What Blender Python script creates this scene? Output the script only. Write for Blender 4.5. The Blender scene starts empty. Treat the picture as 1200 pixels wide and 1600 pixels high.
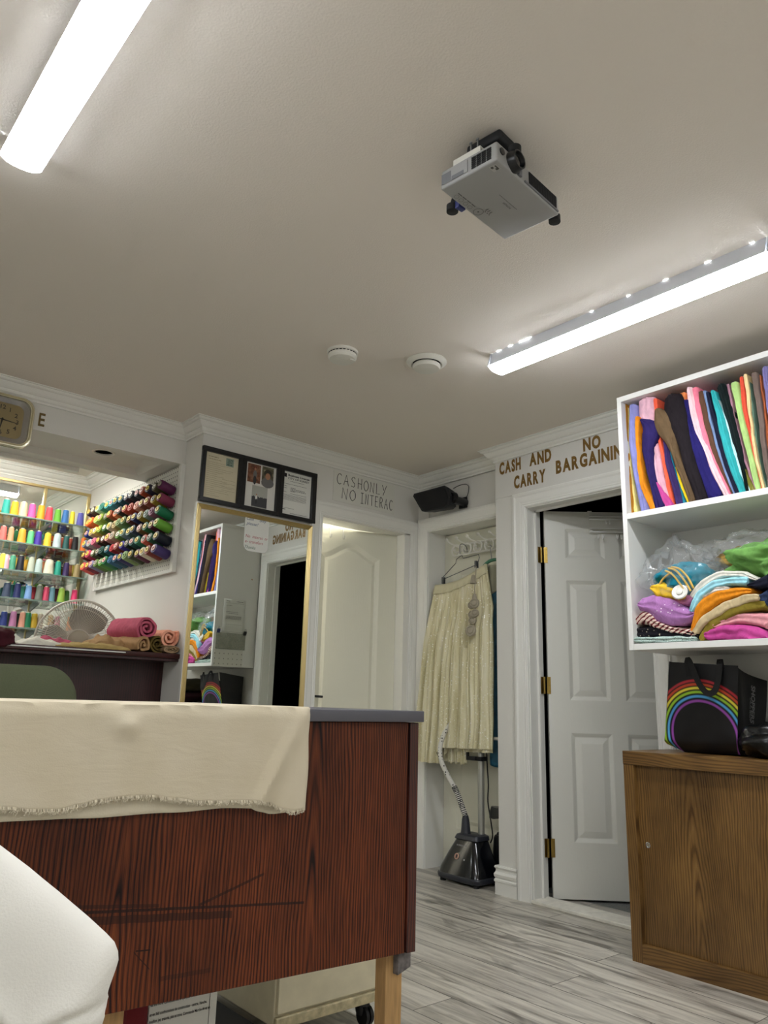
import bpy, bmesh, math, random
from mathutils import Vector, Matrix, noise

random.seed(7)
SC = bpy.context.scene
COL = SC.collection
PI = math.pi

# ------------------------------------------------------------------ camera, world, exposure
YAW, PITCH, ROLL, FPX = math.radians(40.293), math.radians(14.0716), math.radians(1.5694), 1187.5
EYE = 0.956
_f = Vector((math.sin(YAW) * math.cos(PITCH), math.cos(YAW) * math.cos(PITCH), math.sin(PITCH)))
_r = Vector((math.cos(YAW), -math.sin(YAW), 0))
_u = _r.cross(_f)
_r2 = _r * math.cos(ROLL) + _u * math.sin(ROLL)
_u2 = _u * math.cos(ROLL) - _r * math.sin(ROLL)
cam_data = bpy.data.cameras.new('camera')
cam = bpy.data.objects.new('camera', cam_data)
COL.objects.link(cam)
cam.matrix_world = Matrix(((_r2.x, _u2.x, -_f.x, 0), (_r2.y, _u2.y, -_f.y, 0), (_r2.z, _u2.z, -_f.z, EYE), (0, 0, 0, 1)))
cam_data.sensor_fit = 'VERTICAL'
cam_data.sensor_height = 36.0
cam_data.lens = FPX / 1600 * 36.0
cam_data.clip_start = 0.02
SC.camera = cam

world = bpy.data.worlds.new('world')
SC.world = world
world.use_nodes = True
world.node_tree.nodes['Background'].inputs[0].default_value = (0, 0, 0, 1)
world.node_tree.nodes['Background'].inputs[1].default_value = 0.0
SC.view_settings.view_transform = 'Standard'
SC.view_settings.look = 'None'
SC.view_settings.gamma = 1.0
SC.view_settings.use_curve_mapping = False
SC.view_settings.exposure = 2.05
TUBE_POWER = 11.0          # radiance of the two tube light lenses; also feeds the added fill tubes
TUBE_COLOR = (0.935, 0.97, 1.02)
ALCOVE_POWER = 14.0
BACKROOM_POWER = 130.0

# ------------------------------------------------------------------ helpers
def lin(h):
    def c(v):
        v /= 255.0
        return v / 12.92 if v <= 0.04045 else ((v + 0.055) / 1.055) ** 2.4
    return (c(int(h[0:2], 16)), c(int(h[2:4], 16)), c(int(h[4:6], 16)), 1.0)

_mats = {}
def mat(name, col, rough=0.6, metal=0.0, bump=0.0, bump_scale=60.0, var=0.0, var_scale=8.0, spec=0.5, stretch=None, coat=0.0):
    if name in _mats:
        return _mats[name]
    m = bpy.data.materials.new(name)
    m.use_nodes = True
    nt = m.node_tree
    b = nt.nodes['Principled BSDF']
    c = lin(col) if isinstance(col, str) else col
    b.inputs['Base Color'].default_value = c
    b.inputs['Roughness'].default_value = rough
    b.inputs['Metallic'].default_value = metal
    b.inputs['Specular IOR Level'].default_value = spec
    if coat:
        b.inputs['Coat Weight'].default_value = coat
        b.inputs['Coat Roughness'].default_value = 0.1
    if bump or var:
        tc = nt.nodes.new('ShaderNodeTexCoord')
        mp = nt.nodes.new('ShaderNodeMapping')
        if stretch:
            mp.inputs['Scale'].default_value = stretch
        nt.links.new(tc.outputs['Object'], mp.inputs['Vector'])
        if bump:
            n = nt.nodes.new('ShaderNodeTexNoise')
            n.inputs['Scale'].default_value = bump_scale
            n.inputs['Detail'].default_value = 4
            nt.links.new(mp.outputs[0], n.inputs['Vector'])
            bp = nt.nodes.new('ShaderNodeBump')
            bp.inputs['Strength'].default_value = bump
            bp.inputs['Distance'].default_value = 0.01
            nt.links.new(n.outputs['Fac'], bp.inputs['Height'])
            nt.links.new(bp.outputs[0], b.inputs['Normal'])
        if var:
            n = nt.nodes.new('ShaderNodeTexNoise')
            n.inputs['Scale'].default_value = var_scale
            n.inputs['Detail'].default_value = 5
            nt.links.new(mp.outputs[0], n.inputs['Vector'])
            r = nt.nodes.new('ShaderNodeValToRGB')
            r.color_ramp.elements[0].position = 0.3
            r.color_ramp.elements[1].position = 0.7
            r.color_ramp.elements[0].color = (c[0] * (1 - var), c[1] * (1 - var), c[2] * (1 - var), 1)
            r.color_ramp.elements[1].color = (min(1, c[0] * (1 + var)), min(1, c[1] * (1 + var)), min(1, c[2] * (1 + var)), 1)
            nt.links.new(n.outputs['Fac'], r.inputs[0])
            nt.links.new(r.outputs[0], b.inputs['Base Color'])
    _mats[name] = m
    return m

class NT:
    """small wrapper to write node trees tersely"""
    def __init__(s, name, rough=0.5, spec=0.5):
        s.m = bpy.data.materials.new(name)
        s.m.use_nodes = True
        s.t = s.m.node_tree
        s.b = s.t.nodes['Principled BSDF']
        s.b.inputs['Roughness'].default_value = rough
        s.b.inputs['Specular IOR Level'].default_value = spec
        _mats[name] = s.m
    def n(s, typ, ins=None, **kw):
        nd = s.t.nodes.new('ShaderNode' + typ)
        for k, v in kw.items():
            setattr(nd, k, v)
        for k, v in (ins or {}).items():
            if isinstance(v, bpy.types.NodeSocket):
                s.t.links.new(v, nd.inputs[k])
            else:
                nd.inputs[k].default_value = v
        return nd
    def math(s, op, a, b=0.0, c=0.0):
        nd = s.n('Math', {0: a, 1: b, 2: c}, operation=op)
        return nd.outputs[0]
    def ramp(s, fac, stops, interp='LINEAR'):
        nd = s.n('ValToRGB', {0: fac})
        cr = nd.color_ramp
        cr.interpolation = interp
        while len(cr.elements) < len(stops):
            cr.elements.new(0.5)
        for e, (p, c) in zip(cr.elements, stops):
            e.position = p
            e.color = lin(c) if isinstance(c, str) else c
        return nd.outputs[0]
    def mix(s, fac, a, b, blend='MIX'):
        nd = s.n('Mix', data_type='RGBA', blend_type=blend)
        for k, v in ((0, fac), (6, a), (7, b)):
            if isinstance(v, bpy.types.NodeSocket):
                s.t.links.new(v, nd.inputs[k])
            else:
                nd.inputs[k].default_value = lin(v) if isinstance(v, str) else v
        return nd.outputs[2]
    def obj(s, scale=(1, 1, 1), rot=(0, 0, 0), loc=(0, 0, 0)):
        tc = s.n('TexCoord')
        return s.n('Mapping', {0: tc.outputs['Object'], 1: loc, 2: rot, 3: scale}).outputs[0]
    def sep(s, v):
        return s.n('SeparateXYZ', {0: v}).outputs
    def bump(s, h, strength=0.3, dist=0.01):
        nd = s.n('Bump', {'Height': h, 'Strength': strength, 'Distance': dist})
        s.t.links.new(nd.outputs[0], s.b.inputs['Normal'])
    def color(s, c):
        s.t.links.new(c, s.b.inputs['Base Color'])

def emit_mat(name, col, strength):
    m = bpy.data.materials.new(name)
    m.use_nodes = True
    b = m.node_tree.nodes['Principled BSDF']
    b.inputs['Base Color'].default_value = (0.9, 0.9, 0.9, 1)
    b.inputs['Emission Color'].default_value = (*col, 1)
    b.inputs['Emission Strength'].default_value = strength
    return m

def clear_mat(name, tint, gloss=0.12, rough=0.05, edge=0.5, haze=0.0):
    m = bpy.data.materials.new(name)
    m.use_nodes = True
    nt = m.node_tree
    nt.nodes.remove(nt.nodes['Principled BSDF'])
    out = nt.nodes['Material Output']
    t = nt.nodes.new('ShaderNodeBsdfTransparent')
    t.inputs[0].default_value = (*tint, 1)
    g = nt.nodes.new('ShaderNodeBsdfGlossy')
    g.inputs['Roughness'].default_value = rough
    mx = nt.nodes.new('ShaderNodeMixShader')
    fr = nt.nodes.new('ShaderNodeLayerWeight')         # facing ratio: the same from both sides of the film
    pw = nt.nodes.new('ShaderNodeMath')
    pw.operation = 'POWER'
    pw.inputs[1].default_value = 4.0
    nt.links.new(fr.outputs['Facing'], pw.inputs[0])
    ad = nt.nodes.new('ShaderNodeMath')
    ad.operation = 'MULTIPLY_ADD'
    ad.inputs[1].default_value = edge
    ad.inputs[2].default_value = gloss
    nt.links.new(pw.outputs[0], ad.inputs[0])
    nt.links.new(ad.outputs[0], mx.inputs[0])
    nt.links.new(t.outputs[0], mx.inputs[1])
    nt.links.new(g.outputs[0], mx.inputs[2])
    if haze:
        df = nt.nodes.new('ShaderNodeBsdfDiffuse')
        df.inputs[0].default_value = (0.9, 0.9, 0.9, 1)
        m2 = nt.nodes.new('ShaderNodeMixShader')
        m2.inputs[0].default_value = haze
        nt.links.new(mx.outputs[0], m2.inputs[1])
        nt.links.new(df.outputs[0], m2.inputs[2])
        mx = m2
    nt.links.new(mx.outputs[0], out.inputs[0])
    _mats[name] = m
    return m

ORIGIN = {}
class MB:
    """collects shapes (world coordinates) and links them as ONE mesh object"""
    def __init__(s):
        s.bm = bmesh.new()
    def _bevel(s, verts, w, seg=2):
        if w <= 0:
            return
        vs = set(verts)
        ed = [e for e in s.bm.edges if e.verts[0] in vs and e.verts[1] in vs]
        bmesh.ops.bevel(s.bm, geom=ed, offset=w, segments=seg, affect='EDGES', profile=0.5, clamp_overlap=True)
    def hexa(s, P, bevel=0.0, seg=2):
        v = [s.bm.verts.new(p) for p in P]
        for f in ((0, 3, 2, 1), (4, 5, 6, 7), (0, 1, 5, 4), (1, 2, 6, 5), (2, 3, 7, 6), (3, 0, 4, 7)):
            s.bm.faces.new([v[i] for i in f])
        s._bevel(v, bevel, seg)
        return s
    def box(s, x0, x1, y0, y1, z0, z1, bevel=0.0, seg=2):
        return s.hexa([(x0, y0, z0), (x1, y0, z0), (x1, y1, z0), (x0, y1, z0), (x0, y0, z1), (x1, y0, z1), (x1, y1, z1), (x0, y1, z1)], bevel, seg)
    def obb(s, c, ax, ay, az, bevel=0.0):
        c, ax, ay, az = map(Vector, (c, ax, ay, az))
        P = [c + ax * i + ay * j + az * k for i, j, k in ((-1, -1, -1), (1, -1, -1), (1, 1, -1), (-1, 1, -1), (-1, -1, 1), (1, -1, 1), (1, 1, 1), (-1, 1, 1))]
        return s.hexa(P, bevel)
    def ring(s, pts):
        return [s.bm.verts.new(p) for p in pts]
    def bridge(s, a, b, closed=True):
        n = len(a)
        for i in range(n if closed else n - 1):
            j = (i + 1) % n
            try:
                s.bm.faces.new((a[i], a[j], b[j], b[i]))
            except ValueError:
                pass
    def cap(s, r):
        try:
            s.bm.faces.new(r)
        except ValueError:
            pass
    def loft(s, rings, caps=True, closed=True):
        R = [s.ring(r) for r in rings]
        for a, b in zip(R, R[1:]):
            s.bridge(a, b, closed)
        if caps:
            s.cap(R[0][::-1])
            s.cap(R[-1])
        return s
    def lathe(s, prof, c, axis=(0, 0, 1), seg=24, caps=True):
        """prof: [(radius, height along axis)]"""
        a = Vector(axis).normalized()
        t = Vector((1, 0, 0)) if abs(a.x) < 0.9 else Vector((0, 1, 0))
        e1 = a.cross(t).normalized()
        e2 = a.cross(e1)
        c = Vector(c)
        return s.loft([[c + a * h + (e1 * math.cos(2 * PI * k / seg) + e2 * math.sin(2 * PI * k / seg)) * max(r, 1e-5) for k in range(seg)] for r, h in prof], caps)
    def cyl(s, p0, p1, r0, r1=None, seg=16):
        p0, p1 = Vector(p0), Vector(p1)
        return s.lathe([(r0, 0), (r0 if r1 is None else r1, (p1 - p0).length)], p0, p1 - p0, seg)
    def tube(s, pts, r, seg=8, closed=False):
        pts = [Vector(p) for p in pts]
        n = len(pts)
        rings = []
        prev = None
        for i, p in enumerate(pts):
            if closed:
                d = pts[(i + 1) % n] - pts[i - 1]
            else:
                d = pts[min(i + 1, n - 1)] - pts[max(i - 1, 0)]
            d.normalize()
            if prev is None:
                t = Vector((0, 0, 1)) if abs(d.z) < 0.9 else Vector((1, 0, 0))
                e1 = d.cross(t).normalized()
            else:
                e1 = (prev - d * prev.dot(d)).normalized()
            prev = e1
            e2 = d.cross(e1)
            rr = r[i] if isinstance(r, (list, tuple)) else r
            rings.append([p + (e1 * math.cos(2 * PI * k / seg) + e2 * math.sin(2 * PI * k / seg)) * rr for k in range(seg)])
        R = [s.ring(q) for q in rings]
        for a, b in zip(R, R[1:]):
            s.bridge(a, b)
        if closed:
            s.bridge(R[-1], R[0])
        else:
            s.cap(R[0][::-1])
            s.cap(R[-1])
        return s
    def prism(s, poly, ext, bevel=0.0):
        e = Vector(ext)
        a = s.ring(poly)
        b = s.ring([Vector(p) + e for p in poly])
        s.bridge(a, b)
        s.cap(a[::-1])
        s.cap(b)
        s._bevel(a + b, bevel)
        return s
    def quad(s, a, b, c, d):
        s.cap(s.ring([a, b, c, d]))
        return s
    def grid(s, F, nu, nv):
        V = [[s.bm.verts.new(F(i / nu, j / nv)) for j in range(nv + 1)] for i in range(nu + 1)]
        for i in range(nu):
            for j in range(nv):
                s.bm.faces.new((V[i][j], V[i + 1][j], V[i + 1][j + 1], V[i][j + 1]))
        return V
    def sweep(s, path, prof, up, side=1, ends=True):
        """mitred moulding along a planar polyline; prof = (offset across, offset along up)"""
        up = Vector(up)
        P = [Vector(p) for p in path]
        N = [(up.cross(b - a).normalized() * side) for a, b in zip(P, P[1:])]
        R = []
        for i, p in enumerate(P):
            if i == 0:
                m = N[0]
            elif i == len(P) - 1:
                m = N[-1]
            else:
                m = (N[i - 1] + N[i]) / (1 + N[i - 1].dot(N[i]))
            R.append([p + m * a + up * b for a, b in prof])
        return s.loft(R, ends)
    def build(s, name, material, parent=None, smooth=True, angle=35, sub=0):
        o0 = ORIGIN.get(parent.name, Vector((0, 0, 0))) if parent is not None else Vector((0, 0, 0))
        bmesh.ops.recalc_face_normals(s.bm, faces=s.bm.faces)
        if o0.length > 0:
            bmesh.ops.translate(s.bm, verts=s.bm.verts, vec=-o0)
        me = bpy.data.meshes.new(name)
        s.bm.to_mesh(me)
        s.bm.free()
        if smooth:
            for p in me.polygons:
                p.use_smooth = True
            me.set_sharp_from_angle(angle=math.radians(angle))
        me.materials.append(material)
        o = bpy.data.objects.new(name, me)
        COL.objects.link(o)
        if parent is not None:
            o.parent = parent
            ORIGIN[o.name] = o0
        if sub:
            md = o.modifiers.new('subdivision', 'SUBSURF')
            md.levels = md.render_levels = sub
        return o

def tag(o, label=None, cat=None, group=None, kind=None):
    if label: o['label'] = label
    if cat: o['category'] = cat
    if group: o['group'] = group
    if kind: o['kind'] = kind
    return o

def thing(name, label, cat, loc, group=None):
    o = bpy.data.objects.new(name, None)
    o.empty_display_size = 0.05
    COL.objects.link(o)
    o.location = loc
    ORIGIN[o.name] = Vector(loc)
    return tag(o, label, cat, group)

def struct(mb, name, m, smooth=False, label=None, parent=None):
    o = mb.build(name, m, parent, smooth=smooth)
    if parent is None:
        o['kind'] = 'structure'
    if label: o['label'] = label
    return o

def text_mesh(body, bold=0.0, shear=0.0):
    cu = bpy.data.curves.new('t', 'FONT')
    cu.body = body
    cu.offset = bold
    cu.shear = shear
    cu.resolution_u = 3
    ob = bpy.data.objects.new('t', cu)
    COL.objects.link(ob)
    dg = bpy.context.evaluated_depsgraph_get()
    me = bpy.data.meshes.new_from_object(ob.evaluated_get(dg))
    bpy.data.objects.remove(ob)
    bpy.data.curves.remove(cu)
    return me

def add_text(mb, body, o, right, up, h=None, w=None, bold=0.0, shear=0.0, thick=0.0, capref=None):
    """lays body as flat letters; o = left end of the baseline; h = cap height; w = total width"""
    me = text_mesh(body, bold, shear)
    if not me.vertices:
        return mb
    xs = [v.co.x for v in me.vertices]
    ys = [v.co.y for v in me.vertices]
    x0, x1 = min(xs), max(xs)
    ch = 0.73 if capref is None else capref
    sy = h / ch
    sx = w / (x1 - x0) if w else sy
    o, right, up = Vector(o), Vector(right), Vector(up)
    n = right.cross(up).normalized()
    V = [mb.bm.verts.new(o + right * ((v.co.x - x0) * sx) + up * (v.co.y * sy) + n * thick) for v in me.vertices]
    fs = []
    for p in me.polygons:
        try:
            fs.append(mb.bm.faces.new([V[i] for i in p.vertices]))
        except ValueError:
            pass
    if thick:
        r = bmesh.ops.extrude_face_region(mb.bm, geom=fs)
        bmesh.ops.translate(mb.bm, verts=[e for e in r['geom'] if isinstance(e, bmesh.types.BMVert)], vec=-n * thick)
    bpy.data.meshes.remove(me)
    return mb

def lines(mb, o, right, up, rows, off=0.0006):
    """rows of print: (u0, u1, v, height) as thin flat strips broken into words"""
    o, right, up = Vector(o), Vector(right), Vector(up)
    n = right.cross(up).normalized() * off
    for u0, u1, v, h in rows:
        u = u0
        while u < u1 - h:
            w = min(u1 - u, h * random.uniform(2, 6))
            a = o + n + right * u + up * v
            mb.quad(a, a + right * w, a + right * w + up * h, a + up * h)
            u += w + h * 0.8
    return mb

def catmull(P, n):
    """resample a polyline of tuples to n+1 samples, smoothly"""
    P = [tuple(p) for p in P]
    d = [0]
    for a, b in zip(P, P[1:]):
        d.append(d[-1] + math.dist(a[:2], b[:2]))
    out = []
    for k in range(n + 1):
        t = d[-1] * k / n
        i = max(j for j in range(len(d) - 1) if d[j] <= t + 1e-9)
        f = (t - d[i]) / max(1e-9, d[i + 1] - d[i])
        p0, p1, p2, p3 = P[max(i - 1, 0)], P[i], P[i + 1], P[min(i + 2, len(P) - 1)]
        q = []
        for c in range(len(p1)):
            m1 = (p2[c] - p0[c]) * 0.5
            m2 = (p3[c] - p1[c]) * 0.5
            q.append((2 * f**3 - 3 * f**2 + 1) * p1[c] + (f**3 - 2 * f**2 + f) * m1 + (-2 * f**3 + 3 * f**2) * p2[c] + (f**3 - f**2) * m2)
        out.append(q)
    return out

def cloth_slab(pts, x0, x1, seed=0, wob=0.004, grooves=0, n=26, freq=14.0, lo=None, hi=None):
    """a folded cloth seen on its folded front edge: centreline (y, z, thickness), running back in x"""
    mb = MB()
    S = catmull(pts, n)
    M = 10
    off = Vector((seed * 3.7, seed * 1.3, 0))
    rings = []
    def ringat(i, sc):
        a, b = S[max(i - 1, 0)], S[min(i + 1, n)]
        d = Vector((0, b[0] - a[0], b[1] - a[1])).normalized()
        nn = Vector((0, -d.z, d.y))
        y, z, t = S[i]
        t = max(t, 0.005) * sc
        c = Vector((0, y, z))
        R = []
        rim = min(t * 0.5, 0.02)
        for j in range(M + 1):
            u = -1 + 2 * j / M
            xx = x0 + rim * (1 - math.sqrt(max(0, 1 - u * u)))
            if grooves:
                xx += 0.006 * (0.5 + 0.5 * math.cos(u * PI * grooves)) - 0.003
            R.append(c + nn * (u * t / 2) + Vector((xx, 0, 0)))
        K = 6
        for k in range(1, K + 1):
            R.append(c + nn * (t / 2) + Vector((x0 + rim + (x1 - x0 - rim) * k / K, 0, 0)))
        for k in range(K, 0, -1):
            R.append(c - nn * (t / 2) + Vector((x0 + rim + (x1 - x0 - rim) * k / K, 0, 0)))
        Q = []
        for p in R:
            w = noise.noise_vector(p * freq + off) * wob + noise.noise_vector(p * freq * 3 + off) * (wob * 0.35)
            q = p + w
            if lo is not None:
                q.z = max(q.z, lo)
            if hi is not None:
                q.z = min(q.z, hi)
            q.x = min(q.x, x1)
            Q.append(q)
        return Q
    rings.append(ringat(0, 0.55))
    for i in range(n + 1):
        rings.append(ringat(i, 1.0))
    rings.append(ringat(n, 0.55))
    e0 = Vector((0, S[0][0] - S[1][0], S[0][1] - S[1][1])).normalized() * min(0.006, S[0][2] * 0.4)
    e1 = Vector((0, S[n][0] - S[n - 1][0], S[n][1] - S[n - 1][1])).normalized() * min(0.006, S[n][2] * 0.4)
    rings[0] = [p + e0 for p in rings[0]]
    rings[-1] = [p + e1 for p in rings[-1]]
    if lo is not None:
        for k in (0, -1):
            for p in rings[k]:
                p.z = max(p.z, lo)
    mb.loft(rings)
    return mb

def door_face(mb, T, W, H, panels, depth=0.011, lip=0.02, flat=0.006, field=0.03, z0=0.0):
    """front face of a panelled door in door coordinates (s, z, out); T maps them to the world"""
    bm = mb.bm
    def loop(pts):
        v = [bm.verts.new(T(*p)) for p in pts]
        e = [bm.edges.new((v[i], v[(i + 1) % len(v)])) for i in range(len(v))]
        return v, e
    def inset(pl, d):
        n = len(pl)
        out = []
        for i in range(n):
            a, b, c = Vector(pl[i - 1]), Vector(pl[i]), Vector(pl[(i + 1) % n])
            d1, d2 = (b - a).normalized(), (c - b).normalized()
            n1, n2 = Vector((-d1.y, d1.x)), Vector((-d2.y, d2.x))
            m = (n1 + n2) / (1 + n1.dot(n2))
            out.append(b + m * d)
        return out
    E = []
    _, e = loop([(0, z0, 0), (W, z0, 0), (W, H, 0), (0, H, 0)])
    E += e
    outs = []
    for pl in panels:
        v, e = loop([(p[0], p[1], 0) for p in pl])
        E += e
        outs.append((pl, v))
    bmesh.ops.triangle_fill(bm, edges=E, use_beauty=True)
    for pl, v in outs:
        prev = v
        ds = ((lip * 0.35, -0.003), (lip, -depth), (lip + flat, -depth), (lip + flat + field, -0.002))
        for d, o in ds:
            q = [bm.verts.new(T(p.x, p.y, o)) for p in inset(pl, d)]
            mb.bridge(prev, q)
            prev = q
        mb.cap(prev)
UPRIGHT = [
  ('mustard', 'a8701c', 2.955, [(1.786, 2.319, 0.012), (1.792, 2.114, 0.013), (1.794, 1.932, 0.024), (1.791, 1.8, 0.029)]),
  ('pale yellow', 'e8d88a', 2.965, [(1.781, 2.301, 0.008), (1.788, 2.115, 0.01), (1.781, 1.931, 0.017), (1.769, 1.803, 0.019)]),
  ('lavender blue', '8a8cc4', 2.945, [(1.749, 2.3, 0.046), (1.755, 2.127, 0.05), (1.744, 1.979, 0.045), (1.717, 1.8, 0.049)]),
  ('orange', 'e08a1c', 2.935, [(1.721, 2.232, 0.022), (1.725, 2.093, 0.019), (1.715, 1.923, 0.026), (1.67, 1.786, 0.037)]),
  ('olive', '86762a', 2.970, [(1.729, 2.164, 0.013), (1.722, 2.01, 0.025), (1.714, 1.889, 0.031)]),
  ('indigo', '2a2058', 2.930, [(1.696, 2.212, 0.019), (1.663, 2.16, 0.086), (1.682, 2.063, 0.055), (1.668, 1.942, 0.036), (1.642, 1.787, 0.047)]),
  ('light pink', 'dcaebc', 2.950, [(1.683, 2.331, 0.082), (1.685, 2.232, 0.075), (1.654, 2.05, 0.036), (1.639, 1.923, 0.043), (1.61, 1.802, 0.03)]),
  ('magenta', 'c04890', 2.940, [(1.67, 1.959, 0.011), (1.647, 1.888, 0.029), (1.598, 1.784, 0.032)]),
  ('dark brown', '2c1c18', 2.972, [(1.65, 2.108, 0.012), (1.637, 1.992, 0.02), (1.615, 1.842, 0.02)]),
  ('coral', 'f06244', 2.960, [(1.64, 2.302, 0.021), (1.634, 2.143, 0.016), (1.616, 1.978, 0.02), (1.594, 1.793, 0.022)]),
  ('deep purple', '3c2c60', 2.950, [(1.605, 2.132, 0.021), (1.597, 2.007, 0.031), (1.574, 1.887, 0.036), (1.559, 1.789, 0.031)]),
  ('teal', '1e7890', 2.960, [(1.594, 2.108, 0.008), (1.579, 1.994, 0.013), (1.558, 1.88, 0.019), (1.539, 1.791, 0.019)]),
  ('bright yellow', 'f0d428', 2.955, [(1.561, 1.965, 0.006), (1.541, 1.881, 0.011), (1.519, 1.786, 0.009)]),
  ('khaki brown', '66523a', 2.928, [(1.62, 2.238, 0.036), (1.591, 2.165, 0.101), (1.563, 2.063, 0.046), (1.531, 1.941, 0.032), (1.49, 1.781, 0.029)]),
  ('blush pink', 'e8b8c0', 2.955, [(1.54, 2.001, 0.009), (1.519, 1.905, 0.019), (1.48, 1.787, 0.024)]),
  ('black', '1e181c', 2.925, [(1.548, 2.283, 0.076), (1.539, 2.209, 0.105), (1.51, 2.084, 0.068), (1.488, 1.948, 0.061), (1.451, 1.787, 0.056)]),
  ('burnt orange', 'd8804a', 2.950, [(1.507, 2.287, 0.032), (1.504, 2.182, 0.017), (1.489, 2.039, 0.017), (1.468, 1.91, 0.016), (1.437, 1.782, 0.013)]),
  ('navy blue', '221c60', 2.940, [(1.488, 2.246, 0.028), (1.477, 2.126, 0.045), (1.45, 1.971, 0.066), (1.412, 1.83, 0.066), (1.388, 1.781, 0.054)]),
  ('pale pink', 'f0ccd0', 2.945, [(1.474, 2.299, 0.033), (1.461, 2.146, 0.045), (1.426, 2.023, 0.03), (1.387, 1.892, 0.026), (1.353, 1.781, 0.021)]),
  ('rose pink', 'e87c92', 2.950, [(1.451, 2.294, 0.031), (1.436, 2.14, 0.024), (1.412, 2.021, 0.025), (1.378, 1.902, 0.021), (1.343, 1.784, 0.018)]),
  ('chocolate brown', '5c4030', 2.952, [(1.427, 2.269, 0.028), (1.413, 2.123, 0.03), (1.388, 1.987, 0.024), (1.36, 1.877, 0.019), (1.332, 1.787, 0.011)]),
  ('slate blue', '7c92b8', 2.958, [(1.412, 2.269, 0.014), (1.396, 2.132, 0.012), (1.367, 1.956, 0.012), (1.324, 1.787, 0.009)]),
  ('dark navy', '161a30', 2.955, [(1.396, 2.257, 0.016), (1.379, 2.115, 0.019), (1.35, 1.952, 0.024), (1.309, 1.786, 0.027)]),
  ('turquoise', '36aeb0', 2.940, [(1.371, 2.254, 0.019), (1.346, 2.102, 0.037), (1.326, 1.964, 0.041), (1.288, 1.782, 0.026)]),
  ('pale aqua', 'bcdfe0', 2.950, [(1.354, 2.209, 0.01), (1.33, 2.1, 0.019), (1.305, 1.962, 0.026), (1.268, 1.785, 0.029)]),
  ('forest black', '101c1c', 2.945, [(1.336, 2.27, 0.045), (1.318, 2.152, 0.044), (1.298, 2.014, 0.036), (1.277, 1.9, 0.018), (1.268, 1.83, 0.01)]),
  ('olive green', '74722a', 2.950, [(1.289, 1.964, 0.006), (1.271, 1.879, 0.014), (1.25, 1.789, 0.025)]),
  ('mauve', 'aa7e8e', 2.955, [(1.31, 2.267, 0.012), (1.293, 2.092, 0.01), (1.268, 1.933, 0.011), (1.242, 1.786, 0.012)]),
  ('light green', 'a6c67a', 2.942, [(1.28, 2.263, 0.032), (1.267, 2.115, 0.028), (1.249, 1.968, 0.025), (1.226, 1.784, 0.021)]),
  ('brick red', 'd8523c', 2.950, [(1.254, 2.278, 0.018), (1.249, 2.112, 0.02), (1.237, 1.946, 0.02), (1.216, 1.785, 0.014)]),
  ('cream', 'e6cc98', 2.945, [(1.233, 2.282, 0.018), (1.23, 2.127, 0.013), (1.223, 1.942, 0.012), (1.205, 1.783, 0.011)]),
  ('sage green', '6c8a78', 2.955, [(1.226, 2.251, 0.01), (1.222, 2.106, 0.011), (1.217, 1.943, 0.011), (1.2, 1.787, 0.009)]),
  ('taupe', '6e5e56', 2.945, [(1.2, 2.277, 0.031), (1.192, 2.116, 0.025), (1.189, 1.934, 0.021), (1.181, 1.783, 0.019)]),
  ('rust', 'b0643c', 2.955, [(1.182, 2.265, 0.011), (1.174, 2.114, 0.009), (1.174, 1.932, 0.01), (1.169, 1.786, 0.01)]),
  ('lavender grey', '8078ac', 2.940, [(1.156, 2.287, 0.034), (1.15, 2.157, 0.035), (1.148, 1.975, 0.033), (1.144, 1.78, 0.028)]),
]
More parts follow.
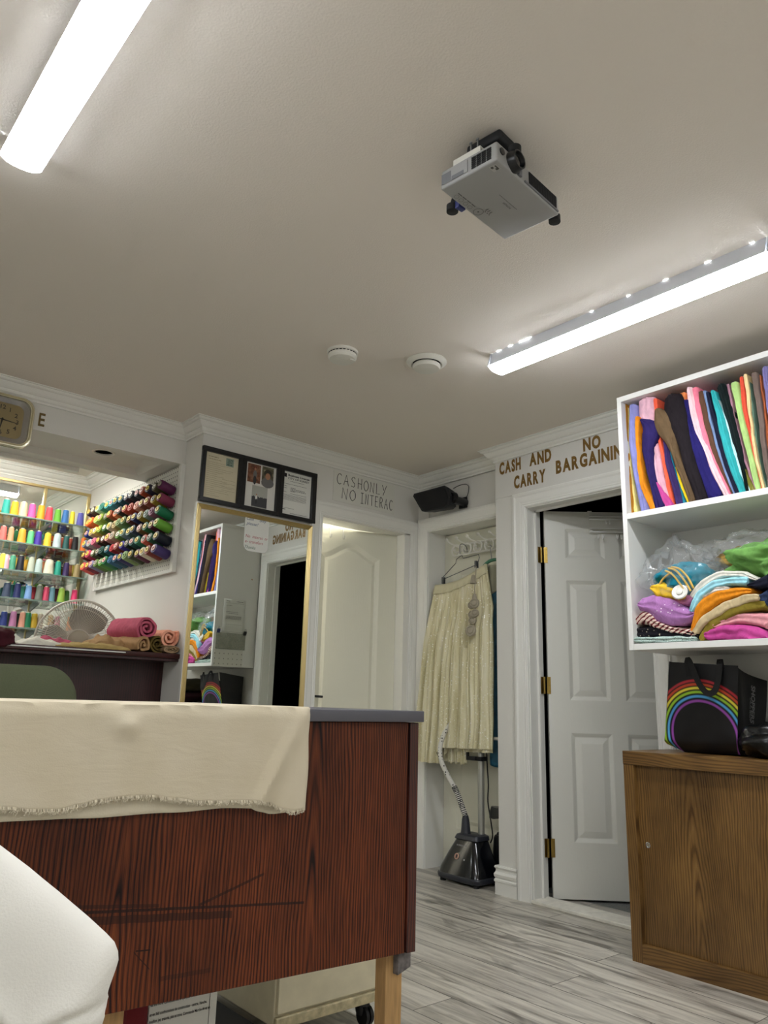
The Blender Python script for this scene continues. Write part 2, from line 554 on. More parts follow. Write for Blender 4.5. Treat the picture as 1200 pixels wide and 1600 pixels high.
PILE = [
  ('folded mint speckled fabric', 'mint', 2.935, [(1.78, 1.227, 0.024), (1.689, 1.224, 0.026), (1.592, 1.222, 0.023), (1.522, 1.221, 0.017)]),
  ('black floral fabric', 'black floral', 2.945, [(1.79, 1.266, 0.054), (1.721, 1.266, 0.059), (1.635, 1.256, 0.047), (1.517, 1.241, 0.03)]),
  ('red and cream striped fabric', 'stripes', 2.940, [(1.8, 1.308, 0.011), (1.743, 1.34, 0.065), (1.698, 1.304, 0.037), (1.63, 1.282, 0.031), (1.569, 1.271, 0.036), (1.527, 1.259, 0.025)]),
  ('lilac dotted fabric', 'lilac', 2.930, [(1.755, 1.394, 0.055), (1.687, 1.378, 0.102), (1.62, 1.346, 0.105), (1.56, 1.332, 0.067), (1.524, 1.335, 0.031)]),
  ('bright yellow cloth', 'yellow', 2.935, [(1.697, 1.461, 0.027), (1.662, 1.447, 0.065), (1.623, 1.427, 0.048), (1.567, 1.412, 0.021)]),
  ('dusty pink cloth', 'pinkc', 2.950, [(1.605, 1.395, 0.026), (1.565, 1.397, 0.047), (1.532, 1.405, 0.031)]),
  ('cream white cloth', 'white', 2.945, [(1.529, 1.409, 0.031), (1.471, 1.456, 0.047), (1.4, 1.485, 0.031), (1.324, 1.477, 0.025), (1.268, 1.451, 0.02)]),
  ('pale blue folded towel', 'aqua', 2.930, [(1.531, 1.351, 0.031), (1.488, 1.409, 0.041), (1.432, 1.446, 0.041), (1.37, 1.452, 0.035), (1.3, 1.445, 0.039)]),
  ('white rolled cloth', 'white2', 2.935, [(1.487, 1.394, 0.015), (1.458, 1.418, 0.036), (1.416, 1.427, 0.03), (1.375, 1.425, 0.02)]),
  ('orange folded cloth', 'orange', 2.930, [(1.53, 1.273, 0.02), (1.493, 1.348, 0.056), (1.448, 1.38, 0.061), (1.374, 1.404, 0.05), (1.287, 1.407, 0.024)]),
  ('beige folded cloth', 'beige', 2.928, [(1.52, 1.268, 0.03), (1.474, 1.311, 0.04), (1.398, 1.351, 0.04), (1.325, 1.375, 0.039), (1.264, 1.382, 0.024)]),
  ('olive folded cloth', 'olive', 2.935, [(1.499, 1.237, 0.025), (1.458, 1.285, 0.045), (1.393, 1.326, 0.045), (1.321, 1.351, 0.044), (1.251, 1.355, 0.039)]),
  ('light pink quilted cloth', 'lpink', 2.940, [(1.44, 1.285, 0.025), (1.387, 1.301, 0.035), (1.327, 1.308, 0.044), (1.242, 1.292, 0.057)]),
  ('hot pink cloth', 'magenta', 2.928, [(1.473, 1.25, 0.04), (1.411, 1.252, 0.064), (1.337, 1.248, 0.073), (1.271, 1.231, 0.062), (1.246, 1.22, 0.038)]),
  ('black folded cloth', 'black', 2.940, [(1.42, 1.214, 0.02), (1.345, 1.213, 0.024), (1.284, 1.199, 0.019)]),
  ('dark navy cloth', 'navy', 2.930, [(1.295, 1.43, 0.01), (1.263, 1.434, 0.039), (1.224, 1.44, 0.058)]),
  ('blue denim cloth', 'denim', 2.940, [(1.262, 1.381, 0.034), (1.234, 1.379, 0.067)]),
]
CONES = [
  (2.053, [(1.211, 'teal', '2c9c8c', 1), (1.262, 'golden', 'f0aa28', 1.05), (1.314, 'peach', 'ecc49c', 1.1), (1.369, 'magenta pink', 'dc5aa0', 1), (1.425, 'amber', 'f0a428', 1), (1.477, 'coral red', 'e84c5c', 1), (1.532, 'lime green', '6cb83c', 0.95), (1.582, 'blue', '3c74b4', 0.95), (1.627, 'yellow', 'f0dc3c', 0.75), (1.681, 'periwinkle', '6464b8', 0.95)]),
  (1.883, [(1.217, 'coral', 'f06860', 0.9), (1.263, 'tan', 'c49a70', 0.8), (1.33, 'orange', 'f0a030', 1.05), (1.383, 'mint green', '64cc84', 0.9), (1.43, 'indigo', '44309c', 0.95), (1.489, 'sunflower yellow', 'f0c838', 1), (1.55, 'pale grey', 'bcccd0', 1.1), (1.608, 'dark teal', '2a5c58', 0.85), (1.667, 'black', '1c1c1e', 0.9), (1.721, 'pumpkin', 'e8782c', 0.8)]),
  (1.705, [(1.237, 'lemon yellow', 'f0dc50', 0.8), (1.259, 'light pink', 'f0b8c4', 0.85), (1.297, 'sea green', '4c9c7c', 0.85), (1.344, 'midnight navy', '1e1e2c', 0.95), (1.409, 'sage white', 'c4ccb8', 0.9), (1.456, 'ice blue', 'b8ccc8', 1), (1.52, 'cream', 'e4e0c8', 1.3), (1.577, 'turquoise', '2ca890', 0.9), (1.63, 'dark purple', '3a2a5c', 0.85), (1.7, 'khaki', 'ac9868', 0.85), (1.751, 'lavender', 'd0b4d4', 0.85)]),
  (1.531, [(1.286, 'slate', '3c4860', 1), (1.349, 'navy', '222a60', 0.9), (1.416, 'sky blue', '80a8dc', 0.9), (1.482, 'grey olive', '74786c', 0.95), (1.524, 'rose', 'd04868', 0.85), (1.562, 'steel blue', '6c98a8', 0.8), (1.621, 'yellow green', 'a0c450', 0.95), (1.704, 'hot pink', 'e83c74', 0.85), (1.786, 'salmon red', 'e0645c', 0.85)]),
  (1.351, [(1.293, 'royal blue', '28387c', 0.9), (1.348, 'mauve pink', 'bc7ca4', 0.9), (1.402, 'salmon', 'dc9c84', 0.85), (1.435, 'emerald', '187850', 0.9), (1.474, 'gold', 'b89828', 0.9), (1.511, 'taupe', 'b0a090', 0.8), (1.542, 'off white', 'dcdcc8', 0.8), (1.574, 'camel', 'c0a074', 0.8), (1.617, 'dusty pink', 'd090a0', 0.85), (1.699, 'apricot', 'eca070', 0.85)]),
]
BACK_CONES = [
  (2.053, []),
  (1.883, [(1.312, 'bottle green', '1c6c3c', 0.6), (1.601, 'terracotta', 'd06048', 0.8), (1.657, 'brick', 'c85848', 0.8)]),
  (1.705, [(1.341, 'marigold', 'e8b430', 0.8), (1.393, 'saffron', 'f0ac30', 0.8), (1.503, 'burnt orange', 'd87848', 0.8), (1.579, 'charcoal', '303438', 0.8), (1.679, 'rust brown', 'a06040', 0.8), (1.696, 'olive gold', 'b89c3c', 0.85)]),
  (1.531, [(1.331, 'deep teal', '2c6468', 0.8), (1.401, 'jade', '3c8474', 0.85), (1.464, 'crimson', 'a82838', 0.85), (1.613, 'burgundy', '5c1c34', 0.9), (1.676, 'grass green', '4c8434', 0.85), (1.769, 'dull coral', 'c85850', 0.8)]),
  (1.351, [(1.341, 'dark green', '1c3028', 0.9), (1.395, 'jet black', '1a1c1c', 0.85)]),
]

# ------------------------------------------------------------------ materials
M_WALL = mat('wall_paint', 'dcdad3', 0.7, bump=0.12, bump_scale=350)
M_CEIL = mat('ceiling_paint', 'e5ddd2', 0.85, bump=0.15, bump_scale=180)
M_TRIM = mat('trim_paint', 'e6e5de', 0.35, bump=0.03, bump_scale=200)
M_DOOR = mat('door_paint', 'dddcd2', 0.38, bump=0.05, bump_scale=160, stretch=(1, 1, 0.15))
M_DOORW = mat('door_paint_warm', 'dfddcb', 0.45, bump=0.08, bump_scale=160, stretch=(1, 1, 0.1))
M_LAM = mat('white_laminate', 'e4e3de', 0.4)
M_WHITEP = mat('white_plastic', 'dcdad0', 0.4)
M_BLACKP = mat('black_plastic', '0c0d10', 0.35)
M_BLACKM = mat('black_matte', '101114', 0.7)
M_CHAR = mat('charcoal_plastic', '2a2c34', 0.45)
M_GOLD = mat('gold_frame', 'cdb883', 0.3, metal=0.85)
M_BRASS = mat('brass', 'a08648', 0.3, metal=0.95)
M_CHROME = mat('chrome', 'c8c8c8', 0.15, metal=1.0)
M_STEEL = mat('grey_steel', '9a9c9e', 0.35, metal=0.8)
M_MIRROR = mat('mirror_glass', (0.80, 0.83, 0.79, 1), 0.01, metal=1.0)
M_PAPER = mat('paper', 'dcdcd4', 0.8)
M_INK = mat('black_ink', '1a1a1a', 0.7)
M_INKG = mat('grey_ink', '6a6a66', 0.7)
M_DARKROOM = mat('dark_room_shade', '04060a', 0.95, spec=0.1)  # near-black colour stands in for the darkness of the unlit room

def wood_mat(name, light, mid, dark, cat_period, ring_scale, pore, axis='x', rough=0.4, tilt=0.035, dist=0.03, marks=False, spec=0.5, FNK=0.8):
    """plain-sawn veneer: tilted growth rings cut by the board, plus fine vertical pores"""
    w = NT(name, rough, spec)
    v = w.obj()
    s = w.sep(v)
    X, Z = (s[0], s[2]) if axis == 'x' else ((s[1], s[2]) if axis == 'y' else (s[2], s[1]))
    lowv = w.n('CombineXYZ', {0: w.math('MULTIPLY', X, 3.0), 1: w.math('MULTIPLY', Z, 0.8), 2: 0.3}).outputs[0]
    low = w.n('TexNoise', {'Vector': lowv, 'Scale': 2.2, 'Detail': 3.0}).outputs[0]
    xw = w.math('ADD', X, w.math('MULTIPLY', w.math('SUBTRACT', low, 0.5), 0.055))
    xm = w.math('PINGPONG', xw, cat_period)
    r2 = w.math('ADD', w.math('MULTIPLY', xm, xm), w.math('POWER', w.math('ADD', w.math('MULTIPLY', Z, tilt), dist), 2.0))
    r = w.math('SQRT', r2)
    fn = w.n('TexNoise', {'Vector': w.n('CombineXYZ', {0: w.math('MULTIPLY', X, 40.0), 1: w.math('MULTIPLY', Z, 2.0), 2: 0.0}).outputs[0], 'Scale': 1.0, 'Detail': 4.0}).outputs[0]
    ph = w.math('ADD', w.math('MULTIPLY', r, ring_scale), w.math('MULTIPLY', fn, FNK))
    band = w.math('FRACT', ph)
    pores = w.n('TexNoise', {'Vector': w.n('CombineXYZ', {0: w.math('MULTIPLY', X, 420.0), 1: w.math('MULTIPLY', Z, 9.0), 2: 0.0}).outputs[0], 'Scale': 1.0, 'Detail': 3.0}).outputs[0]
    big = w.n('TexNoise', {'Vector': w.n('CombineXYZ', {0: w.math('MULTIPLY', X, 5.0), 1: w.math('MULTIPLY', Z, 2.2), 2: 2.0}).outputs[0], 'Scale': 1.0, 'Detail': 3.0}).outputs[0]
    base = w.ramp(band, [(0.0, dark), (0.13, dark), (0.25, mid), (0.55, light), (0.88, mid), (1.0, dark)])
    brk = w.n('TexNoise', {'Vector': w.n('CombineXYZ', {0: w.math('MULTIPLY', X, 28.0), 1: w.math('MULTIPLY', Z, 7.0), 2: 5.0}).outputs[0], 'Scale': 1.0, 'Detail': 3.0}).outputs[0]
    base = w.mix(w.ramp(brk, [(0.4, (0, 0, 0, 1)), (0.75, (0.6, 0.6, 0.6, 1))]), base, w.mix(0.5, mid, light))
    tone = w.ramp(big, [(0.3, (0.55, 0.50, 0.48, 1)), (0.7, (1.2, 1.15, 1.1, 1))])
    c = w.mix(1.0, base, tone, 'MULTIPLY')
    pr = w.ramp(pores, [(0.36, (0.45, 0.42, 0.42, 1)), (0.52, (1, 1, 1, 1))])
    c = w.mix(pore, c, w.mix(1.0, c, pr, 'MULTIPLY'))
    if marks:                                      # dark rubbed scratches across the panel
        def streak(xa, xb, z0, slope, wd, amt, c):
            zz = w.math('SUBTRACT', Z, w.math('ADD', z0, w.math('MULTIPLY', w.math('SUBTRACT', X, xa), slope)))
            zz = w.math('ADD', zz, w.math('MULTIPLY', w.math('SUBTRACT', fn, 0.5), wd * 0.8))
            a = w.math('LESS_THAN', w.math('ABSOLUTE', zz), wd)
            b = w.math('MULTIPLY', w.math('GREATER_THAN', X, xa), w.math('LESS_THAN', X, xb))
            k = w.math('MULTIPLY', w.math('MULTIPLY', a, b), w.math('ADD', w.math('MULTIPLY', pores, amt), amt * 0.25))
            return w.mix(k, c, '1c0d0a')
        c = streak(-0.50, -0.016, 0.0435, -0.097, 0.0024, 1.1, c)
        c = streak(-0.50, -0.186, 0.0300, -0.101, 0.0065, 0.8, c)
        c = streak(-0.50, -0.340, 0.0528, -0.116, 0.0030, 0.7, c)
        c = streak(-0.26, -0.118, 0.0240, 0.277, 0.0026, 0.9, c)
        c = streak(-0.377, -0.349, -0.035, -0.088, 0.0012, 1.4, c)
        c = streak(-0.381, -0.348, -0.036, -1.0, 0.0012, 1.0, c)
        c = streak(-0.326, -0.224, -0.089, -0.03, 0.004, 0.5, c)
    w.color(c)
    w.bump(w.math('ADD', w.math('MULTIPLY', band, 0.4), pores), 0.08, 0.004)
    return w.m

M_OAKRED = wood_mat('red_stained_oak', '7c4220', '5e2a15', '1e0a06', 0.205, 135.0, 0.9, 'x', 0.42, 0.05, 0.016, marks=True, spec=0.25)
M_OAKEDGE = wood_mat('red_stained_edge', '5e2a18', '4a1c12', '240c0a', 0.2, 150.0, 0.6, 'x', 0.4)
M_WINE = wood_mat('wine_stained_wood', '3c1a1c', '321416', '200c10', 0.3, 90.0, 0.6, 'x', 0.35)
M_WINETOP = mat('wine_stained_top', '3a1a18', 0.3, var=0.25, var_scale=14, stretch=(1, 12, 12))
M_CABWOOD = wood_mat('brown_oak_veneer', '86683a', '76582e', '583e1e', 0.17, 120.0, 0.6, 'y', 0.35, 0.06, 0.012)
M_CABTOP = wood_mat('brown_oak_rail', '86683a', '76582e', '583e1e', 0.4, 120.0, 0.5, 'h', 0.35, 0.05, 0.02)
M_PINE = mat('pine_stud', 'b08a58', 0.6, var=0.25, var_scale=18, stretch=(6, 6, 0.6))

# floor: grey washed oak laminate, boards running along y
def floor_mat():
    w = NT('grey_oak_laminate', 0.32)
    v = w.obj()
    s = w.sep(v)
    PW, PL = 0.181, 1.24
    xs = w.math('ADD', s[0], 0.105)
    row = w.math('FLOOR', w.math('DIVIDE', xs, PW))
    offs = w.math('MULTIPLY', w.n('TexWhiteNoise', {'W': row}, noise_dimensions='1D').outputs[0], PL)
    ys = w.math('ADD', s[1], offs)
    col = w.math('FLOOR', w.math('DIVIDE', ys, PL))
    rnd = w.n('TexWhiteNoise', {'Vector': w.n('CombineXYZ', {0: row, 1: col, 2: 0.0}).outputs[0]}, noise_dimensions='3D').outputs[0]
    fx = w.math('FRACT', w.math('DIVIDE', xs, PW))
    fy = w.math('FRACT', w.math('DIVIDE', ys, PL))
    gx = w.math('LESS_THAN', w.math('MINIMUM', fx, w.math('SUBTRACT', 1.0, fx)), 0.011)
    gy = w.math('LESS_THAN', w.math('MINIMUM', fy, w.math('SUBTRACT', 1.0, fy)), 0.0014)
    gap = w.math('MAXIMUM', gx, gy)
    gv = w.n('CombineXYZ', {0: w.math('MULTIPLY', s[0], 22.0), 1: w.math('MULTIPLY', s[1], 1.6), 2: w.math('MULTIPLY', rnd, 30.0)}).outputs[0]
    g1 = w.n('TexNoise', {'Vector': gv, 'Scale': 1.0, 'Detail': 6.0, 'Roughness': 0.65, 'Distortion': 0.6}).outputs[0]
    gv2 = w.n('CombineXYZ', {0: w.math('MULTIPLY', s[0], 7.0), 1: w.math('MULTIPLY', s[1], 2.2), 2: w.math('MULTIPLY', rnd, 17.0)}).outputs[0]
    g2 = w.n('TexNoise', {'Vector': gv2, 'Scale': 1.0, 'Detail': 3.0, 'Distortion': 1.5}).outputs[0]
    c = w.ramp(g1, [(0.30, '67635c'), (0.42, 'a39d92'), (0.56, 'c4beb1'), (0.75, 'd6d1c4')])
    kn = w.ramp(g2, [(0.31, (0.34, 0.33, 0.32, 1)), (0.43, (1, 1, 1, 1))])
    c = w.mix(0.78, c, w.mix(1.0, c, kn, 'MULTIPLY'))
    tn = w.ramp(rnd, [(0.0, (0.86, 0.86, 0.86, 1)), (1.0, (1.06, 1.06, 1.06, 1))])
    c = w.mix(1.0, c, tn, 'MULTIPLY')
    c = w.mix(w.math('MULTIPLY', gap, 0.9), c, '3a3732')
    w.color(c)
    w.bump(w.math('SUBTRACT', w.math('MULTIPLY', g1, 0.4), gap), 0.15, 0.003)
    return w.m
M_FLOOR = floor_mat()
M_CARPET = mat('grey_carpet', '7a7c78', 0.95, bump=0.6, bump_scale=400, var=0.3, var_scale=220)

def peg_mat(name, pitch, rad, ax='y'):
    w = NT(name, 0.6)
    s = w.sep(w.obj())
    a = w.math('SUBTRACT', w.math('FRACT', w.math('DIVIDE', s[1] if ax == 'y' else s[0], pitch)), 0.5)
    b = w.math('SUBTRACT', w.math('FRACT', w.math('DIVIDE', s[2], pitch)), 0.5)
    d = w.math('SQRT', w.math('ADD', w.math('MULTIPLY', a, a), w.math('MULTIPLY', b, b)))
    w.color(w.mix(w.math('LESS_THAN', d, rad), 'd8d6cc', '1c1a18'))
    return w.m
M_PEG = peg_mat('pegboard_white', 0.0254, 0.16)
M_PEGX = peg_mat('pegboard_offcut', 0.040, 0.09, 'x')

# ------------------------------------------------------------------ room shell
CZ = 2.44
struct(MB().box(-1.7, 3.56, -2.4, 5.45, -0.1, 0.0), 'floor', M_FLOOR)
struct(MB().box(-1.7, 3.56, -2.4, 5.45, CZ, CZ + 0.1), 'ceiling', M_CEIL)
mb = MB()
mb.box(1.79, 2.613, 3.66, 3.80, 0, CZ).box(2.613, 3.334, 3.66, 3.80, 2.045, CZ).box(3.334, 3.62, 3.66, 3.80, 0, CZ)
struct(mb, 'wall_back', M_WALL)
struct(MB().box(1.79, 1.90, 3.80, 5.45, 0, CZ), 'wall_alcove_right', M_WALL)
struct(MB().box(-0.7, 1.79, 5.35, 5.45, 0, CZ), 'wall_alcove_back', M_WALL)
struct(MB().box(-0.8, -0.6, 3.86, 5.45, 0, CZ), 'wall_alcove_left', M_WALL)
# dropped header over the pass-through, with a hole for the recessed light
mb = MB()
hc, hr = (1.405, 4.075), 0.052
def ringp(r, z, n=32, c=hc):
    return [(c[0] + r * math.cos(2 * PI * k / n), c[1] + r * math.sin(2 * PI * k / n), z) for k in range(n)]
bm = mb.bm
outer = [bm.verts.new(p) for p in ((-1.7, 3.86, 2.227), (1.79, 3.86, 2.227), (1.79, 4.37, 2.227), (-1.7, 4.37, 2.227))]
cof = [bm.verts.new(p) for p in ((-0.6, 3.93, 2.227), (1.69, 3.93, 2.227), (1.69, 4.27, 2.227), (-0.6, 4.27, 2.227))]
hole = mb.ring(ringp(hr, 2.262))
cup = [bm.verts.new(p) for p in ((-0.57, 4.00, 2.262), (1.62, 4.00, 2.262), (1.66, 4.255, 2.262), (-0.57, 4.255, 2.262))]
def loopedges(v): return [bm.edges.new((v[i], v[(i + 1) % len(v)])) for i in range(len(v))]
bmesh.ops.triangle_fill(bm, edges=loopedges(outer) + loopedges(cof), use_beauty=True)
bmesh.ops.triangle_fill(bm, edges=loopedges(cup) + loopedges(hole), use_beauty=True)
mb.bridge(cof, cup)
up = mb.ring(ringp(hr * 0.92, 2.36))
mb.bridge(hole, up)
mb.cap(up)
top = [bm.verts.new((v.co.x, v.co.y, CZ)) for v in outer]
mb.bridge(outer, top)
mb.cap(top)
struct(mb, 'wall_header', M_WALL)
struct(MB().box(-0.6, 1.38, 4.37, 4.40, 2.205, 2.235, 0.002), 'trim_valance_board', M_TRIM)
struct(MB().box(-1.7, -0.6, 3.86, 3.96, 0, 2.227), 'wall_back_left', M_WALL)
struct(MB().box(-1.8, -1.7, -2.4, 3.96, 0, CZ), 'wall_left', M_WALL)
struct(MB().box(-1.8, 3.42, -2.5, -2.4, 0, CZ), 'wall_front', M_WALL)
mb = MB()
mb.box(3.31, 3.42, -2.4, 1.92, 0, CZ).box(3.31, 3.42, 2.66, 2.885, 0, CZ).box(3.31, 3.42, 1.92, 2.66, 2.05, CZ)
struct(mb, 'wall_right', M_WALL)
mb = MB()
mb.box(3.41, 3.62, 3.557, 3.66, 0, CZ).box(3.42, 3.62, 2.885, 3.557, 2.065, CZ).box(3.42, 3.62, 2.83, 2.885, 0, CZ)
struct(mb, 'wall_closet', M_WALL)
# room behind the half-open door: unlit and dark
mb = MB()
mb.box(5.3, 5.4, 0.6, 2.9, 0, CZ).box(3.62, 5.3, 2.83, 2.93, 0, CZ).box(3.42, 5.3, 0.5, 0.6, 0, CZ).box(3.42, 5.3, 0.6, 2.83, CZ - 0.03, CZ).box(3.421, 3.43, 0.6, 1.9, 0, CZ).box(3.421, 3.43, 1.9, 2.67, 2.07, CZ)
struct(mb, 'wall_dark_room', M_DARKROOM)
struct(MB().box(3.421, 5.3, 0.6, 2.83, -0.1, -0.002), 'floor_dark_room', M_CARPET)
# room behind the nearly closed door: lit
mb = MB()
mb.box(2.0, 4.2, 5.2, 5.3, 0, CZ).box(1.9, 2.0, 3.80, 5.3, 0, CZ).box(4.2, 4.3, 3.80, 5.3, 0, CZ).box(2.0, 4.2, 3.80, 5.2, CZ, CZ + 0.05).box(2.0, 4.2, 3.80, 5.2, -0.05, 0)
struct(mb, 'wall_back_room', M_WALL)

# crown moulding, mitred round every corner of the room
CROWN = [(0.0, -0.090), (0.010, -0.090), (0.010, -0.078), (0.014, -0.076), (0.020, -0.070), (0.024, -0.060), (0.024, -0.056), (0.030, -0.054), (0.038, -0.046), (0.046, -0.034), (0.050, -0.026), (0.050, -0.022), (0.058, -0.021), (0.064, -0.016), (0.066, -0.010), (0.066, -0.006), (0.075, -0.005), (0.075, 0.0), (0.0, 0.0)]
CROWN = [(p, z * 0.86) for p, z in CROWN]
mb = MB()
mb.sweep([(-1.69, 3.86, CZ), (1.79, 3.86, CZ), (1.79, 3.66, CZ), (3.41, 3.66, CZ), (3.41, 2.885, CZ), (3.31, 2.885, CZ), (3.31, -2.39, CZ)], CROWN, (0, 0, 1), -1)
struct(mb, 'trim_crown', M_TRIM, smooth=False)
mb = MB()
mb.sweep([(-0.59, 5.35, CZ), (1.79, 5.35, CZ), (1.79, 4.375, CZ)], CROWN, (0, 0, 1), -1)
struct(mb, 'trim_crown_alcove', M_TRIM)
# baseboards
BASE = [(0.0, 0.0), (0.016, 0.0), (0.016, 0.060), (0.020, 0.063), (0.020, 0.072), (0.014, 0.078), (0.019, 0.086), (0.021, 0.098), (0.014, 0.110), (0.012, 0.122), (0.019, 0.132), (0.016, 0.140), (0.0, 0.140)]
mb = MB()
mb.sweep([(3.41, 2.885, 0), (3.31, 2.885, 0), (3.31, 2.755, 0)], BASE, (0, 0, 1), -1)
struct(mb, 'baseboard_right', M_TRIM)
mb = MB()
mb.sweep([(3.31, 1.83, 0), (3.31, -2.39, 0)], BASE, (0, 0, 1), -1)
struct(mb, 'baseboard_right_wall', M_TRIM)
mb = MB()
mb.sweep([(1.79, 3.82, 0), (1.79, 3.66, 0), (2.53, 3.66, 0)], BASE, (0, 0, 1), -1)
struct(mb, 'baseboard_back', M_TRIM)
# sign board over the dark doorway (a thin panel up to the crown)
struct(MB().box(3.306, 3.312, 1.80, 2.884, 2.139, 2.354, 0.0008), 'trim_sign_board', M_WALL)

CASING = [(0.0, 0.0), (0.0, 0.010), (0.006, 0.014), (0.012, 0.012), (0.018, 0.015), (0.024, 0.013), (0.034, 0.016), (0.060, 0.019), (0.070, 0.024), (0.080, 0.024), (0.084, 0.018), (0.088, 0.018), (0.088, 0.0)]
# casings: path runs up one side, across, down the other; offsets point away from the opening
mb = MB()
mb.sweep([(3.31, 2.660, 0), (3.31, 2.660, 2.050), (3.31, 1.920, 2.050), (3.31, 1.920, 0)], CASING, (-1, 0, 0), 1)
cas2 = mb
mb.box(3.31, 3.425, 2.654, 2.668, 0, 2.05).box(3.31, 3.425, 1.912, 1.926, 0, 2.05).box(3.31, 3.425, 1.92, 2.66, 2.044, 2.056)
mb.box(3.372, 3.384, 2.642, 2.656, 0, 2.04).box(3.372, 3.384, 1.924, 1.938, 0, 2.04).box(3.372, 3.384, 1.924, 2.656, 2.032, 2.046)
struct(mb, 'trim_door_casing_right', M_TRIM)
mb = MB()
mb.sweep([(3.41, 3.557, 0), (3.41, 3.557, 2.062), (3.41, 2.90, 2.062)], CASING, (-1, 0, 0), 1)
mb.box(3.41, 3.60, 3.553, 3.561, 0, 2.065).box(3.41, 3.60, 2.9, 3.557, 2.058, 2.066)
struct(mb, 'trim_closet_casing', M_TRIM)
mb = MB()
mb.sweep([(2.613, 3.66, 0), (2.613, 3.66, 2.045), (3.334, 3.66, 2.045), (3.334, 3.66, 0)], CASING, (0, -1, 0), 1)
mb.box(2.609, 2.617, 3.66, 3.80, 0, 2.045).box(3.290, 3.338, 3.66, 3.80, 0, 2.045).box(2.613, 3.334, 3.66, 3.80, 2.041, 2.049)
struct(mb, 'trim_door_casing_back', M_TRIM)
struct(MB().box(3.29, 3.425, 1.92, 2.66, 0.0, 0.018, 0.004), 'trim_threshold', mat('threshold_paint', 'e0dccf', 0.5, var=0.10, var_scale=30))

# doors
def six_panel(W, H):
    P = []
    for s0, s1 in ((0.115, 0.335), (0.415, W - 0.115)):
        for z0, z1 in ((0.27, 0.815), (0.985, 1.638), (1.763, 1.935)):
            P.append([(s0, z0), (s1, z0), (s1, z1), (s0, z1)])
    return P
ang = math.radians(47)
hd = Vector((math.sin(ang), -math.cos(ang), 0))
hn = Vector((-math.cos(ang), -math.sin(ang), 0))           # out of the face turned to the room
hinge = Vector((3.425, 2.642, 0.010)) + hd * 0.014
DT = lambda s, z, o: hinge + hd * s + Vector((0, 0, z)) + hn * o
W, H = 0.745, 2.036
mb = MB()
door_face(mb, DT, W, H, six_panel(W, H), 0.010, 0.020, 0.004, 0.030)
b0 = mb.ring([DT(0, 0, 0), DT(W, 0, 0), DT(W, H, 0), DT(0, H, 0)])
b1 = mb.ring([DT(0, 0, -0.035), DT(W, 0, -0.035), DT(W, H, -0.035), DT(0, H, -0.035)])
mb.bridge(b0, b1)
mb.cap(b1[::-1])
door2 = struct(mb, 'door_2', M_DOOR, label='white six-panel door standing half open to a dark room')
for z in (1.79, 1.07, 0.25):
    mb = MB()
    mb.cyl((3.412, 2.640, z - 0.045), (3.412, 2.640, z + 0.045), 0.007, seg=12)
    mb.box(3.386, 3.414, 2.6485, 2.653, z - 0.045, z + 0.045, 0.001)
    mb.obb(DT(0.004, z - 0.010, 0.0015), hd * 0.010, hn * 0.0015, (0, 0, 0.045))
    for dz in (-0.03, 0.0, 0.03):
        mb.lathe([(0.0035, 0), (0.002, 0.0015)], DT(0.008, z - 0.010 + dz, 0.003), hn, 8)
    mb.build('hinge', M_BRASS, door2)

# door 1: arch-topped two-panel door hinged on its right, slightly open
a1 = math.radians(14)
e1 = Vector((-math.cos(a1), math.sin(a1), 0))
n1 = Vector((-math.sin(a1), -math.cos(a1), 0))
hg = Vector((3.287, 3.735, 0.008))
T1 = lambda s, z, o: hg + e1 * s + Vector((0, 0, z)) + n1 * o
W1, H1 = 0.665, 2.030
def arch(s0, s1, z0, zs, rise, n=14):
    P = [(s1, z0), (s1, zs)]
    for k in range(1, n):
        t = k / n
        f = 0.5 - 0.5 * math.cos(2 * PI * t)
        P.append((s1 + (s0 - s1) * t, zs + rise * f))
    P += [(s0, zs), (s0, z0)]
    return P[::-1]
mb = MB()
pn = [arch(0.125, 0.540, 0.86, 1.86, 0.085), [(0.125, 0.22), (0.125, 0.72), (0.540, 0.72), (0.540, 0.22)][::-1]]
T1m = lambda s, z, o: T1(W1 - s, z, o)
pn = [[(W1 - s, z) for s, z in p][::-1] for p in pn]
door_face(mb, T1m, W1, H1, [p[::-1] if sum((p[i][0] * p[(i + 1) % len(p)][1] - p[(i + 1) % len(p)][0] * p[i][1]) for i in range(len(p))) < 0 else p for p in pn], 0.009, 0.03, 0.003, 0.02)
b0 = mb.ring([T1(0, 0, 0), T1(W1, 0, 0), T1(W1, H1, 0), T1(0, H1, 0)])
b1 = mb.ring([T1(0, 0, -0.035), T1(W1, 0, -0.035), T1(W1, H1, -0.035), T1(0, H1, -0.035)])
mb.bridge(b0, b1)
mb.cap(b1[::-1])
door1 = struct(mb, 'door_1', M_DOORW, label='white arch-panelled door slightly ajar right of the tall mirror')
mb = MB()
mb.lathe([(0.024, 0), (0.024, 0.006), (0.009, 0.010), (0.009, 0.040)], T1(W1 - 0.055, 0.975, 0), n1, 20)
mb.tube([T1(W1 - 0.055, 0.975, 0.038), T1(W1 - 0.10, 0.975, 0.040), T1(W1 - 0.165, 0.972, 0.036)], 0.007, 10)
mb.build('lever_handle', M_BLACKM, door1)

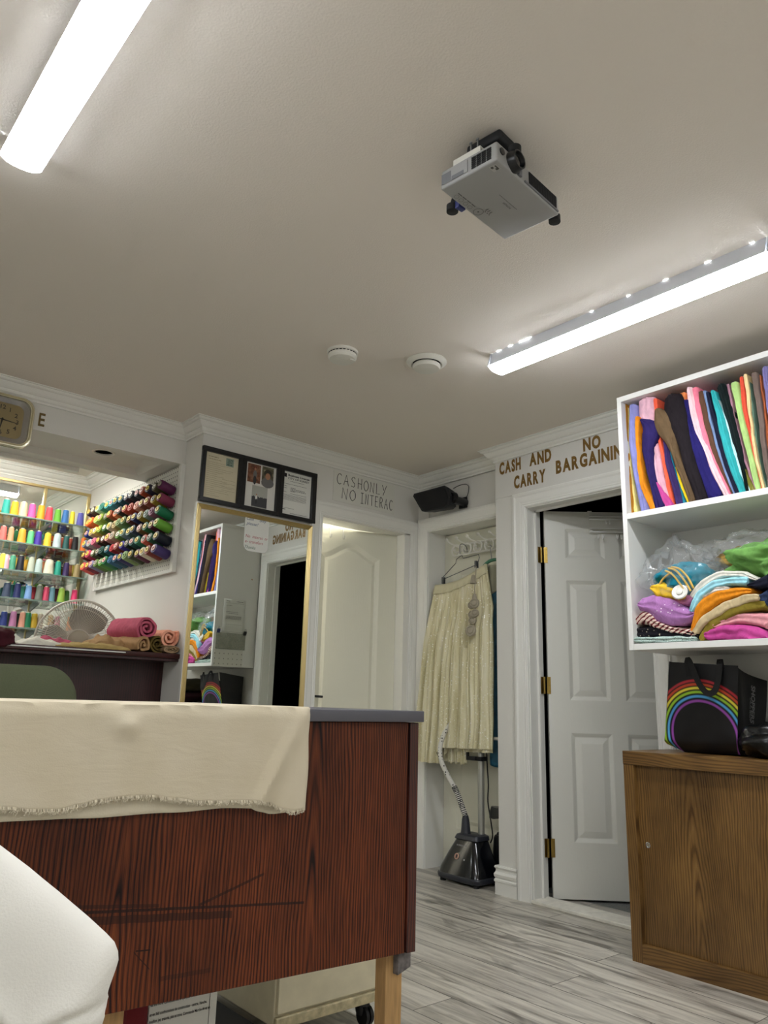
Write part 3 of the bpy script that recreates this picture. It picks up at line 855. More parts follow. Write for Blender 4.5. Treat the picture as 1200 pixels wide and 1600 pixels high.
# door 3: flat closet door at the back of the recess
T3 = lambda s, z, o: Vector((3.56 - o, 3.551 - s, 0.008 + z))
W3, H3 = 0.66, 2.045
mb = MB()
P3 = [[(0.11, 0.22), (0.55, 0.22), (0.55, 0.80), (0.11, 0.80)], [(0.11, 0.98), (0.55, 0.98), (0.55, 1.80), (0.11, 1.80)]]
door_face(mb, T3, W3, H3, P3, 0.007, 0.03, 0.003, 0.02)
b0 = mb.ring([T3(0, 0, 0), T3(W3, 0, 0), T3(W3, H3, 0), T3(0, H3, 0)])
b1 = mb.ring([T3(0, 0, -0.035), T3(W3, 0, -0.035), T3(W3, H3, -0.035), T3(0, H3, -0.035)])
mb.bridge(b0, b1)
mb.cap(b1[::-1])
struct(mb, 'door_3', M_DOORW, label='white closet door at the back of the recess behind the hanging skirt')

# ------------------------------------------------------------------ lamps of the room, with added fill tubes
M_HOUSE = mat('fixture_housing', 'd8dce4', 0.4)
M_LENS = emit_mat('tube_lens', TUBE_COLOR, TUBE_POWER)
M_LENS_FILL = emit_mat('fill_tube_lens', TUBE_COLOR, TUBE_POWER * 0.6)
def tube_light(x0, x1, y0, y1, label, along='y', power=None, leaks=None):
    def q(a, b, z):
        return (a, b, z) if along == 'y' else (b, a, z)
    c = (x0 + x1) / 2
    t = thing('tube_light', label, 'light', q(c, (y0 + y1) / 2, CZ), 'ceiling tube lights')
    mb = MB()
    P = [(x0, 2.3755), (x0 + 0.024, CZ), (x1 - 0.024, CZ), (x1, 2.3755)]
    mb.loft([[q(a, y, z) for a, z in P] for y in (y0 + 0.004, y1 - 0.004)])
    mb.build('housing', M_HOUSE, t, smooth=False)
    mb = MB()
    L = [(x0 + 0.002, 2.3752), (x0 - 0.0006, 2.3750), (x0 - 0.0006, 2.3735), (x0 + 0.008, 2.3670), (x0 + 0.018, 2.3610), (x0 + 0.034, 2.3575), (c, 2.3565), (x1 - 0.034, 2.3575), (x1 - 0.018, 2.3610), (x1 - 0.008, 2.3670), (x1 + 0.0006, 2.3735), (x1 + 0.0006, 2.3750), (x1 - 0.002, 2.3752)]
    mb.loft([[q(a, y, z) for a, z in L] for y in (y0, y1)])
    mb.build('lens', power or M_LENS, t, smooth=True, angle=30)
    for y in (y0, y1):
        s = -1 if y == y0 else 1
        mb = MB()
        mb.loft([[q(a, y + s * d, z) for a, z in [(x0, 2.3735), (x0 + 0.02, CZ - 0.001), (x1 - 0.02, CZ - 0.001), (x1, 2.3735)]] for d in (0.0005, 0.006)])
        mb.build('end_cap', M_HOUSE, t, smooth=False)
    if leaks:
        for y, l in leaks:
            MB().box(x0 + 0.0225, x0 + 0.0245, y - l, y + l, CZ - 0.0022, CZ - 0.0005).build('leak_glow', M_LENS, t, smooth=False)  # small glowing boxes stand in for light leaking at the seam
    return t
tube_light(2.283, 2.393, 0.855, 2.025, 'long tube light on ceiling above the white shelf of fabrics', leaks=[(0.902, 0.005), (1.053, 0.009), (1.209, 0.008), (1.356, 0.006), (1.516, 0.005), (1.84, 0.030), (1.919, 0.010), (1.983, 0.010)])
tube_light(0.330, 0.438, 0.850, 2.045, 'long tube light on ceiling at the upper left corner')
tube_light(2.283, 2.393, -1.75, -0.58, 'added unseen fill tube light on ceiling behind the viewpoint, in line with the one over the shelf')  # this and the next: unseen fill lamps, added to brighten the room
tube_light(0.330, 0.438, -1.75, -0.58, 'added unseen fill tube light on ceiling behind the viewpoint, in line with the upper left one')
tube_light(-1.10, -0.99, 0.855, 2.025, 'added fill tube light on ceiling at the far left, out of view', power=M_LENS_FILL)  # this and the next: fill lamps added for the surfaces facing left
tube_light(-1.10, -0.99, -1.75, -0.58, 'added fill tube light on ceiling at the far left rear, out of view', power=M_LENS_FILL)
tube_light(4.70, 4.80, 0.2, 1.45, 'tube light inside the thread alcove above the pass-through counter', 'x', emit_mat('alcove_lens', (1.0, 0.98, 0.93), ALCOVE_POWER))
lt = thing('ceiling_light', 'round flush light on ceiling of the room behind the ajar door', 'light', (2.9, 4.6, CZ))
MB().lathe([(0.13, 0), (0.13, -0.02), (0.09, -0.05), (0.0, -0.06)], (2.9, 4.6, CZ), (0, 0, 1), 28).build('diffuser', emit_mat('back_room_lens', (1.0, 0.97, 0.88), BACKROOM_POWER), lt)
MB().lathe([(0.145, 0), (0.145, -0.012), (0.131, -0.014)], (2.9, 4.6, CZ), (0, 0, 1), 28).build('base_plate', M_WHITEP, lt)

mb = MB()
mb.lathe([(0.052, 0.0), (0.062, 0.0), (0.062, -0.004), (0.058, -0.007), (0.049, -0.006), (0.049, 0.004)], (hc[0], hc[1], 2.262), (0, 0, 1), 32, caps=False)
dl = mb.build('recessed_light', M_TRIM)
tag(dl, 'unlit recessed light trim ring under the dropped header', 'light')
MB().lathe([(0.049, 0.002), (0.049, 0.06), (0.0, 0.06)], (hc[0], hc[1], 2.262), (0, 0, 1), 28, caps=False).build('shaded_hole', mat('shaded_hole', '020203', 0.9, spec=0.05), dl)  # hole lining coloured near black in place of the shade inside

# ------------------------------------------------------------------ front counter
ctr = thing('counter', 'red-brown wooden counter with a grey top in the foreground', 'counter', (0.75, 1.6, 0))
MB().box(0.05, 1.335, 1.400, 2.06, 0.912, 0.938, 0.002).build('top', mat('grey_laminate', '55545a', 0.5, bump=0.05), ctr)
def cb(x): return 0.402 + (1.33 - x) * 0.030                # the panel's lower edge rises slightly to the left
mb = MB()
X0, X1 = 0.06, 1.302
mb.hexa([(X0, 1.420, cb(X0)), (X1, 1.420, cb(X1)), (X1, 1.438, cb(X1)), (X0, 1.438, cb(X0)), (X0, 1.420, 0.911), (X1, 1.420, 0.911), (X1, 1.438, 0.911), (X0, 1.438, 0.911)], 0.002)
ob = MB(); ob.bm.free(); ob.bm = mb.bm
pnl = mb.build('front_panel', M_OAKRED, None, smooth=False)
# material coordinates are measured from the panel's own middle
ctr_panel_c = Vector((1.03, 1.42, 0.55))
for v in pnl.data.vertices:
    v.co -= ctr_panel_c
pnl.parent = ctr
pnl.location = ctr_panel_c - Vector(ctr.location)
MB().hexa([(1.304, 1.416, cb(1.304)), (1.332, 1.416, cb(1.332)), (1.332, 1.46, cb(1.332)), (1.304, 1.46, cb(1.304)), (1.304, 1.416, 0.910), (1.332, 1.416, 0.910), (1.332, 1.46, 0.910), (1.304, 1.46, 0.910)], 0.002).build('edge_strip', M_OAKEDGE, ctr, smooth=False)
for x, w_, y in ((0.624, 0.038, 1.462), (1.283, 0.05, 1.462), (0.08, 0.05, 2.0), (0.60, 0.05, 2.0)):
    MB().box(x, x + w_, y, y + 0.038, 0.0, 0.912, 0.002).build('leg', M_PINE, ctr, smooth=False)
mb = MB()
mb.hexa([(1.305, 1.445, 0.350), (1.345, 1.445, 0.362), (1.345, 1.475, 0.362), (1.305, 1.475, 0.350), (1.305, 1.445, 0.405), (1.345, 1.445, 0.405), (1.345, 1.475, 0.405), (1.305, 1.475, 0.405)], 0.002)
mb.build('bracket', mat('chipped_bracket', '6a6462', 0.6, var=0.5, var_scale=60), ctr)

# cream cotton cloth over the counter
def cotton():
    w = NT('cream_cotton', 0.9, 0.2)
    n = w.n('TexNoise', {'Vector': w.obj(), 'Scale': 9.0, 'Detail': 5.0}).outputs[0]
    n2 = w.n('TexNoise', {'Vector': w.obj((1, 1, 1)), 'Scale': 420.0, 'Detail': 2.0}).outputs[0]
    n3 = w.n('TexNoise', {'Vector': w.obj((1, 1, 4), (0, 0.3, 0)), 'Scale': 13.0, 'Detail': 6.0, 'Distortion': 1.0}).outputs[0]
    w.color(w.ramp(n, [(0.3, 'c8bca2'), (0.7, 'd0c5ae')]))
    w.bump(w.math('ADD', w.math('MULTIPLY', n2, 0.3), n3), 0.16, 0.006)
    return w.m
M_COTTON = cotton()
clo = thing('draped_cloth', 'cream cotton cloth with a frayed hem hanging over the counter front', 'cloth', (0.6, 1.41, 0.94))
HEM = [(0.20, 0.770), (0.387, 0.771), (0.44, 0.764), (0.479, 0.762), (0.51, 0.767), (0.544, 0.773), (0.59, 0.776), (0.638, 0.776), (0.69, 0.768), (0.742, 0.760), (0.80, 0.757), (0.87, 0.754), (0.90, 0.748), (0.933, 0.735), (0.96, 0.729), (0.990, 0.731)]
UND = [(0.20, 0.752), (0.39, 0.749), (0.482, 0.747), (0.56, 0.744), (0.653, 0.745), (0.72, 0.743), (0.798, 0.745), (0.86, 0.742), (0.885, 0.733), (0.92, 0.726), (0.945, 0.727)]
def interp(P, x):
    for (a, b), (c, d) in zip(P, P[1:]):
        if x <= c:
            t = (x - a) / (c - a)
            t = t * t * (3 - 2 * t)
            return b + (d - b) * t
    return P[-1][1]
def cloth_fn(hem, x0, x1, y, back, amp, rip):
    def F(u, v):
        x = x0 + (x1 - x0) * u
        zb = interp(hem, x)
        L1, L2 = back - y, 0.938 - zb
        s = v * (L1 + L2)
        r = 0.008
        if s < L1:
            p = Vector((x, back - s, 0.9425 if y < 1.4 else 0.9405))
            if s > L1 - r:
                k = (s - L1 + r) / r
                p.z -= 0.0025 * k * k
        else:
            d = s - L1
            q = min(1, d / 0.016)
            p = Vector((x, y + 0.003 * (1 - q) - 0.002 * q, 0.94 - d))
            f = d / L2
            p.y -= amp * f * (0.5 + 0.5 * noise.noise(Vector((x * rip, d * 3, 1.7))))
            # diagonal stress folds near the right end and a small pucker
            t = (x - 0.93) + (0.938 - p.z) * 0.55
            g = math.exp(-((t - 0.045) / 0.016) ** 2) * f * (1 - f * 0.5)
            g2 = math.exp(-((t - 0.085) / 0.020) ** 2) * f * (1 - f * 0.5)
            p.y += -0.022 * g + 0.010 * g2
            pk = math.exp(-((x - 0.585) / 0.022) ** 2 - ((0.938 - p.z - 0.035) / 0.016) ** 2)
            p.y -= 0.010 * pk
            p.x -= 0.004 * f * u + 0.002 * math.sin(d * 40) * u * f
            p.y = min(p.y, 1.4145)
        return p
    return F
mb = MB()
mb.grid(cloth_fn(HEM, 0.20, 0.990, 1.397, 1.95, 0.010, 9), 90, 110)
o = mb.build('cloth_layer', M_COTTON, clo)
md = o.modifiers.new('solid', 'SOLIDIFY'); md.thickness = 0.0018; md.offset = -1
mb = MB()
mb.grid(cloth_fn(UND, 0.20, 0.950, 1.4095, 1.90, 0.003, 5), 60, 90)
o = mb.build('under_layer', mat('cream_cotton_under', 'd8ceb6', 0.9, bump=0.2, bump_scale=300, spec=0.2), clo)
md = o.modifiers.new('solid', 'SOLIDIFY'); md.thickness = 0.0015; md.offset = -1
mb = MB()
Fh = cloth_fn(HEM, 0.20, 0.990, 1.397, 1.95, 0.010, 9)
for k in range(700):
    u = random.random()
    p = Fh(u, 1.0)
    L = random.uniform(0.003, 0.008)
    a = random.uniform(-0.9, 0.9)
    q = p + Vector((L * 0.6 * a, -random.uniform(0.001, 0.004), -L * random.uniform(0.1, 0.8)))
    q2 = q + Vector((random.uniform(-0.003, 0.003), -0.001, random.uniform(-0.003, 0.002)))
    mb.tube([p + Vector((0, -0.001, 0.004)), p + Vector((0, -0.003, 0)), q, q2], 0.0006, 4)
fr = mb.build('frayed_hem', mat('cream_thread', 'cfc5ae', 0.9, spec=0.2), clo)
fr['kind'] = 'stuff'

# foreground: thick white cloth
M_FLEECE = mat('white_fleece', 'e2dfd6', 0.95, bump=0.12, bump_scale=500, spec=0.15)
wr = Vector((math.cos(YAW), -math.sin(YAW), 0))             # along the counter side of the seat
wf = Vector((math.sin(YAW), math.cos(YAW), 0))
wbase = wf * 0.74
def white_outline():
    # (right offset, height) of the silhouette at 0.74 m; the hem sits at the lower right
    P = [(-0.4781, 0.8903), (-0.4011, 0.8545), (-0.3378, 0.8214), (-0.3094, 0.8045), (-0.28, 0.7853), (-0.2519, 0.7658), (-0.2346, 0.7529), (-0.2265, 0.746), (-0.2223, 0.7385), (-0.221, 0.732), (-0.2224, 0.7244), (-0.2246, 0.7144), (-0.226, 0.707), (-0.2265, 0.7032), (-0.2274, 0.7006), (-0.2265, 0.697), (-0.2264, 0.690), (-0.2287, 0.6825), (-0.227, 0.6777), (-0.2324, 0.6632), (-0.25, 0.5886), (-0.27, 0.30), (-0.29, 0.01), (-0.56, 0.01), (-0.60, 0.5), (-0.60, 0.87)]
    return P
PO = [(a, b) for a, b in white_outline()]
# resample the outline
RS = []
for (a, b), (c, d) in zip(PO, PO[1:] + PO[:1]):
    m = max(1, int(math.dist((a, b), (c, d)) / 0.0022))
    for k in range(m):
        RS.append((a + (c - a) * k / m, b + (d - b) * k / m))
def segd(p, a, b):
    a, b, p = Vector(a), Vector(b), Vector(p)
    t = max(0, min(1, (p - a).dot(b - a) / (b - a).length_squared))
    return (p - a - (b - a) * t).length
CREASE = [((-0.36, 0.745), (-0.3218, 0.7145), 0.009, 0.004), ((-0.3218, 0.7145), (-0.2828, 0.6812), 0.009, 0.004), ((-0.2828, 0.6812), (-0.26, 0.65), 0.009, 0.004), ((-0.2255, 0.7016), (-0.2474, 0.6967), 0.009, 0.005), ((-0.2474, 0.6967), (-0.263, 0.689), 0.009, 0.005), ((-0.263, 0.689), (-0.2728, 0.6805), 0.009, 0.005), ((-0.2728, 0.6805), (-0.282, 0.655), 0.007, 0.005)]
mb = MB()
cx, cz = -0.40, 0.52
RINGS = 90
def wp(s, i):
    x, z = RS[i]
    X, Z = cx + (x - cx) * s, cz + (z - cz) * s
    h = 0.045 * math.sqrt(max(0.0, 1 - s ** 7)) + 0.006 * noise.noise(Vector((X * 14, Z * 14, 3)))
    q = [0.0, 0.0]
    for a, b, dep, wd in CREASE:
        d_ = segd((X, Z), a, b)
        q[0] = max(q[0], dep * math.exp(-(d_ / wd) ** 2))
        q[1] = max(q[1], dep * 0.7 * math.exp(-(d_ / (wd * 3.2)) ** 2))
    h += q[1] - q[0]
    return wbase + wr * X - wf * h + Vector((0, 0, Z))
prev = None
for k in range(RINGS + 1):
    s = 1 - (1 - k / RINGS) ** 1.6 if k else 0
    if k == 0:
        c0 = mb.bm.verts.new(wp(0.0001, 0))
        continue
    ring = [mb.bm.verts.new(wp(s, i)) for i in range(len(RS))]
    if prev is None:
        for i in range(len(RS)):
            mb.bm.faces.new((c0, ring[i], ring[(i + 1) % len(RS)]))
    else:
        mb.bridge(prev, ring)
    prev = ring
bk = [mb.bm.verts.new(wbase + wr * (cx + (x - cx) * 0.9) + wf * 0.05 + Vector((0, 0, cz + (z - cz) * 0.9))) for x, z in RS]
mb.bridge(prev, bk)
mb.cap(bk[::-1])
wc = mb.build('white_garment', M_FLEECE, angle=60)
tag(wc, 'thick white fleece garment bunched in the lower left foreground before the counter', 'garment')

# under the counter
cart = thing('drawer_cart', 'cream metal drawer cart on casters under the counter', 'cart', (1.54, 2.2, 0))
M_CREAM = mat('cream_metal', 'cfc6a8', 0.4, var=0.06, var_scale=20)
MB().box(1.343, 1.735, 2.0, 2.55, 0.072, 0.66, 0.004).build('body', M_CREAM, cart, smooth=False)
for z0, z1 in ((0.105, 0.37), (0.378, 0.645)):
    d = MB().box(1.350, 1.722, 1.990, 2.002, z0, z1, 0.002).build('drawer', M_CREAM, cart, smooth=False)
MB().box(1.343, 1.735, 1.984, 2.0, 0.070, 0.098, 0.003).build('bottom_rail', mat('cream_worn', 'b8ac88', 0.5, var=0.3, var_scale=50), cart, smooth=False)
MB().box(1.724, 1.737, 1.987, 2.0, 0.072, 0.66, 0.002).build('side_rail', M_CREAM, cart, smooth=False)
for x, y in ((1.385, 2.03), (1.69, 2.03), (1.385, 2.51), (1.69, 2.51)):
    mb = MB()
    mb.cyl((x, y, 0.05), (x, y, 0.074), 0.012)
    mb.cyl((x - 0.014, y - 0.012, 0.027), (x - 0.003, y - 0.012, 0.027), 0.027, seg=24).cyl((x + 0.003, y - 0.012, 0.027), (x + 0.014, y - 0.012, 0.027), 0.027, seg=24)
    mb.lathe([(0.0, 0.0), (0.02, 0.0), (0.024, -0.012), (0.02, -0.03)], (x, y, 0.058), (0, 0, 1), 20)
    mb.build('caster', M_BLACKP, cart)
bx = thing('carton', 'white carton printed with small text under the counter', 'box', (0.855, 1.68, 0))
MB().box(0.778, 0.932, 1.605, 1.76, 0.0, 0.46, 0.002).build('box_body', M_PAPER, bx, smooth=False)
mb = MB()
LN = ['ettes with 8 spray patterns - center, shower, soaker, cone,', 'flat and more. Convenient thumb operated On Off control', 'es en 360 configurations de construction - centre, blanche,', 'bouillon, jet, triangle, plat et cone. Commande Marche-Arret en', 'pouce', 'res de lluvia - centro, fuerte, por goteo, neblina,']
for i, t in enumerate(LN):
    add_text(mb, t, (0.780, 1.6042, 0.362 - i * 0.0125 - (0.005 if i > 1 else 0) - (0.006 if i > 4 else 0)), (1, 0, 0), (0, 0, 1), 0.0058, w=0.0022 * len(t) * 0.98, bold=0.02)
mb.box(0.9135, 0.9142, 1.6040, 1.6048, 0.0, 0.46)
mb.build('print', M_INK, bx, smooth=False)
mb = MB()
mb.loft([[(0.745 + 0.036 * sc * math.cos(2 * PI * k / 20) * (1 + 0.15 * math.sin(3 * k)), 1.63 + 0.06 * sc * math.sin(2 * PI * k / 20), z) for k in range(20)] for z, sc in ((0.0, 0.9), (0.08, 1.0), (0.2, 1.0), (0.36, 0.9), (0.42, 0.7), (0.44, 0.3))])
rb = mb.build('cloth_bag', mat('dark_red_cloth', '6c1018', 0.85, bump=0.3, bump_scale=60))
tag(rb, 'dark red cloth bag beside the white carton under the counter', 'bag')
mb = MB().box(0.98, 1.335, 2.06, 2.60, 0.0, 0.062, 0.004)  # flat black slab added in place of the dark shade beside the cart
db = mb.build('shade_slab', M_BLACKM, smooth=False)
tag(db, 'low black slab standing in for the floor shade left of the cream drawer cart', 'shade slab')

# ------------------------------------------------------------------ brown cabinet and what stands on it
cab = thing('sliding_door_cabinet', 'brown oak-veneer low cabinet with a recessed sliding door at right', 'cabinet', (3.1, 1.25, 0))
CY0, CY1 = 0.62, 1.866
MB().box(2.92, 3.295, CY0, CY1, 0.735, 0.788, 0.002).build('top', M_CABTOP, cab, smooth=False)
MB().box(2.922, 3.293, CY1 - 0.047, CY1 - 0.001, 0.0, 0.735, 0.001).build('side_panel', M_CABWOOD, cab, smooth=False)
MB().box(2.922, 3.293, CY0 + 0.001, CY0 + 0.047, 0.0, 0.735, 0.001).build('side_panel', M_CABWOOD, cab, smooth=False)
MB().box(2.922, 3.293, CY0 + 0.047, CY1 - 0.047, 0.0, 0.068, 0.001).build('plinth', M_CABTOP, cab, smooth=False)
MB().box(3.27, 3.293, CY0 + 0.047, CY1 - 0.047, 0.068, 0.735).build('back_panel', M_CABWOOD, cab, smooth=False)
d = MB().box(2.942, 2.958, 1.16, CY1 - 0.047, 0.068, 0.735, 0.001).build('sliding_door', M_CABWOOD, cab, smooth=False)
MB().lathe([(0.011, 0), (0.011, 0.003), (0.0085, 0.004), (0.007, 0.001), (0.0, 0.001)], (2.942, 1.782, 0.432), (-1, 0, 0), 24).build('lock', M_CHROME, d)
MB().box(2.962, 2.978, CY0 + 0.047, 1.22, 0.068, 0.735, 0.001).build('sliding_door', M_CABWOOD, cab, smooth=False)

# shopping bag with a neon rainbow
def bag_mat():
    w = NT('black_bag_rainbow', 0.5, 0.4)
    s = w.sep(w.obj())
    a = w.math('MULTIPLY', s[0], 1.0)
    d = w.math('SQRT', w.math('ADD', w.math('MULTIPLY', a, a), w.math('MULTIPLY', s[2], s[2])))
    cr = [('a050b4', 0.138), ('5cb4f0', 0.156), ('a4d438', 0.173), ('f4e448', 0.189), ('d4502c', 0.204), ('b82c38', 0.219)]
    c = (0.006, 0.006, 0.007, 1)
    for col, r in cr:
        dd = w.math('ABSOLUTE', w.math('SUBTRACT', d, r))
        g = w.n('MapRange', {'Value': dd, 1: 0.0018, 2: 0.0078, 3: 1.0, 4: 0.0}, interpolation_type='SMOOTHSTEP').outputs[0]
        c = w.mix(w.math('MULTIPLY', g, 0.95), c, col)
    w.color(c)
    return w.m
bag = thing('shopping_bag', 'black shopping bag with a neon rainbow on the brown cabinet', 'bag', (3.17, 1.57, 0.788))
M_BAG = mat('black_bag_fabric', '0a0a0b', 0.5, bump=0.2, bump_scale=25)
# front panel: its own mesh, coordinates centred on the rainbow's middle
FT = [Vector((3.052, 1.703, 1.158)), Vector((3.045, 1.412, 1.130))]      # top left, top right
FB = [Vector((3.085, 1.770, 0.790)), Vector((3.075, 1.455, 0.790))]
def bag_front(u, v):
    p = (FT[0] * (1 - u) + FT[1] * u) * (1 - v) + (FB[0] * (1 - u) + FB[1] * u) * v
    bul = 4 * u * (1 - u) * math.sin(PI * min(1, v * 1.0))
    p += Vector((-0.012 * bul, 0, 0))
    p.x += 0.004 * noise.noise(Vector((u * 5, v * 5, 0)))
    k = max(0, (v - 0.86) / 0.14)
    cut = max(0, 0.26 - u) / 0.26
    p.x += 0.03 * k * k
    p.z = max(p.z + 0.030 * k * cut, 0.789)
    return p
mb = MB()
mb.grid(bag_front, 24, 30)
fb = mb.build('front_panel', _mats.get('black_bag_rainbow') or bag_mat(), None, angle=80)
ex = (FB[1] + FT[1] - FB[0] - FT[0]).normalized()
cen = Vector((3.06, 1.583, 0.859))
nz = Vector((0, 0, 1))
ey = nz.cross(ex).normalized()
Mx = Matrix(((ex.x, ey.x, 0, cen.x), (ex.y, ey.y, 0, cen.y), (ex.z, ey.z, 1, cen.z), (0, 0, 0, 1)))
Mi = Mx.inverted()
for v in fb.data.vertices:
    v.co = Mi @ v.co
fb.parent = bag
fb.matrix_local = Matrix.Translation(-Vector(bag.location)) @ Mx
BT = [Vector((3.285, 1.690, 1.130)), Vector((3.285, 1.405, 1.085))]
BB = [Vector((3.27, 1.70, 0.790)), Vector((3.25, 1.44, 0.790))]
def bag_side(u, v):
    p = (FT[1] * (1 - u) + BT[1] * u) * (1 - v) + (bag_front(1, 1) * (1 - u) + BB[1] * u) * v
    p.y += 0.02 * math.sin(PI * u) * (1 - v) - 0.006 * math.sin(PI * v)
    if u == 0:
        p = bag_front(1, v)
    return p
mb = MB()
mb.grid(bag_side, 14, 30)
sp = mb.build('side_panel', M_BAG, bag, angle=80)
mb = MB()
mb.grid(lambda u, v: (FT[0] * (1 - u) + BT[0] * u) * (1 - v) + (bag_front(0, 1) * (1 - u) + BB[0] * u) * v if u > 0 else bag_front(0, v), 8, 30)
mb.build('side_panel', M_BAG, bag, angle=80)
mb = MB()
mb.grid(lambda u, v: (BT[0] * (1 - u) + BT[1] * u) * (1 - v) + (BB[0] * (1 - u) + BB[1] * u) * v, 8, 8)
mb.quad(bag_front(0, 1), bag_front(1, 1), BB[1], BB[0])
mb.build('back_panel', M_BAG, bag)
def strap(P, wd, side):
    mb = MB()
    C = catmull(P, 30)
    R = []
    for i, p in enumerate(C):
        a, b = Vector(C[max(i - 1, 0)]), Vector(C[min(i + 1, 30)])
        d = (b - a).normalized()
        n = Vector((-1, 0, 0))
        w = d.cross(n).normalized() * wd / 2
        p = Vector(p)
        R.append([p + w + n * 0.001, p - w + n * 0.001, p - w - n * 0.001, p + w - n * 0.001])
    mb.loft(R)
    return mb
strap([(3.046, 1.615, 1.080), (3.036, 1.615, 1.145), (3.028, 1.605, 1.162), (3.018, 1.585, 1.130), (3.012, 1.560, 1.070), (3.010, 1.530, 1.030), (3.010, 1.500, 1.030), (3.014, 1.484, 1.060), (3.022, 1.476, 1.110), (3.034, 1.474, 1.160), (3.046, 1.474, 1.075)], 0.024, 0).build('handle', mat('black_webbing', '050506', 0.7), bag)
# lettering runs up the side panel
mb = MB()
a = bag_side(0.62, 0.92) + Vector((-0.002, -0.004, 0))
upv = (bag_side(0.75, 0.30) - bag_side(0.60, 0.92)).normalized()
rt = (BT[1] - FT[1]).normalized()
add_text(mb, 'SHOPPERS', bag_side(0.56, 0.13) + Vector((0, -0.006, 0)), -upv, rt, 0.028, 0.15, bold=0.03)
add_text(mb, 'DRUG MART', bag_side(0.46, 0.30) + Vector((0, -0.0065, 0)), -upv, rt, 0.010, 0.09, bold=0.01)
for v in mb.bm.verts:
    uu = max(0.02, min(1, (v.co.x - FT[1].x) / (BT[1].x - FT[1].x)))
    vv = max(0, min(1, (1.11 - v.co.z) / 0.32))
    v.co.y = bag_side(uu, vv).y - 0.004
mb.build('lettering', mat('grey_print', '8c8c8c', 0.6), bag, smooth=False)

def lump(c, r, seed, amp=0.25, fz=1.0, floor=None, n=3, top=1.0):
    mb = MB()
    bmesh.ops.create_icosphere(mb.bm, subdivisions=n + 1, radius=1.0)
    for v in mb.bm.verts:
        d = v.co.copy()
        k = 1 + amp * noise.noise(d * 1.6 + Vector((seed, 0, 0))) + amp * 0.45 * noise.noise(d * 4.5 + Vector((0, seed, 0)))
        p = Vector((d.x * r[0], d.y * r[1], d.z * r[2])) * k
        v.co = Vector(c) + p
        if floor is not None and v.co.z < floor:
            v.co.z = floor
    return mb
b2 = lump((3.075, 1.30, 0.845), (0.085, 0.135, 0.068), 4.0, 0.28, floor=0.789).build('plastic_bag', mat('black_plastic_film', '08090a', 0.28, bump=0.3, bump_scale=40), angle=180)
tag(b2, 'crumpled black plastic bag lying right of the rainbow shopping bag', 'bag')
for i, (nm, col, c, r) in enumerate([('dark green', '28341c', (3.12, 1.04, 0.856), (0.15, 0.125, 0.07)), ('maroon', '3c1420', (3.13, 1.04, 0.985), (0.15, 0.12, 0.07)), ('olive brown', '48422c', (3.13, 1.05, 1.100), (0.14, 0.11, 0.06))]):
    zz = 0.789 + i * 0.108
    o = cloth_slab([(1.165, zz + 0.042, 0.055), (1.12, zz + 0.052, 0.098), (1.03, zz + 0.055, 0.106), (0.95, zz + 0.050, 0.096), (0.91, zz + 0.042, 0.05)], 2.985 + 0.01 * i, 3.25, seed=90 + i, wob=0.008, grooves=2, lo=zz, n=24).build('fabric_bundle', mat('bundle_' + nm.replace(' ', '_'), col, 0.8, bump=0.3, bump_scale=40), angle=70)
    tag(o, nm + ' fabric bundle seen in the mirror, ' + ('lowest', 'middle', 'topmost')[i] + ' of its stack on the brown cabinet', 'fabric', 'fabric bundles on the cabinet')

# ------------------------------------------------------------------ white shelf unit
shf = thing('shelf_unit', 'white open wall shelf holding fabrics above the brown cabinet', 'shelf', (3.1, 1.3, 1.20))
SY0, SY1 = 0.72, 1.808
MB().box(2.92, 3.308, SY0, SY1, 2.322, 2.347, 0.001).build('top_board', M_LAM, shf, smooth=False)
MB().box(2.92, 3.308, SY0, SY1 - 0.0225, 1.768, 1.794, 0.001).build('middle_board', M_LAM, shf, smooth=False)
MB().box(2.92, 3.308, SY0, SY1 - 0.0225, 1.199, 1.225, 0.001).build('bottom_board', M_LAM, shf, smooth=False)
MB().box(2.92, 3.308, SY1 - 0.022, SY1, 1.199, 2.322, 0.001).build('side_panel', M_LAM, shf, smooth=False)
MB().box(2.92, 3.308, SY0 - 0.0225, SY0 - 0.0005, 1.199, 2.347, 0.001).build('side_panel', M_LAM, shf, smooth=False)
MB().box(3.300, 3.308, SY0, SY1, 1.199, 2.347).build('back_panel', M_LAM, shf, smooth=False)

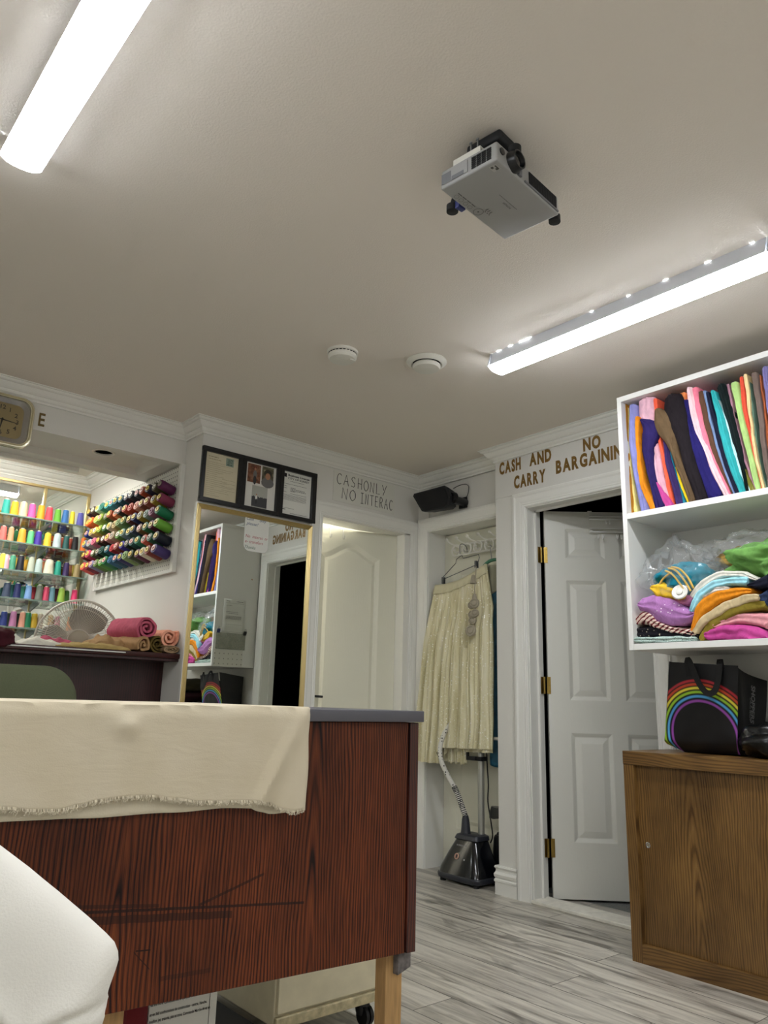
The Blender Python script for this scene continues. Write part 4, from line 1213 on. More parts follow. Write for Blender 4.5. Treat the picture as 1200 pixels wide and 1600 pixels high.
M_CLOTH = {}
def cloth_mat(key, col, kind='plain'):
    if key in M_CLOTH:
        return M_CLOTH[key]
    w = NT('cloth_' + key.replace(' ', '_'), 0.88, 0.2)
    v = w.obj()
    weave = w.n('TexNoise', {'Vector': v, 'Scale': 500.0, 'Detail': 2.0}).outputs[0]
    fold = w.n('TexNoise', {'Vector': w.obj((1, 2, 1)), 'Scale': 24.0, 'Detail': 4.0, 'Distortion': 0.8}).outputs[0]
    c0 = lin(col)
    lo = tuple(x * 0.86 for x in c0[:3]) + (1,)
    hi = tuple(min(1, x * 1.1) for x in c0[:3]) + (1,)
    c = w.ramp(fold, [(0.3, lo), (0.7, hi)])
    if kind == 'stripes':
        s = w.sep(w.obj((1, 1, 1), (0.55, 0, 0)))
        f = w.math('FRACT', w.math('ADD', w.math('MULTIPLY', s[2], 62.0), w.math('MULTIPLY', fold, 0.8)))
        c = w.ramp(f, [(0.0, 'dcc8b8'), (0.42, 'd8bcb0'), (0.5, '7a2a30'), (0.72, '2a1a1c'), (0.85, 'b06a68'), (0.95, 'dcc8b8')], 'CONSTANT')
    if kind == 'dots':
        vo = w.n('TexVoronoi', {'Vector': v, 'Scale': 48.0})
        c = w.mix(w.math('LESS_THAN', vo.outputs[0], 0.14), c, 'ecdce8')
    if kind == 'floral':
        vo = w.n('TexVoronoi', {'Vector': v, 'Scale': 85.0})
        f = w.n('TexNoise', {'Vector': v, 'Scale': 60.0, 'Detail': 2.0}).outputs[0]
        c = w.mix(w.math('MULTIPLY', w.math('LESS_THAN', vo.outputs[0], 0.24), w.math('GREATER_THAN', f, 0.5)), c, 'bcae98')
    if kind == 'speckle':
        f = w.n('TexNoise', {'Vector': v, 'Scale': 260.0, 'Detail': 3.0}).outputs[0]
        c = w.mix(w.math('GREATER_THAN', f, 0.58), c, '5a7a74')
    w.color(c)
    w.bump(w.math('ADD', w.math('MULTIPLY', weave, 0.15), fold), 0.5, 0.008)
    M_CLOTH[key] = w.m
    return w.m

# fabrics standing on the middle board
STAND = 1.797
for i, (nm, col, x0, pts) in enumerate(UPRIGHT):
    P = [(y, max(z, STAND), t * 0.95) for y, z, t in pts]
    P[-1] = (P[-1][0], STAND + 0.002, P[-1][2])
    draped = nm in ('indigo', 'khaki brown', 'black')
    o = cloth_slab(P, x0, 3.285 if not draped else 3.05, seed=i, wob=0.0035, grooves=3 if pts[1][2] > 0.03 else 1, lo=STAND, hi=2.317, n=30).build('folded_fabric', cloth_mat(nm, col), angle=60)
    side = 'leftmost on the top shelf' if i == 0 else 'standing right of the %s one on the top shelf' % UPRIGHT[i - 1][0]
    tag(o, '%s folded fabric %s' % (nm, side), 'fabric', 'folded fabrics standing on the top shelf')

# heap of cloths on the bottom board
PCOL = {'mint': ('b8ccc4', 'speckle'), 'black floral': ('16141a', 'floral'), 'stripes': ('d0b8a8', 'stripes'), 'lilac': ('b07ab4', 'dots'), 'yellow': ('e8bc34', 'plain'), 'pinkc': ('c87ca0', 'plain'),
        'white': ('dcd8cc', 'plain'), 'aqua': ('9cd4e0', 'plain'), 'white2': ('e4dcd4', 'plain'), 'orange': ('f08c1e', 'plain'), 'beige': ('c8b48c', 'plain'), 'olive': ('7e7a50', 'plain'),
        'lpink': ('e09aa0', 'plain'), 'magenta': ('d84494', 'plain'), 'black': ('121218', 'plain'), 'navy': ('141626', 'plain'), 'denim': ('2c3a58', 'plain')}
WHERE = {'mint': 'flat on the bottom board at its left end', 'black floral': 'between the mint fabric and the striped one', 'stripes': 'peeking out under the lilac dotted fabric', 'lilac': 'folded over at the left of the heap',
         'yellow': 'tucked below the teal garment in the plastic bag', 'pinkc': 'behind the white button badge in the heap', 'white': 'arching over the pale blue towel', 'aqua': 'arching over the heap above the orange cloth',
         'white2': 'lying between the pale blue towel and orange cloth', 'orange': 'draped in the middle of the heap', 'beige': 'directly under the orange one', 'olive': 'directly under the beige one', 'lpink': 'above the hot pink cloth',
         'magenta': 'on the bottom board at the right', 'black': 'under the hot pink cloth', 'navy': 'above the denim at the right of the heap', 'denim': 'at the right edge below the navy cloth'}
for i, (nm, key, x0, pts) in enumerate(PILE):
    col, kind = PCOL[key]
    if key == 'mint':
        x0, pts = 2.918, [(y, z + 0.013, t + 0.003) for y, z, t in pts]
    if key == 'black floral':
        pts = [(y, z + 0.008, t * 0.9) for y, z, t in pts]
    wobb = {'magenta': 0.010, 'yellow': 0.010, 'stripes': 0.009, 'white2': 0.007}.get(key, 0.006)
    o = cloth_slab(pts, x0 + 0.004, 3.20, seed=50 + i, wob=wobb, grooves={'lilac': 3, 'beige': 1, 'olive': 1, 'orange': 2}.get(key, 2), lo=1.2265, n=30, freq=18).build('heaped_cloth', cloth_mat(key, col, kind), angle=70)
    tag(o, nm + ' ' + WHERE[key], 'cloth', 'heap of cloths on the lower shelf')
# green sheet, crumpled
def crumple(nm, c, r, seed, col, amp, label, floor=1.2265, cat='cloth', grp='heap of cloths on the lower shelf', x_min=2.925):
    mb = lump(c, r, seed, amp, n=4)
    for v in mb.bm.verts:
        p = v.co
        k = noise.noise(Vector((p.y * 16 + seed, p.z * 16, p.x * 7)))
        p += (p - Vector(c)) * (0.20 * (1 - abs(k) * 2.2))
        p.z = max(p.z, floor)
        p.x = max(p.x, x_min)
        p.x = min(p.x, 3.28)
    o = mb.build(nm, cloth_mat(col[0], col[1]), angle=180)
    if label: tag(o, label, cat, grp)
    return o
crumple('heaped_cloth', (3.07, 1.235, 1.535), (0.12, 0.165, 0.072), 3.3, ('leaf green', '6c9c50'), 0.35, 'leaf green crumpled cloth on top of the heap at right', floor=1.46)
crumple('heaped_cloth', (3.16, 1.40, 1.575), (0.07, 0.10, 0.040), 8.1, ('mustard gold', 'b08a3c'), 0.3, 'mustard cloth inside clear plastic behind the green cloth', floor=1.5)
# filling cloths behind the front layer
crumple('heaped_cloth', (3.12, 1.46, 1.33), (0.13, 0.26, 0.10), 5.5, ('grey filler', '4a4650'), 0.2, 'dark grey cloth buried behind the orange and lilac cloths', x_min=2.99)

# teal garment in a clear plastic bag
tg = thing('bagged_garment', 'teal garment with yellow piping inside a clear plastic bag on the lower shelf', 'garment', (3.05, 1.60, 1.42))
mb = lump((3.045, 1.592, 1.482), (0.105, 0.138, 0.080), 21.0, 0.18, n=4)
for v in mb.bm.verts:
    k = noise.noise(Vector((v.co.y * 22, v.co.z * 22, 4)))
    v.co.x -= 0.012 * (1 - abs(k) * 3)
    v.co.x = max(v.co.x, 2.938)
teal = mb.build('folded_garment', cloth_mat('teal garment', '16788c'), tg, angle=180)
mb = MB()
for P in ([(1.672, 1.455), (1.652, 1.485), (1.622, 1.505), (1.602, 1.512)], [(1.632, 1.524), (1.60, 1.505), (1.575, 1.47), (1.548, 1.425)], [(1.616, 1.532), (1.585, 1.520), (1.558, 1.485), (1.53, 1.43)], [(1.602, 1.535), (1.57, 1.525), (1.54, 1.49), (1.518, 1.44)]):
    C = catmull(P, 14)
    mb.tube([(2.934 + 0.02 * abs(y - 1.60) / 0.06 * 0.5, y, z) for y, z in C], 0.0042, 8)
mb.build('piping', cloth_mat('yellow piping', 'd8b45c'), tg)
M_FILM = clear_mat('clear_film', (0.985, 0.988, 0.988), 0.03, 0.10, 0.45, 0.07)
mb = lump((3.05, 1.605, 1.49), (0.128, 0.158, 0.110), 30.0, 0.30, n=4)
for v in mb.bm.verts:
    p = v.co
    k = noise.noise(Vector((p.y * 20, p.z * 20, p.x * 20)))
    d = (p - Vector((3.05, 1.605, 1.485)))
    p += d * (0.25 * (0.5 - abs(k) * 2.0))
    up = max(0, d.z / 0.1)
    p.z += 0.05 * up * up * (1 if d.y > 0 else 0.3)
    p.x = min(max(p.x, 2.928), 3.28)
    p.y = min(p.y, 1.782)
    p.z = max(p.z, 1.40)
pf = mb.build('plastic_wrap', M_FILM, tg, angle=180)
mb = lump((3.10, 1.33, 1.600), (0.12, 0.19, 0.075), 41.0, 0.3, n=4)
for v in mb.bm.verts:
    p = v.co
    k = noise.noise(Vector((p.y * 26, p.z * 26, p.x * 26)))
    p += (p - Vector((3.10, 1.33, 1.60))) * (0.22 * (0.5 - abs(k) * 2.0))
    p.x = min(max(p.x, 2.95), 3.29)
    p.z = min(max(p.z, 1.52), 1.755)
o = mb.build('plastic_bag', M_FILM, angle=180)
tag(o, 'clear crinkled plastic bag at the back above the green cloth', 'bag')
bt = thing('button_badge', 'white round plastic button resting on the yellow cloth in the heap', 'button', (2.93, 1.572, 1.425))
MB().lathe([(0.0, 0.0), (0.031, 0.0), (0.033, 0.003), (0.029, 0.007), (0.020, 0.005), (0.0, 0.005)], (2.936, 1.572, 1.427), (-1, -0.15, 0.35), 30).build('disc', M_WHITEP, bt)
MB().lathe([(0.014, 0.004), (0.014, 0.009), (0.011, 0.011), (0.0, 0.0115)], (2.936, 1.572, 1.427), (-1, -0.15, 0.35), 24).build('knob', M_WHITEP, bt)

# things fixed to the shelf's left side (seen in the mirror)
def sidey(o=0.001): return SY1 + o
pp = thing('posted_paper', 'white letter taped to the left side of the wall shelf', 'paper', (3.12, 1.81, 1.62))
mb = MB()
mb.grid(lambda u, v: (2.985 + 0.20 * u, 1.8095 + 0.012 * (math.sin(v * PI * 3) ** 2) * (0.3 + v * 0.4), 1.735 - 0.265 * v), 6, 24)
o = mb.build('sheet', M_PAPER, pp)
o.modifiers.new('solid', 'SOLIDIFY').thickness = 0.0006
mb = MB()
lines(mb, (3.175, 1.8225, 1.47), (-1, 0, 0), (0, 0, 1), [(0.02, 0.08, 0.245, 0.004), (0.14, 0.17, 0.245, 0.004), (0.01, 0.18, 0.232, 0.0016), (0.12, 0.17, 0.21, 0.003), (0.06, 0.17, 0.16, 0.003), (0.06, 0.17, 0.148, 0.003), (0.03, 0.17, 0.125, 0.003), (0.03, 0.17, 0.115, 0.003), (0.03, 0.17, 0.105, 0.003), (0.02, 0.17, 0.06, 0.0015)])
mb.build('print', M_INKG, pp, smooth=False)
sw = MB().box(2.94, 3.205, 1.8085, 1.812, 1.335, 1.465, 0.001).build('fabric_swatch', cloth_mat('grey speckle', 'a8a698', 'speckle'))
tag(sw, 'speckled grey fabric swatch pinned to the shelf side below the letter', 'fabric')
for nm, x, z, col in (('blue', 2.955, 1.475, '3a4278'), ('black', 3.195, 1.47, '101010')):
    c = thing('binder_clip', nm + ' clip holding the speckled swatch on the shelf side', 'clip', (x, 1.812, z))
    MB().prism([(x - 0.013, 1.8125, z - 0.016), (x + 0.013, 1.8125, z - 0.016), (x + 0.013, 1.822, z), (x - 0.013, 1.822, z)], (0, 0, 0.016)).build('body', mat('clip_' + nm, col, 0.4), c, smooth=False)
    MB().tube([(x - 0.006, 1.822, z + 0.016), (x - 0.005, 1.824, z + 0.034), (x + 0.005, 1.824, z + 0.034), (x + 0.006, 1.822, z + 0.016)], 0.0012, 6).build('wire', M_CHROME, c)
pb = MB().box(2.935, 3.19, 1.8085, 1.8125, 1.205, 1.332, 0.0008).build('pegboard_piece', M_PEGX, smooth=False)
tag(pb, 'small white perforated board on the shelf side under the speckled swatch', 'board')

# ------------------------------------------------------------------ lettering on the right wall
M_LETTER = mat('gold_letters', '8a6a34', 0.4, metal=0.45, bump=0.02)
def letters_x(parent, word, y0, y1, z, h):
    """each letter its own part; word runs from y0 to y1 (towards the camera) on the board at x = 3.306"""
    ms = []
    for ch in word:
        me = text_mesh(ch, 0.045)
        xs = [v.co.x for v in me.vertices]
        ms.append((max(xs) - min(xs)))
        bpy.data.meshes.remove(me)
    gap = 0.11
    tot = sum(ms) + gap * (len(word) - 1)
    k = abs(y1 - y0) / tot
    y = y0
    for ch, w in zip(word, ms):
        mb = MB()
        add_text(mb, ch, (3.3058, y, z + random.uniform(-0.001, 0.001)), (0, -1, 0), (0, 0, 1), h, w * k, bold=0.045, thick=0.0012)
        mb.build('letter', M_LETTER, parent, smooth=False)
        y -= (w + gap) * k
lt1 = thing('cash_and_carry_lettering', 'gold CASH AND CARRY lettering over the dark doorway', 'lettering', (3.306, 2.66, 2.17))
letters_x(lt1, 'CASH', 2.850, 2.689, 2.285, 0.071)
letters_x(lt1, 'AND', 2.625, 2.472, 2.288, 0.071)
letters_x(lt1, 'CARRY', 2.740, 2.515, 2.177, 0.072)
lt2 = thing('no_bargaining_lettering', 'gold NO BARGAINING lettering left of the wall shelf', 'lettering', (3.306, 2.2, 2.2))
letters_x(lt2, 'NO', 2.262, 2.153, 2.291, 0.068)
letters_x(lt2, 'BARGAINING', 2.443, 1.975, 2.205, 0.072)

# handwritten sign on the back wall
sg = thing('handwritten_sign', 'white sheet hand-lettered CASH ONLY NO INTERAC above the ajar door', 'sign', (2.93, 3.659, 2.25))
MB().box(2.684, 3.188, 3.6575, 3.6595, 2.158, 2.349).build('sheet', mat('sign_sheet', 'dad9cf', 0.6), sg, smooth=False)
ST = {'C': [[(0.9, 0.85), (0.6, 1), (0.25, 0.85), (0.08, 0.5), (0.2, 0.15), (0.55, 0), (0.85, 0.1)]], 'A': [[(0, 0), (0.45, 1), (0.9, 0)], [(0.15, 0.4), (0.78, 0.42)]],
      'S': [[(0.8, 0.85), (0.5, 1), (0.15, 0.8), (0.35, 0.55), (0.75, 0.35), (0.6, 0.05), (0.1, 0.1)]], 'H': [[(0.1, 1), (0.05, 0)], [(0.75, 1), (0.75, 0)], [(0.08, 0.5), (0.75, 0.52)]],
      'O': [[(0.5, 1), (0.1, 0.75), (0.08, 0.3), (0.45, 0), (0.9, 0.3), (0.88, 0.75), (0.5, 1)]], 'N': [[(0.05, 0), (0.12, 1), (0.75, 0), (0.85, 1)]], 'L': [[(0.12, 1), (0.1, 0), (0.8, 0.04)]],
      'Y': [[(0.05, 1), (0.42, 0.5)], [(0.95, 1), (0.25, 0)]], 'I': [[(0.5, 1), (0.5, 0)], [(0.15, 1), (0.85, 1)], [(0.15, 0), (0.85, 0)]], 'T': [[(0.45, 1), (0.45, 0)], [(0, 0.98), (0.95, 1)]],
      'E': [[(0.1, 1), (0.1, 0), (0.8, 0)], [(0.1, 1), (0.8, 1)], [(0.1, 0.52), (0.65, 0.52)]], 'R': [[(0.1, 0), (0.12, 1), (0.6, 0.95), (0.72, 0.75), (0.5, 0.52), (0.12, 0.5)], [(0.4, 0.5), (0.8, 0)]]}
mb = MB()
def hand(word, x, z, h, w, gap):
    for ch in word:
        if ch != ' ':
            ww = w * (0.5 if ch == 'I' and False else 1)
            for s in ST[ch]:
                P = s if len(s) < 4 or ch in 'NAHE' else [tuple(q) for q in catmull(s, 16)]
                mb.tube([(x + a * ww, 3.6572, z + b * h + random.uniform(-0.0008, 0.0008)) for a, b in P], 0.0021, 5)
        x += w + gap
hand('CASH', 2.708, 2.270, 0.068, 0.042, 0.014)
hand('ONLY', 2.925, 2.266, 0.070, 0.040, 0.011)
hand('NO', 2.752, 2.182, 0.070, 0.050, 0.012)
hand('INTERAC', 2.900, 2.180, 0.068, 0.030, 0.0105)
mb.build('writing', M_INK, sg)

# ------------------------------------------------------------------ tall mirror, framed documents
mr = thing('tall_mirror', 'tall gold-framed mirror below the black document frame on the back wall', 'mirror', (2.16, 3.65, 0.1))
MB().box(1.800, 2.520, 3.645, 3.650, 0.10, 1.955).build('glass', M_MIRROR, mr, smooth=False)
FR = [(0.0, 0.0), (0.0, 0.016), (0.004, 0.019), (0.007, 0.0165), (0.010, 0.019), (0.013, 0.0165), (0.016, 0.019), (0.019, 0.0165), (0.022, 0.019), (0.026, 0.017), (0.028, 0.012), (0.028, 0.0)]
mb = MB()
p = [(1.806, 3.655, 0.10), (1.806, 3.655, 1.938), (2.506, 3.655, 1.938), (2.506, 3.655, 0.10)]
mb.sweep(p, FR, (0, -1, 0), 1)
mb.build('gold_frame', M_GOLD, mr, smooth=False)
MB().box(1.7765, 1.7905, 3.640, 3.66, 0.10, 1.972).build('edge_strip', M_TRIM, mr, smooth=False)
nt = thing('cash_only_note', 'small white note taped to the mirror asking for cash only', 'note', (2.155, 3.644, 1.85))
mb = MB()
def rrect(x0, x1, z0, z1, r, n=6, corners=(1, 1, 1, 1)):
    P = []
    for (cx_, cz_, a0, on) in ((x1 - r, z1 - r, 0, corners[0]), (x0 + r, z1 - r, 90, corners[1]), (x0 + r, z0 + r, 180, corners[2]), (x1 - r, z0 + r, 270, corners[3])):
        if on:
            P += [(cx_ + r * math.cos(math.radians(a0 + 90 * k / n)), cz_ + r * math.sin(math.radians(a0 + 90 * k / n))) for k in range(n + 1)]
        else:
            P.append((x1 if a0 in (0, 270) else x0, z1 if a0 in (0, 90) else z0))
    return P
mb.prism([(x, 3.6432, z) for x, z in rrect(2.078, 2.234, 1.752, 1.957, 0.035, corners=(1, 0, 0.5, 1))], (0, 0.0012, 0))
mb.build('sheet', M_PAPER, nt, smooth=False)
M_BLUEINK = mat('blue_ink', '3c5478', 0.7)
M_REDINK = mat('red_ink', 'a83a44', 0.7)
M_GREENINK = mat('green_ink', '3c6450', 0.7)
for body, x, z, w, mm in (('Cash', 2.087, 1.926, 0.045, M_BLUEINK), ('only', 2.170, 1.926, 0.044, M_BLUEINK), ('please!', 2.087, 1.899, 0.076, M_BLUEINK), ('No', 2.086, 1.827, 0.030, M_REDINK), ('interac', 2.130, 1.827, 0.070, M_REDINK), ('or', 2.210, 1.827, 0.021, M_REDINK), ('e- transfers', 2.086, 1.797, 0.115, M_REDINK), ('Thanks', 2.085, 1.765, 0.070, M_GREENINK)):
    mb = MB()
    add_text(mb, body, (x, 3.6427, z), (1, 0, 0), (0, 0, 1), 0.018, w, shear=0.25)
    mb.build('writing', mm, nt, smooth=False)

fm = thing('document_frame', 'black three-window frame with licence and photos above the mirror', 'frame', (2.165, 3.65, 1.98))
cells = [(1.808, 2.011, 2.004, 2.263), (2.060, 2.262, 2.003, 2.263), (2.312, 2.512, 2.002, 2.261)]
mb = MB()
xs = [1.785, 1.808, 2.011, 2.060, 2.262, 2.312, 2.512, 2.546]
MB_ = mb
mb.box(1.785, 2.546, 3.632, 3.656, 2.263, 2.290, 0.003).box(1.785, 2.546, 3.632, 3.656, 1.979, 2.003, 0.003)
for a, b in ((1.785, 1.808), (2.011, 2.060), (2.262, 2.312), (2.512, 2.546)):
    mb.box(a, b, 3.633, 3.655, 1.985, 2.285, 0.003)
for a, b in ((2.033, 2.038), (2.285, 2.290)):
    mb.box(a, b, 3.630, 3.64, 1.981, 2.288, 0.001)
mb.build('frame', mat('black_lacquer', '08090c', 0.3), fm, smooth=False)
MB().box(1.79, 2.54, 3.652, 3.6595, 1.985, 2.285).build('backing', M_BLACKM, fm, smooth=False)
docs = []
for (a, b, c, d), nm, mm in zip(cells, ('certificate', 'photo_sheet', 'business_licence'), (mat('aged_paper', 'c9c0a4', 0.8, var=0.05), mat('mount_board', 'd6d4cc', 0.8), M_PAPER)):
    o = MB().box(a - 0.003, b + 0.003, 3.649, 3.6515, c - 0.003, d + 0.003).build(nm, mm, fm, smooth=False)
    docs.append(o)
docs[0]['label'] = 'yellowed certificate in the left window of the frame'
docs[1]['label'] = 'white sheet with three photographs in the middle window'
docs[2]['label'] = 'printed business licence in the right window of the frame'
mb = MB()
rows = [(0.02, 0.08, 0.235, 0.004), (0.02, 0.10, 0.222, 0.003)] + [(0.015, random.uniform(0.06, 0.18), 0.205 - i * 0.011, 0.0016) for i in range(18)] + [(0.11, 0.19, 0.12 - i * 0.02, 0.0016) for i in range(4)]
lines(mb, (1.808, 3.649, 2.004), (1, 0, 0), (0, 0, 1), rows)
mb.build('print', mat('brown_ink', '8a8068', 0.8), docs[0], smooth=False)
mb = MB()
mb.box(1.934, 1.982, 3.6483, 3.649, 2.206, 2.252)
mb.build('stamp', mat('stamp_green', '8a9888', 0.8), docs[0], smooth=False)
mb = MB()
lines(mb, (1.936, 3.6478, 2.206), (1, 0, 0), (0, 0, 1), [(0.006, 0.04, 0.006, 0.005), (0.006, 0.04, 0.018, 0.003), (0.01, 0.036, 0.026, 0.004), (0.01, 0.04, 0.035, 0.004)])
mb.build('stamp_print', mat('stamp_ink', '44584e', 0.8), docs[0], smooth=False)
def photo_mat(name, pal, seed, grad=None):
    w = NT(name, 0.35)
    n = w.n('TexNoise', {'Vector': w.obj((1, 1, 1), (0, 0, 0), (seed, seed, 0)), 'Scale': 42.0, 'Detail': 4.0}).outputs[0]
    w.color(w.ramp(n, [(0.3, pal[0]), (0.5, pal[1]), (0.68, pal[2])]))
    return w.m
def figure(o, x, z, s, skin, top, legs, hat=None, bust=False):
    # a tiny printed figure: head, body, legs as flat shapes on the photograph
    def ell(cx_, cz_, rx, rz, mm, off):
        MB().prism([(cx_ + rx * math.cos(2 * PI * k / 16), 3.6474 - off, cz_ + rz * math.sin(2 * PI * k / 16)) for k in range(16)], (0, 0.0003, 0)).build('printed_figure', mm, o, smooth=False)
    if bust:
        ell(x, z - 0.045 * s, 0.042 * s, 0.030 * s, top, 0)
    else:
        ell(x, z - 0.034 * s, 0.012 * s, 0.024 * s, top, 0)
        ell(x, z - 0.068 * s, 0.010 * s, 0.026 * s, legs, 0.0001)
    if hat:
        ell(x, z + (0.012 if bust else 0.004) * s, (0.026 if bust else 0.009) * s, (0.022 if bust else 0.008) * s, hat, 0.0002)
    ell(x, z - (0.006 if bust else 0.002) * s, (0.017 if bust else 0.006) * s, (0.020 if bust else 0.008) * s, skin, 0.0004)
M_SKIN = mat('printed_skin', 'a8785a', 0.5)
M_DK = mat('printed_dark', '2c2a2c', 0.5)
M_GR = mat('printed_grey', '6a6866', 0.5)
p1 = MB().box(2.074, 2.158, 3.648, 3.6488, 2.148, 2.257).build('photograph', photo_mat('photo_warm', ('3c2018', '7a4a30', '8a6a50'), 3), docs[1], smooth=False)
figure(p1, 2.122, 2.232, 1.0, M_SKIN, M_GR, M_DK, mat('printed_red', '6a1c18', 0.5))
p2 = MB().box(2.168, 2.245, 3.648, 3.6488, 2.148, 2.258).build('photograph', photo_mat('photo_foliage', ('2c2a1c', '5a5640', '9a9478'), 9), docs[1], smooth=False)
figure(p2, 2.207, 2.208, 1.0, M_SKIN, M_GR, M_DK, mat('printed_turban', '2e2a20', 0.5), bust=True)
p3 = MB().box(2.110, 2.211, 3.648, 3.6488, 2.004, 2.134).build('photograph', mat('photo_sky', 'a8a89e', 0.4), docs[1], smooth=False)
mb = MB()
tre = [(2.110, 2.012)] + [(2.110 + 0.101 * k / 16, 2.070 + 0.012 * noise.noise(Vector((k * 0.7, 2, 0)))) for k in range(17)] + [(2.211, 2.012)]
mb.prism([(x, 3.6476, z) for x, z in tre], (0, 0.0003, 0)).build('printed_trees', mat('printed_trees', '3a3a3c', 0.5), p3, smooth=False)
figure(p3, 2.140, 2.083, 0.6, M_SKIN, M_PAPER, M_DK)
mb = MB()
add_text(mb, 'Business License', (2.346, 3.6484, 2.238), (1, 0, 0), (0, 0, 1), 0.0125, 0.152, bold=0.03)
add_text(mb, 'CITY OF SURREY', (2.346, 3.6484, 2.219), (1, 0, 0), (0, 0, 1), 0.0120, 0.152, bold=0.01)
mb.box(2.315, 2.336, 3.6482, 3.6488, 2.229, 2.252)
rows = [(0.05, 0.15, 0.205, 0.002), (0.005, 0.17, 0.186, 0.002), (0.005, 0.03, 0.172, 0.002), (0.005, 0.03, 0.160, 0.002), (0.055, 0.09, 0.165, 0.003), (0.055, 0.16, 0.158, 0.003), (0.055, 0.17, 0.150, 0.003), (0.055, 0.09, 0.144, 0.003), (0.005, 0.03, 0.136, 0.002), (0.055, 0.17, 0.130, 0.002)]
rows += [(0.005, 0.17, 0.120 - i * 0.006, 0.0016) for i in range(6)] + [(0.005, 0.09, 0.040, 0.002), (0.005, 0.03, 0.030, 0.004), (0.06, 0.18, 0.012, 0.002)]
lines(mb, (2.312, 3.649, 2.002), (1, 0, 0), (0, 0, 1), rows)
mb.build('print', M_INK, docs[2], smooth=False)

# ------------------------------------------------------------------ ceiling fittings
sd = thing('smoke_detector', 'white round smoke detector on the ceiling left of the air vent', 'smoke detector', (1.825, 2.462, CZ))
c = (1.825, 2.462, CZ)
MB().lathe([(0.068, 0.0), (0.068, -0.010), (0.064, -0.013)], c, (0, 0, 1), 40).build('base', M_WHITEP, sd)
MB().lathe([(0.060, -0.013), (0.060, -0.016), (0.063, -0.018), (0.063, -0.030), (0.056, -0.038), (0.020, -0.041), (0.0, -0.041)], c, (0, 0, 1), 40).build('cover', M_WHITEP, sd)
mb = MB()
for k in range(24):
    a = 2 * PI * k / 24
    p = Vector(c) + Vector((math.cos(a) * 0.0615, math.sin(a) * 0.0615, -0.0145))
    t = Vector((-math.sin(a), math.cos(a), 0))
    mb.obb(p, t * 0.005, Vector((math.cos(a), math.sin(a), 0)) * 0.0015, (0, 0, 0.0012))
mb.build('slots', M_BLACKM, sd, smooth=False)
MB().box(1.840, 1.868, 2.425, 2.452, CZ - 0.0425, CZ - 0.038, 0.001).build('test_button', M_WHITEP, sd, smooth=False)
mb = MB()
mb.lathe([(0.014, -0.0405), (0.014, -0.0425), (0.0, -0.0425)], (1.800, 2.455, CZ), (0, 0, 1), 20).build('sensor_dome', M_WHITEP, sd)
vt = thing('ceiling_air_vent', 'white round air vent with a raised disc on the ceiling', 'vent', (2.157, 2.278, CZ))
c = (2.157, 2.278, CZ)
MB().lathe([(0.064, 0.0), (0.089, 0.0), (0.090, -0.004), (0.086, -0.010), (0.070, -0.018), (0.064, -0.014), (0.062, 0.0)], c, (0, 0, 1), 48, caps=False).build('collar', M_WHITEP, vt)
MB().lathe([(0.063, -0.001), (0.0, -0.001)], c, (0, 0, 1), 40).build('dark_throat', M_BLACKM, vt)
MB().lathe([(0.0, -0.010), (0.052, -0.012), (0.062, -0.020), (0.063, -0.027), (0.056, -0.036), (0.030, -0.040), (0.0, -0.040)], c, (0, 0, 1), 40).build('disc', M_WHITEP, vt)
cd = MB().lathe([(0.055, 0.0), (0.055, -0.006), (0.048, -0.010), (0.0, -0.011)], (0.275, 1.455, CZ), (0, 0, 1), 32).build('blanking_plate', mat('blue_white_plastic', 'b8c8dc', 0.5))
tag(cd, 'round pale blanking plate on the ceiling beside the left tube light', 'cover')

# ------------------------------------------------------------------ projector
pj = thing('projector', 'grey projector hanging upside down from the ceiling', 'projector', (1.41, 1.2, CZ))
A = Vector((1.246, 1.272, 2.30))
ev = Vector((0.993, 0.108, 0)).normalized()               # along the body
eu = Vector((ev.y, -ev.x, 0))                             # towards the lens side
LV, LU, ZB, ZT = 0.304, 0.185, 2.300, 2.358
def pj_p(v, u, z): return Vector((A.x, A.y, 0)) + ev * v + eu * u + Vector((0, 0, z))
M_PJ = mat('projector_grey', '9a9a98', 0.42, bump=0.03, bump_scale=500)
M_PJD = mat('projector_dark_grey', '6e7074', 0.45)
mb = MB()
mb.hexa([pj_p(0, 0, ZB), pj_p(LV, 0, ZB), pj_p(LV, LU, ZB), pj_p(0, LU, ZB), pj_p(0.002, 0.002, ZT), pj_p(LV - 0.002, 0.002, ZT), pj_p(LV - 0.002, LU - 0.002, ZT), pj_p(0.002, LU - 0.002, ZT)], 0.006, 3)
bd = mb.build('body', M_PJ, pj, angle=50)
mb = MB()
for k in range(4):
    for j in range(6):
        c = pj_p(-0.0003, 0.112 + k * 0.016, ZB + 0.012 + j * 0.0062)
        mb.obb(c, eu * 0.0068, ev * 0.0012, (0, 0, 0.0020))
mb.build('side_vent', M_BLACKM, bd, smooth=False)
MB().obb(pj_p(-0.0006, 0.052, 2.328), eu * 0.040, ev * 0.001, (0, 0, 0.018)).build('lamp_cover', M_PJ, bd, smooth=False)
mb = MB()
mb.obb(pj_p(-0.0012, 0.022, 2.326), eu * 0.016, ev * 0.0008, (0, 0, 0.015))
mb.obb(pj_p(-0.0012, 0.060, 2.316), eu * 0.020, ev * 0.0008, (0, 0, 0.006))
mb.build('side_label', M_PJD, bd, smooth=False)
mb = MB()
for k in range(26):
    c = pj_p(0.150 + k * 0.0054, LU + 0.0004, 2.330)
    mb.obb(c, ev * 0.0015, eu * 0.0014, (0, 0, 0.019))
mb.build('front_grille', M_BLACKM, bd, smooth=False)
mb = MB()
mb.obb(pj_p(0.100, LU + 0.002, 2.330), ev * 0.008, eu * 0.004, (0, 0, 0.024), 0.002)
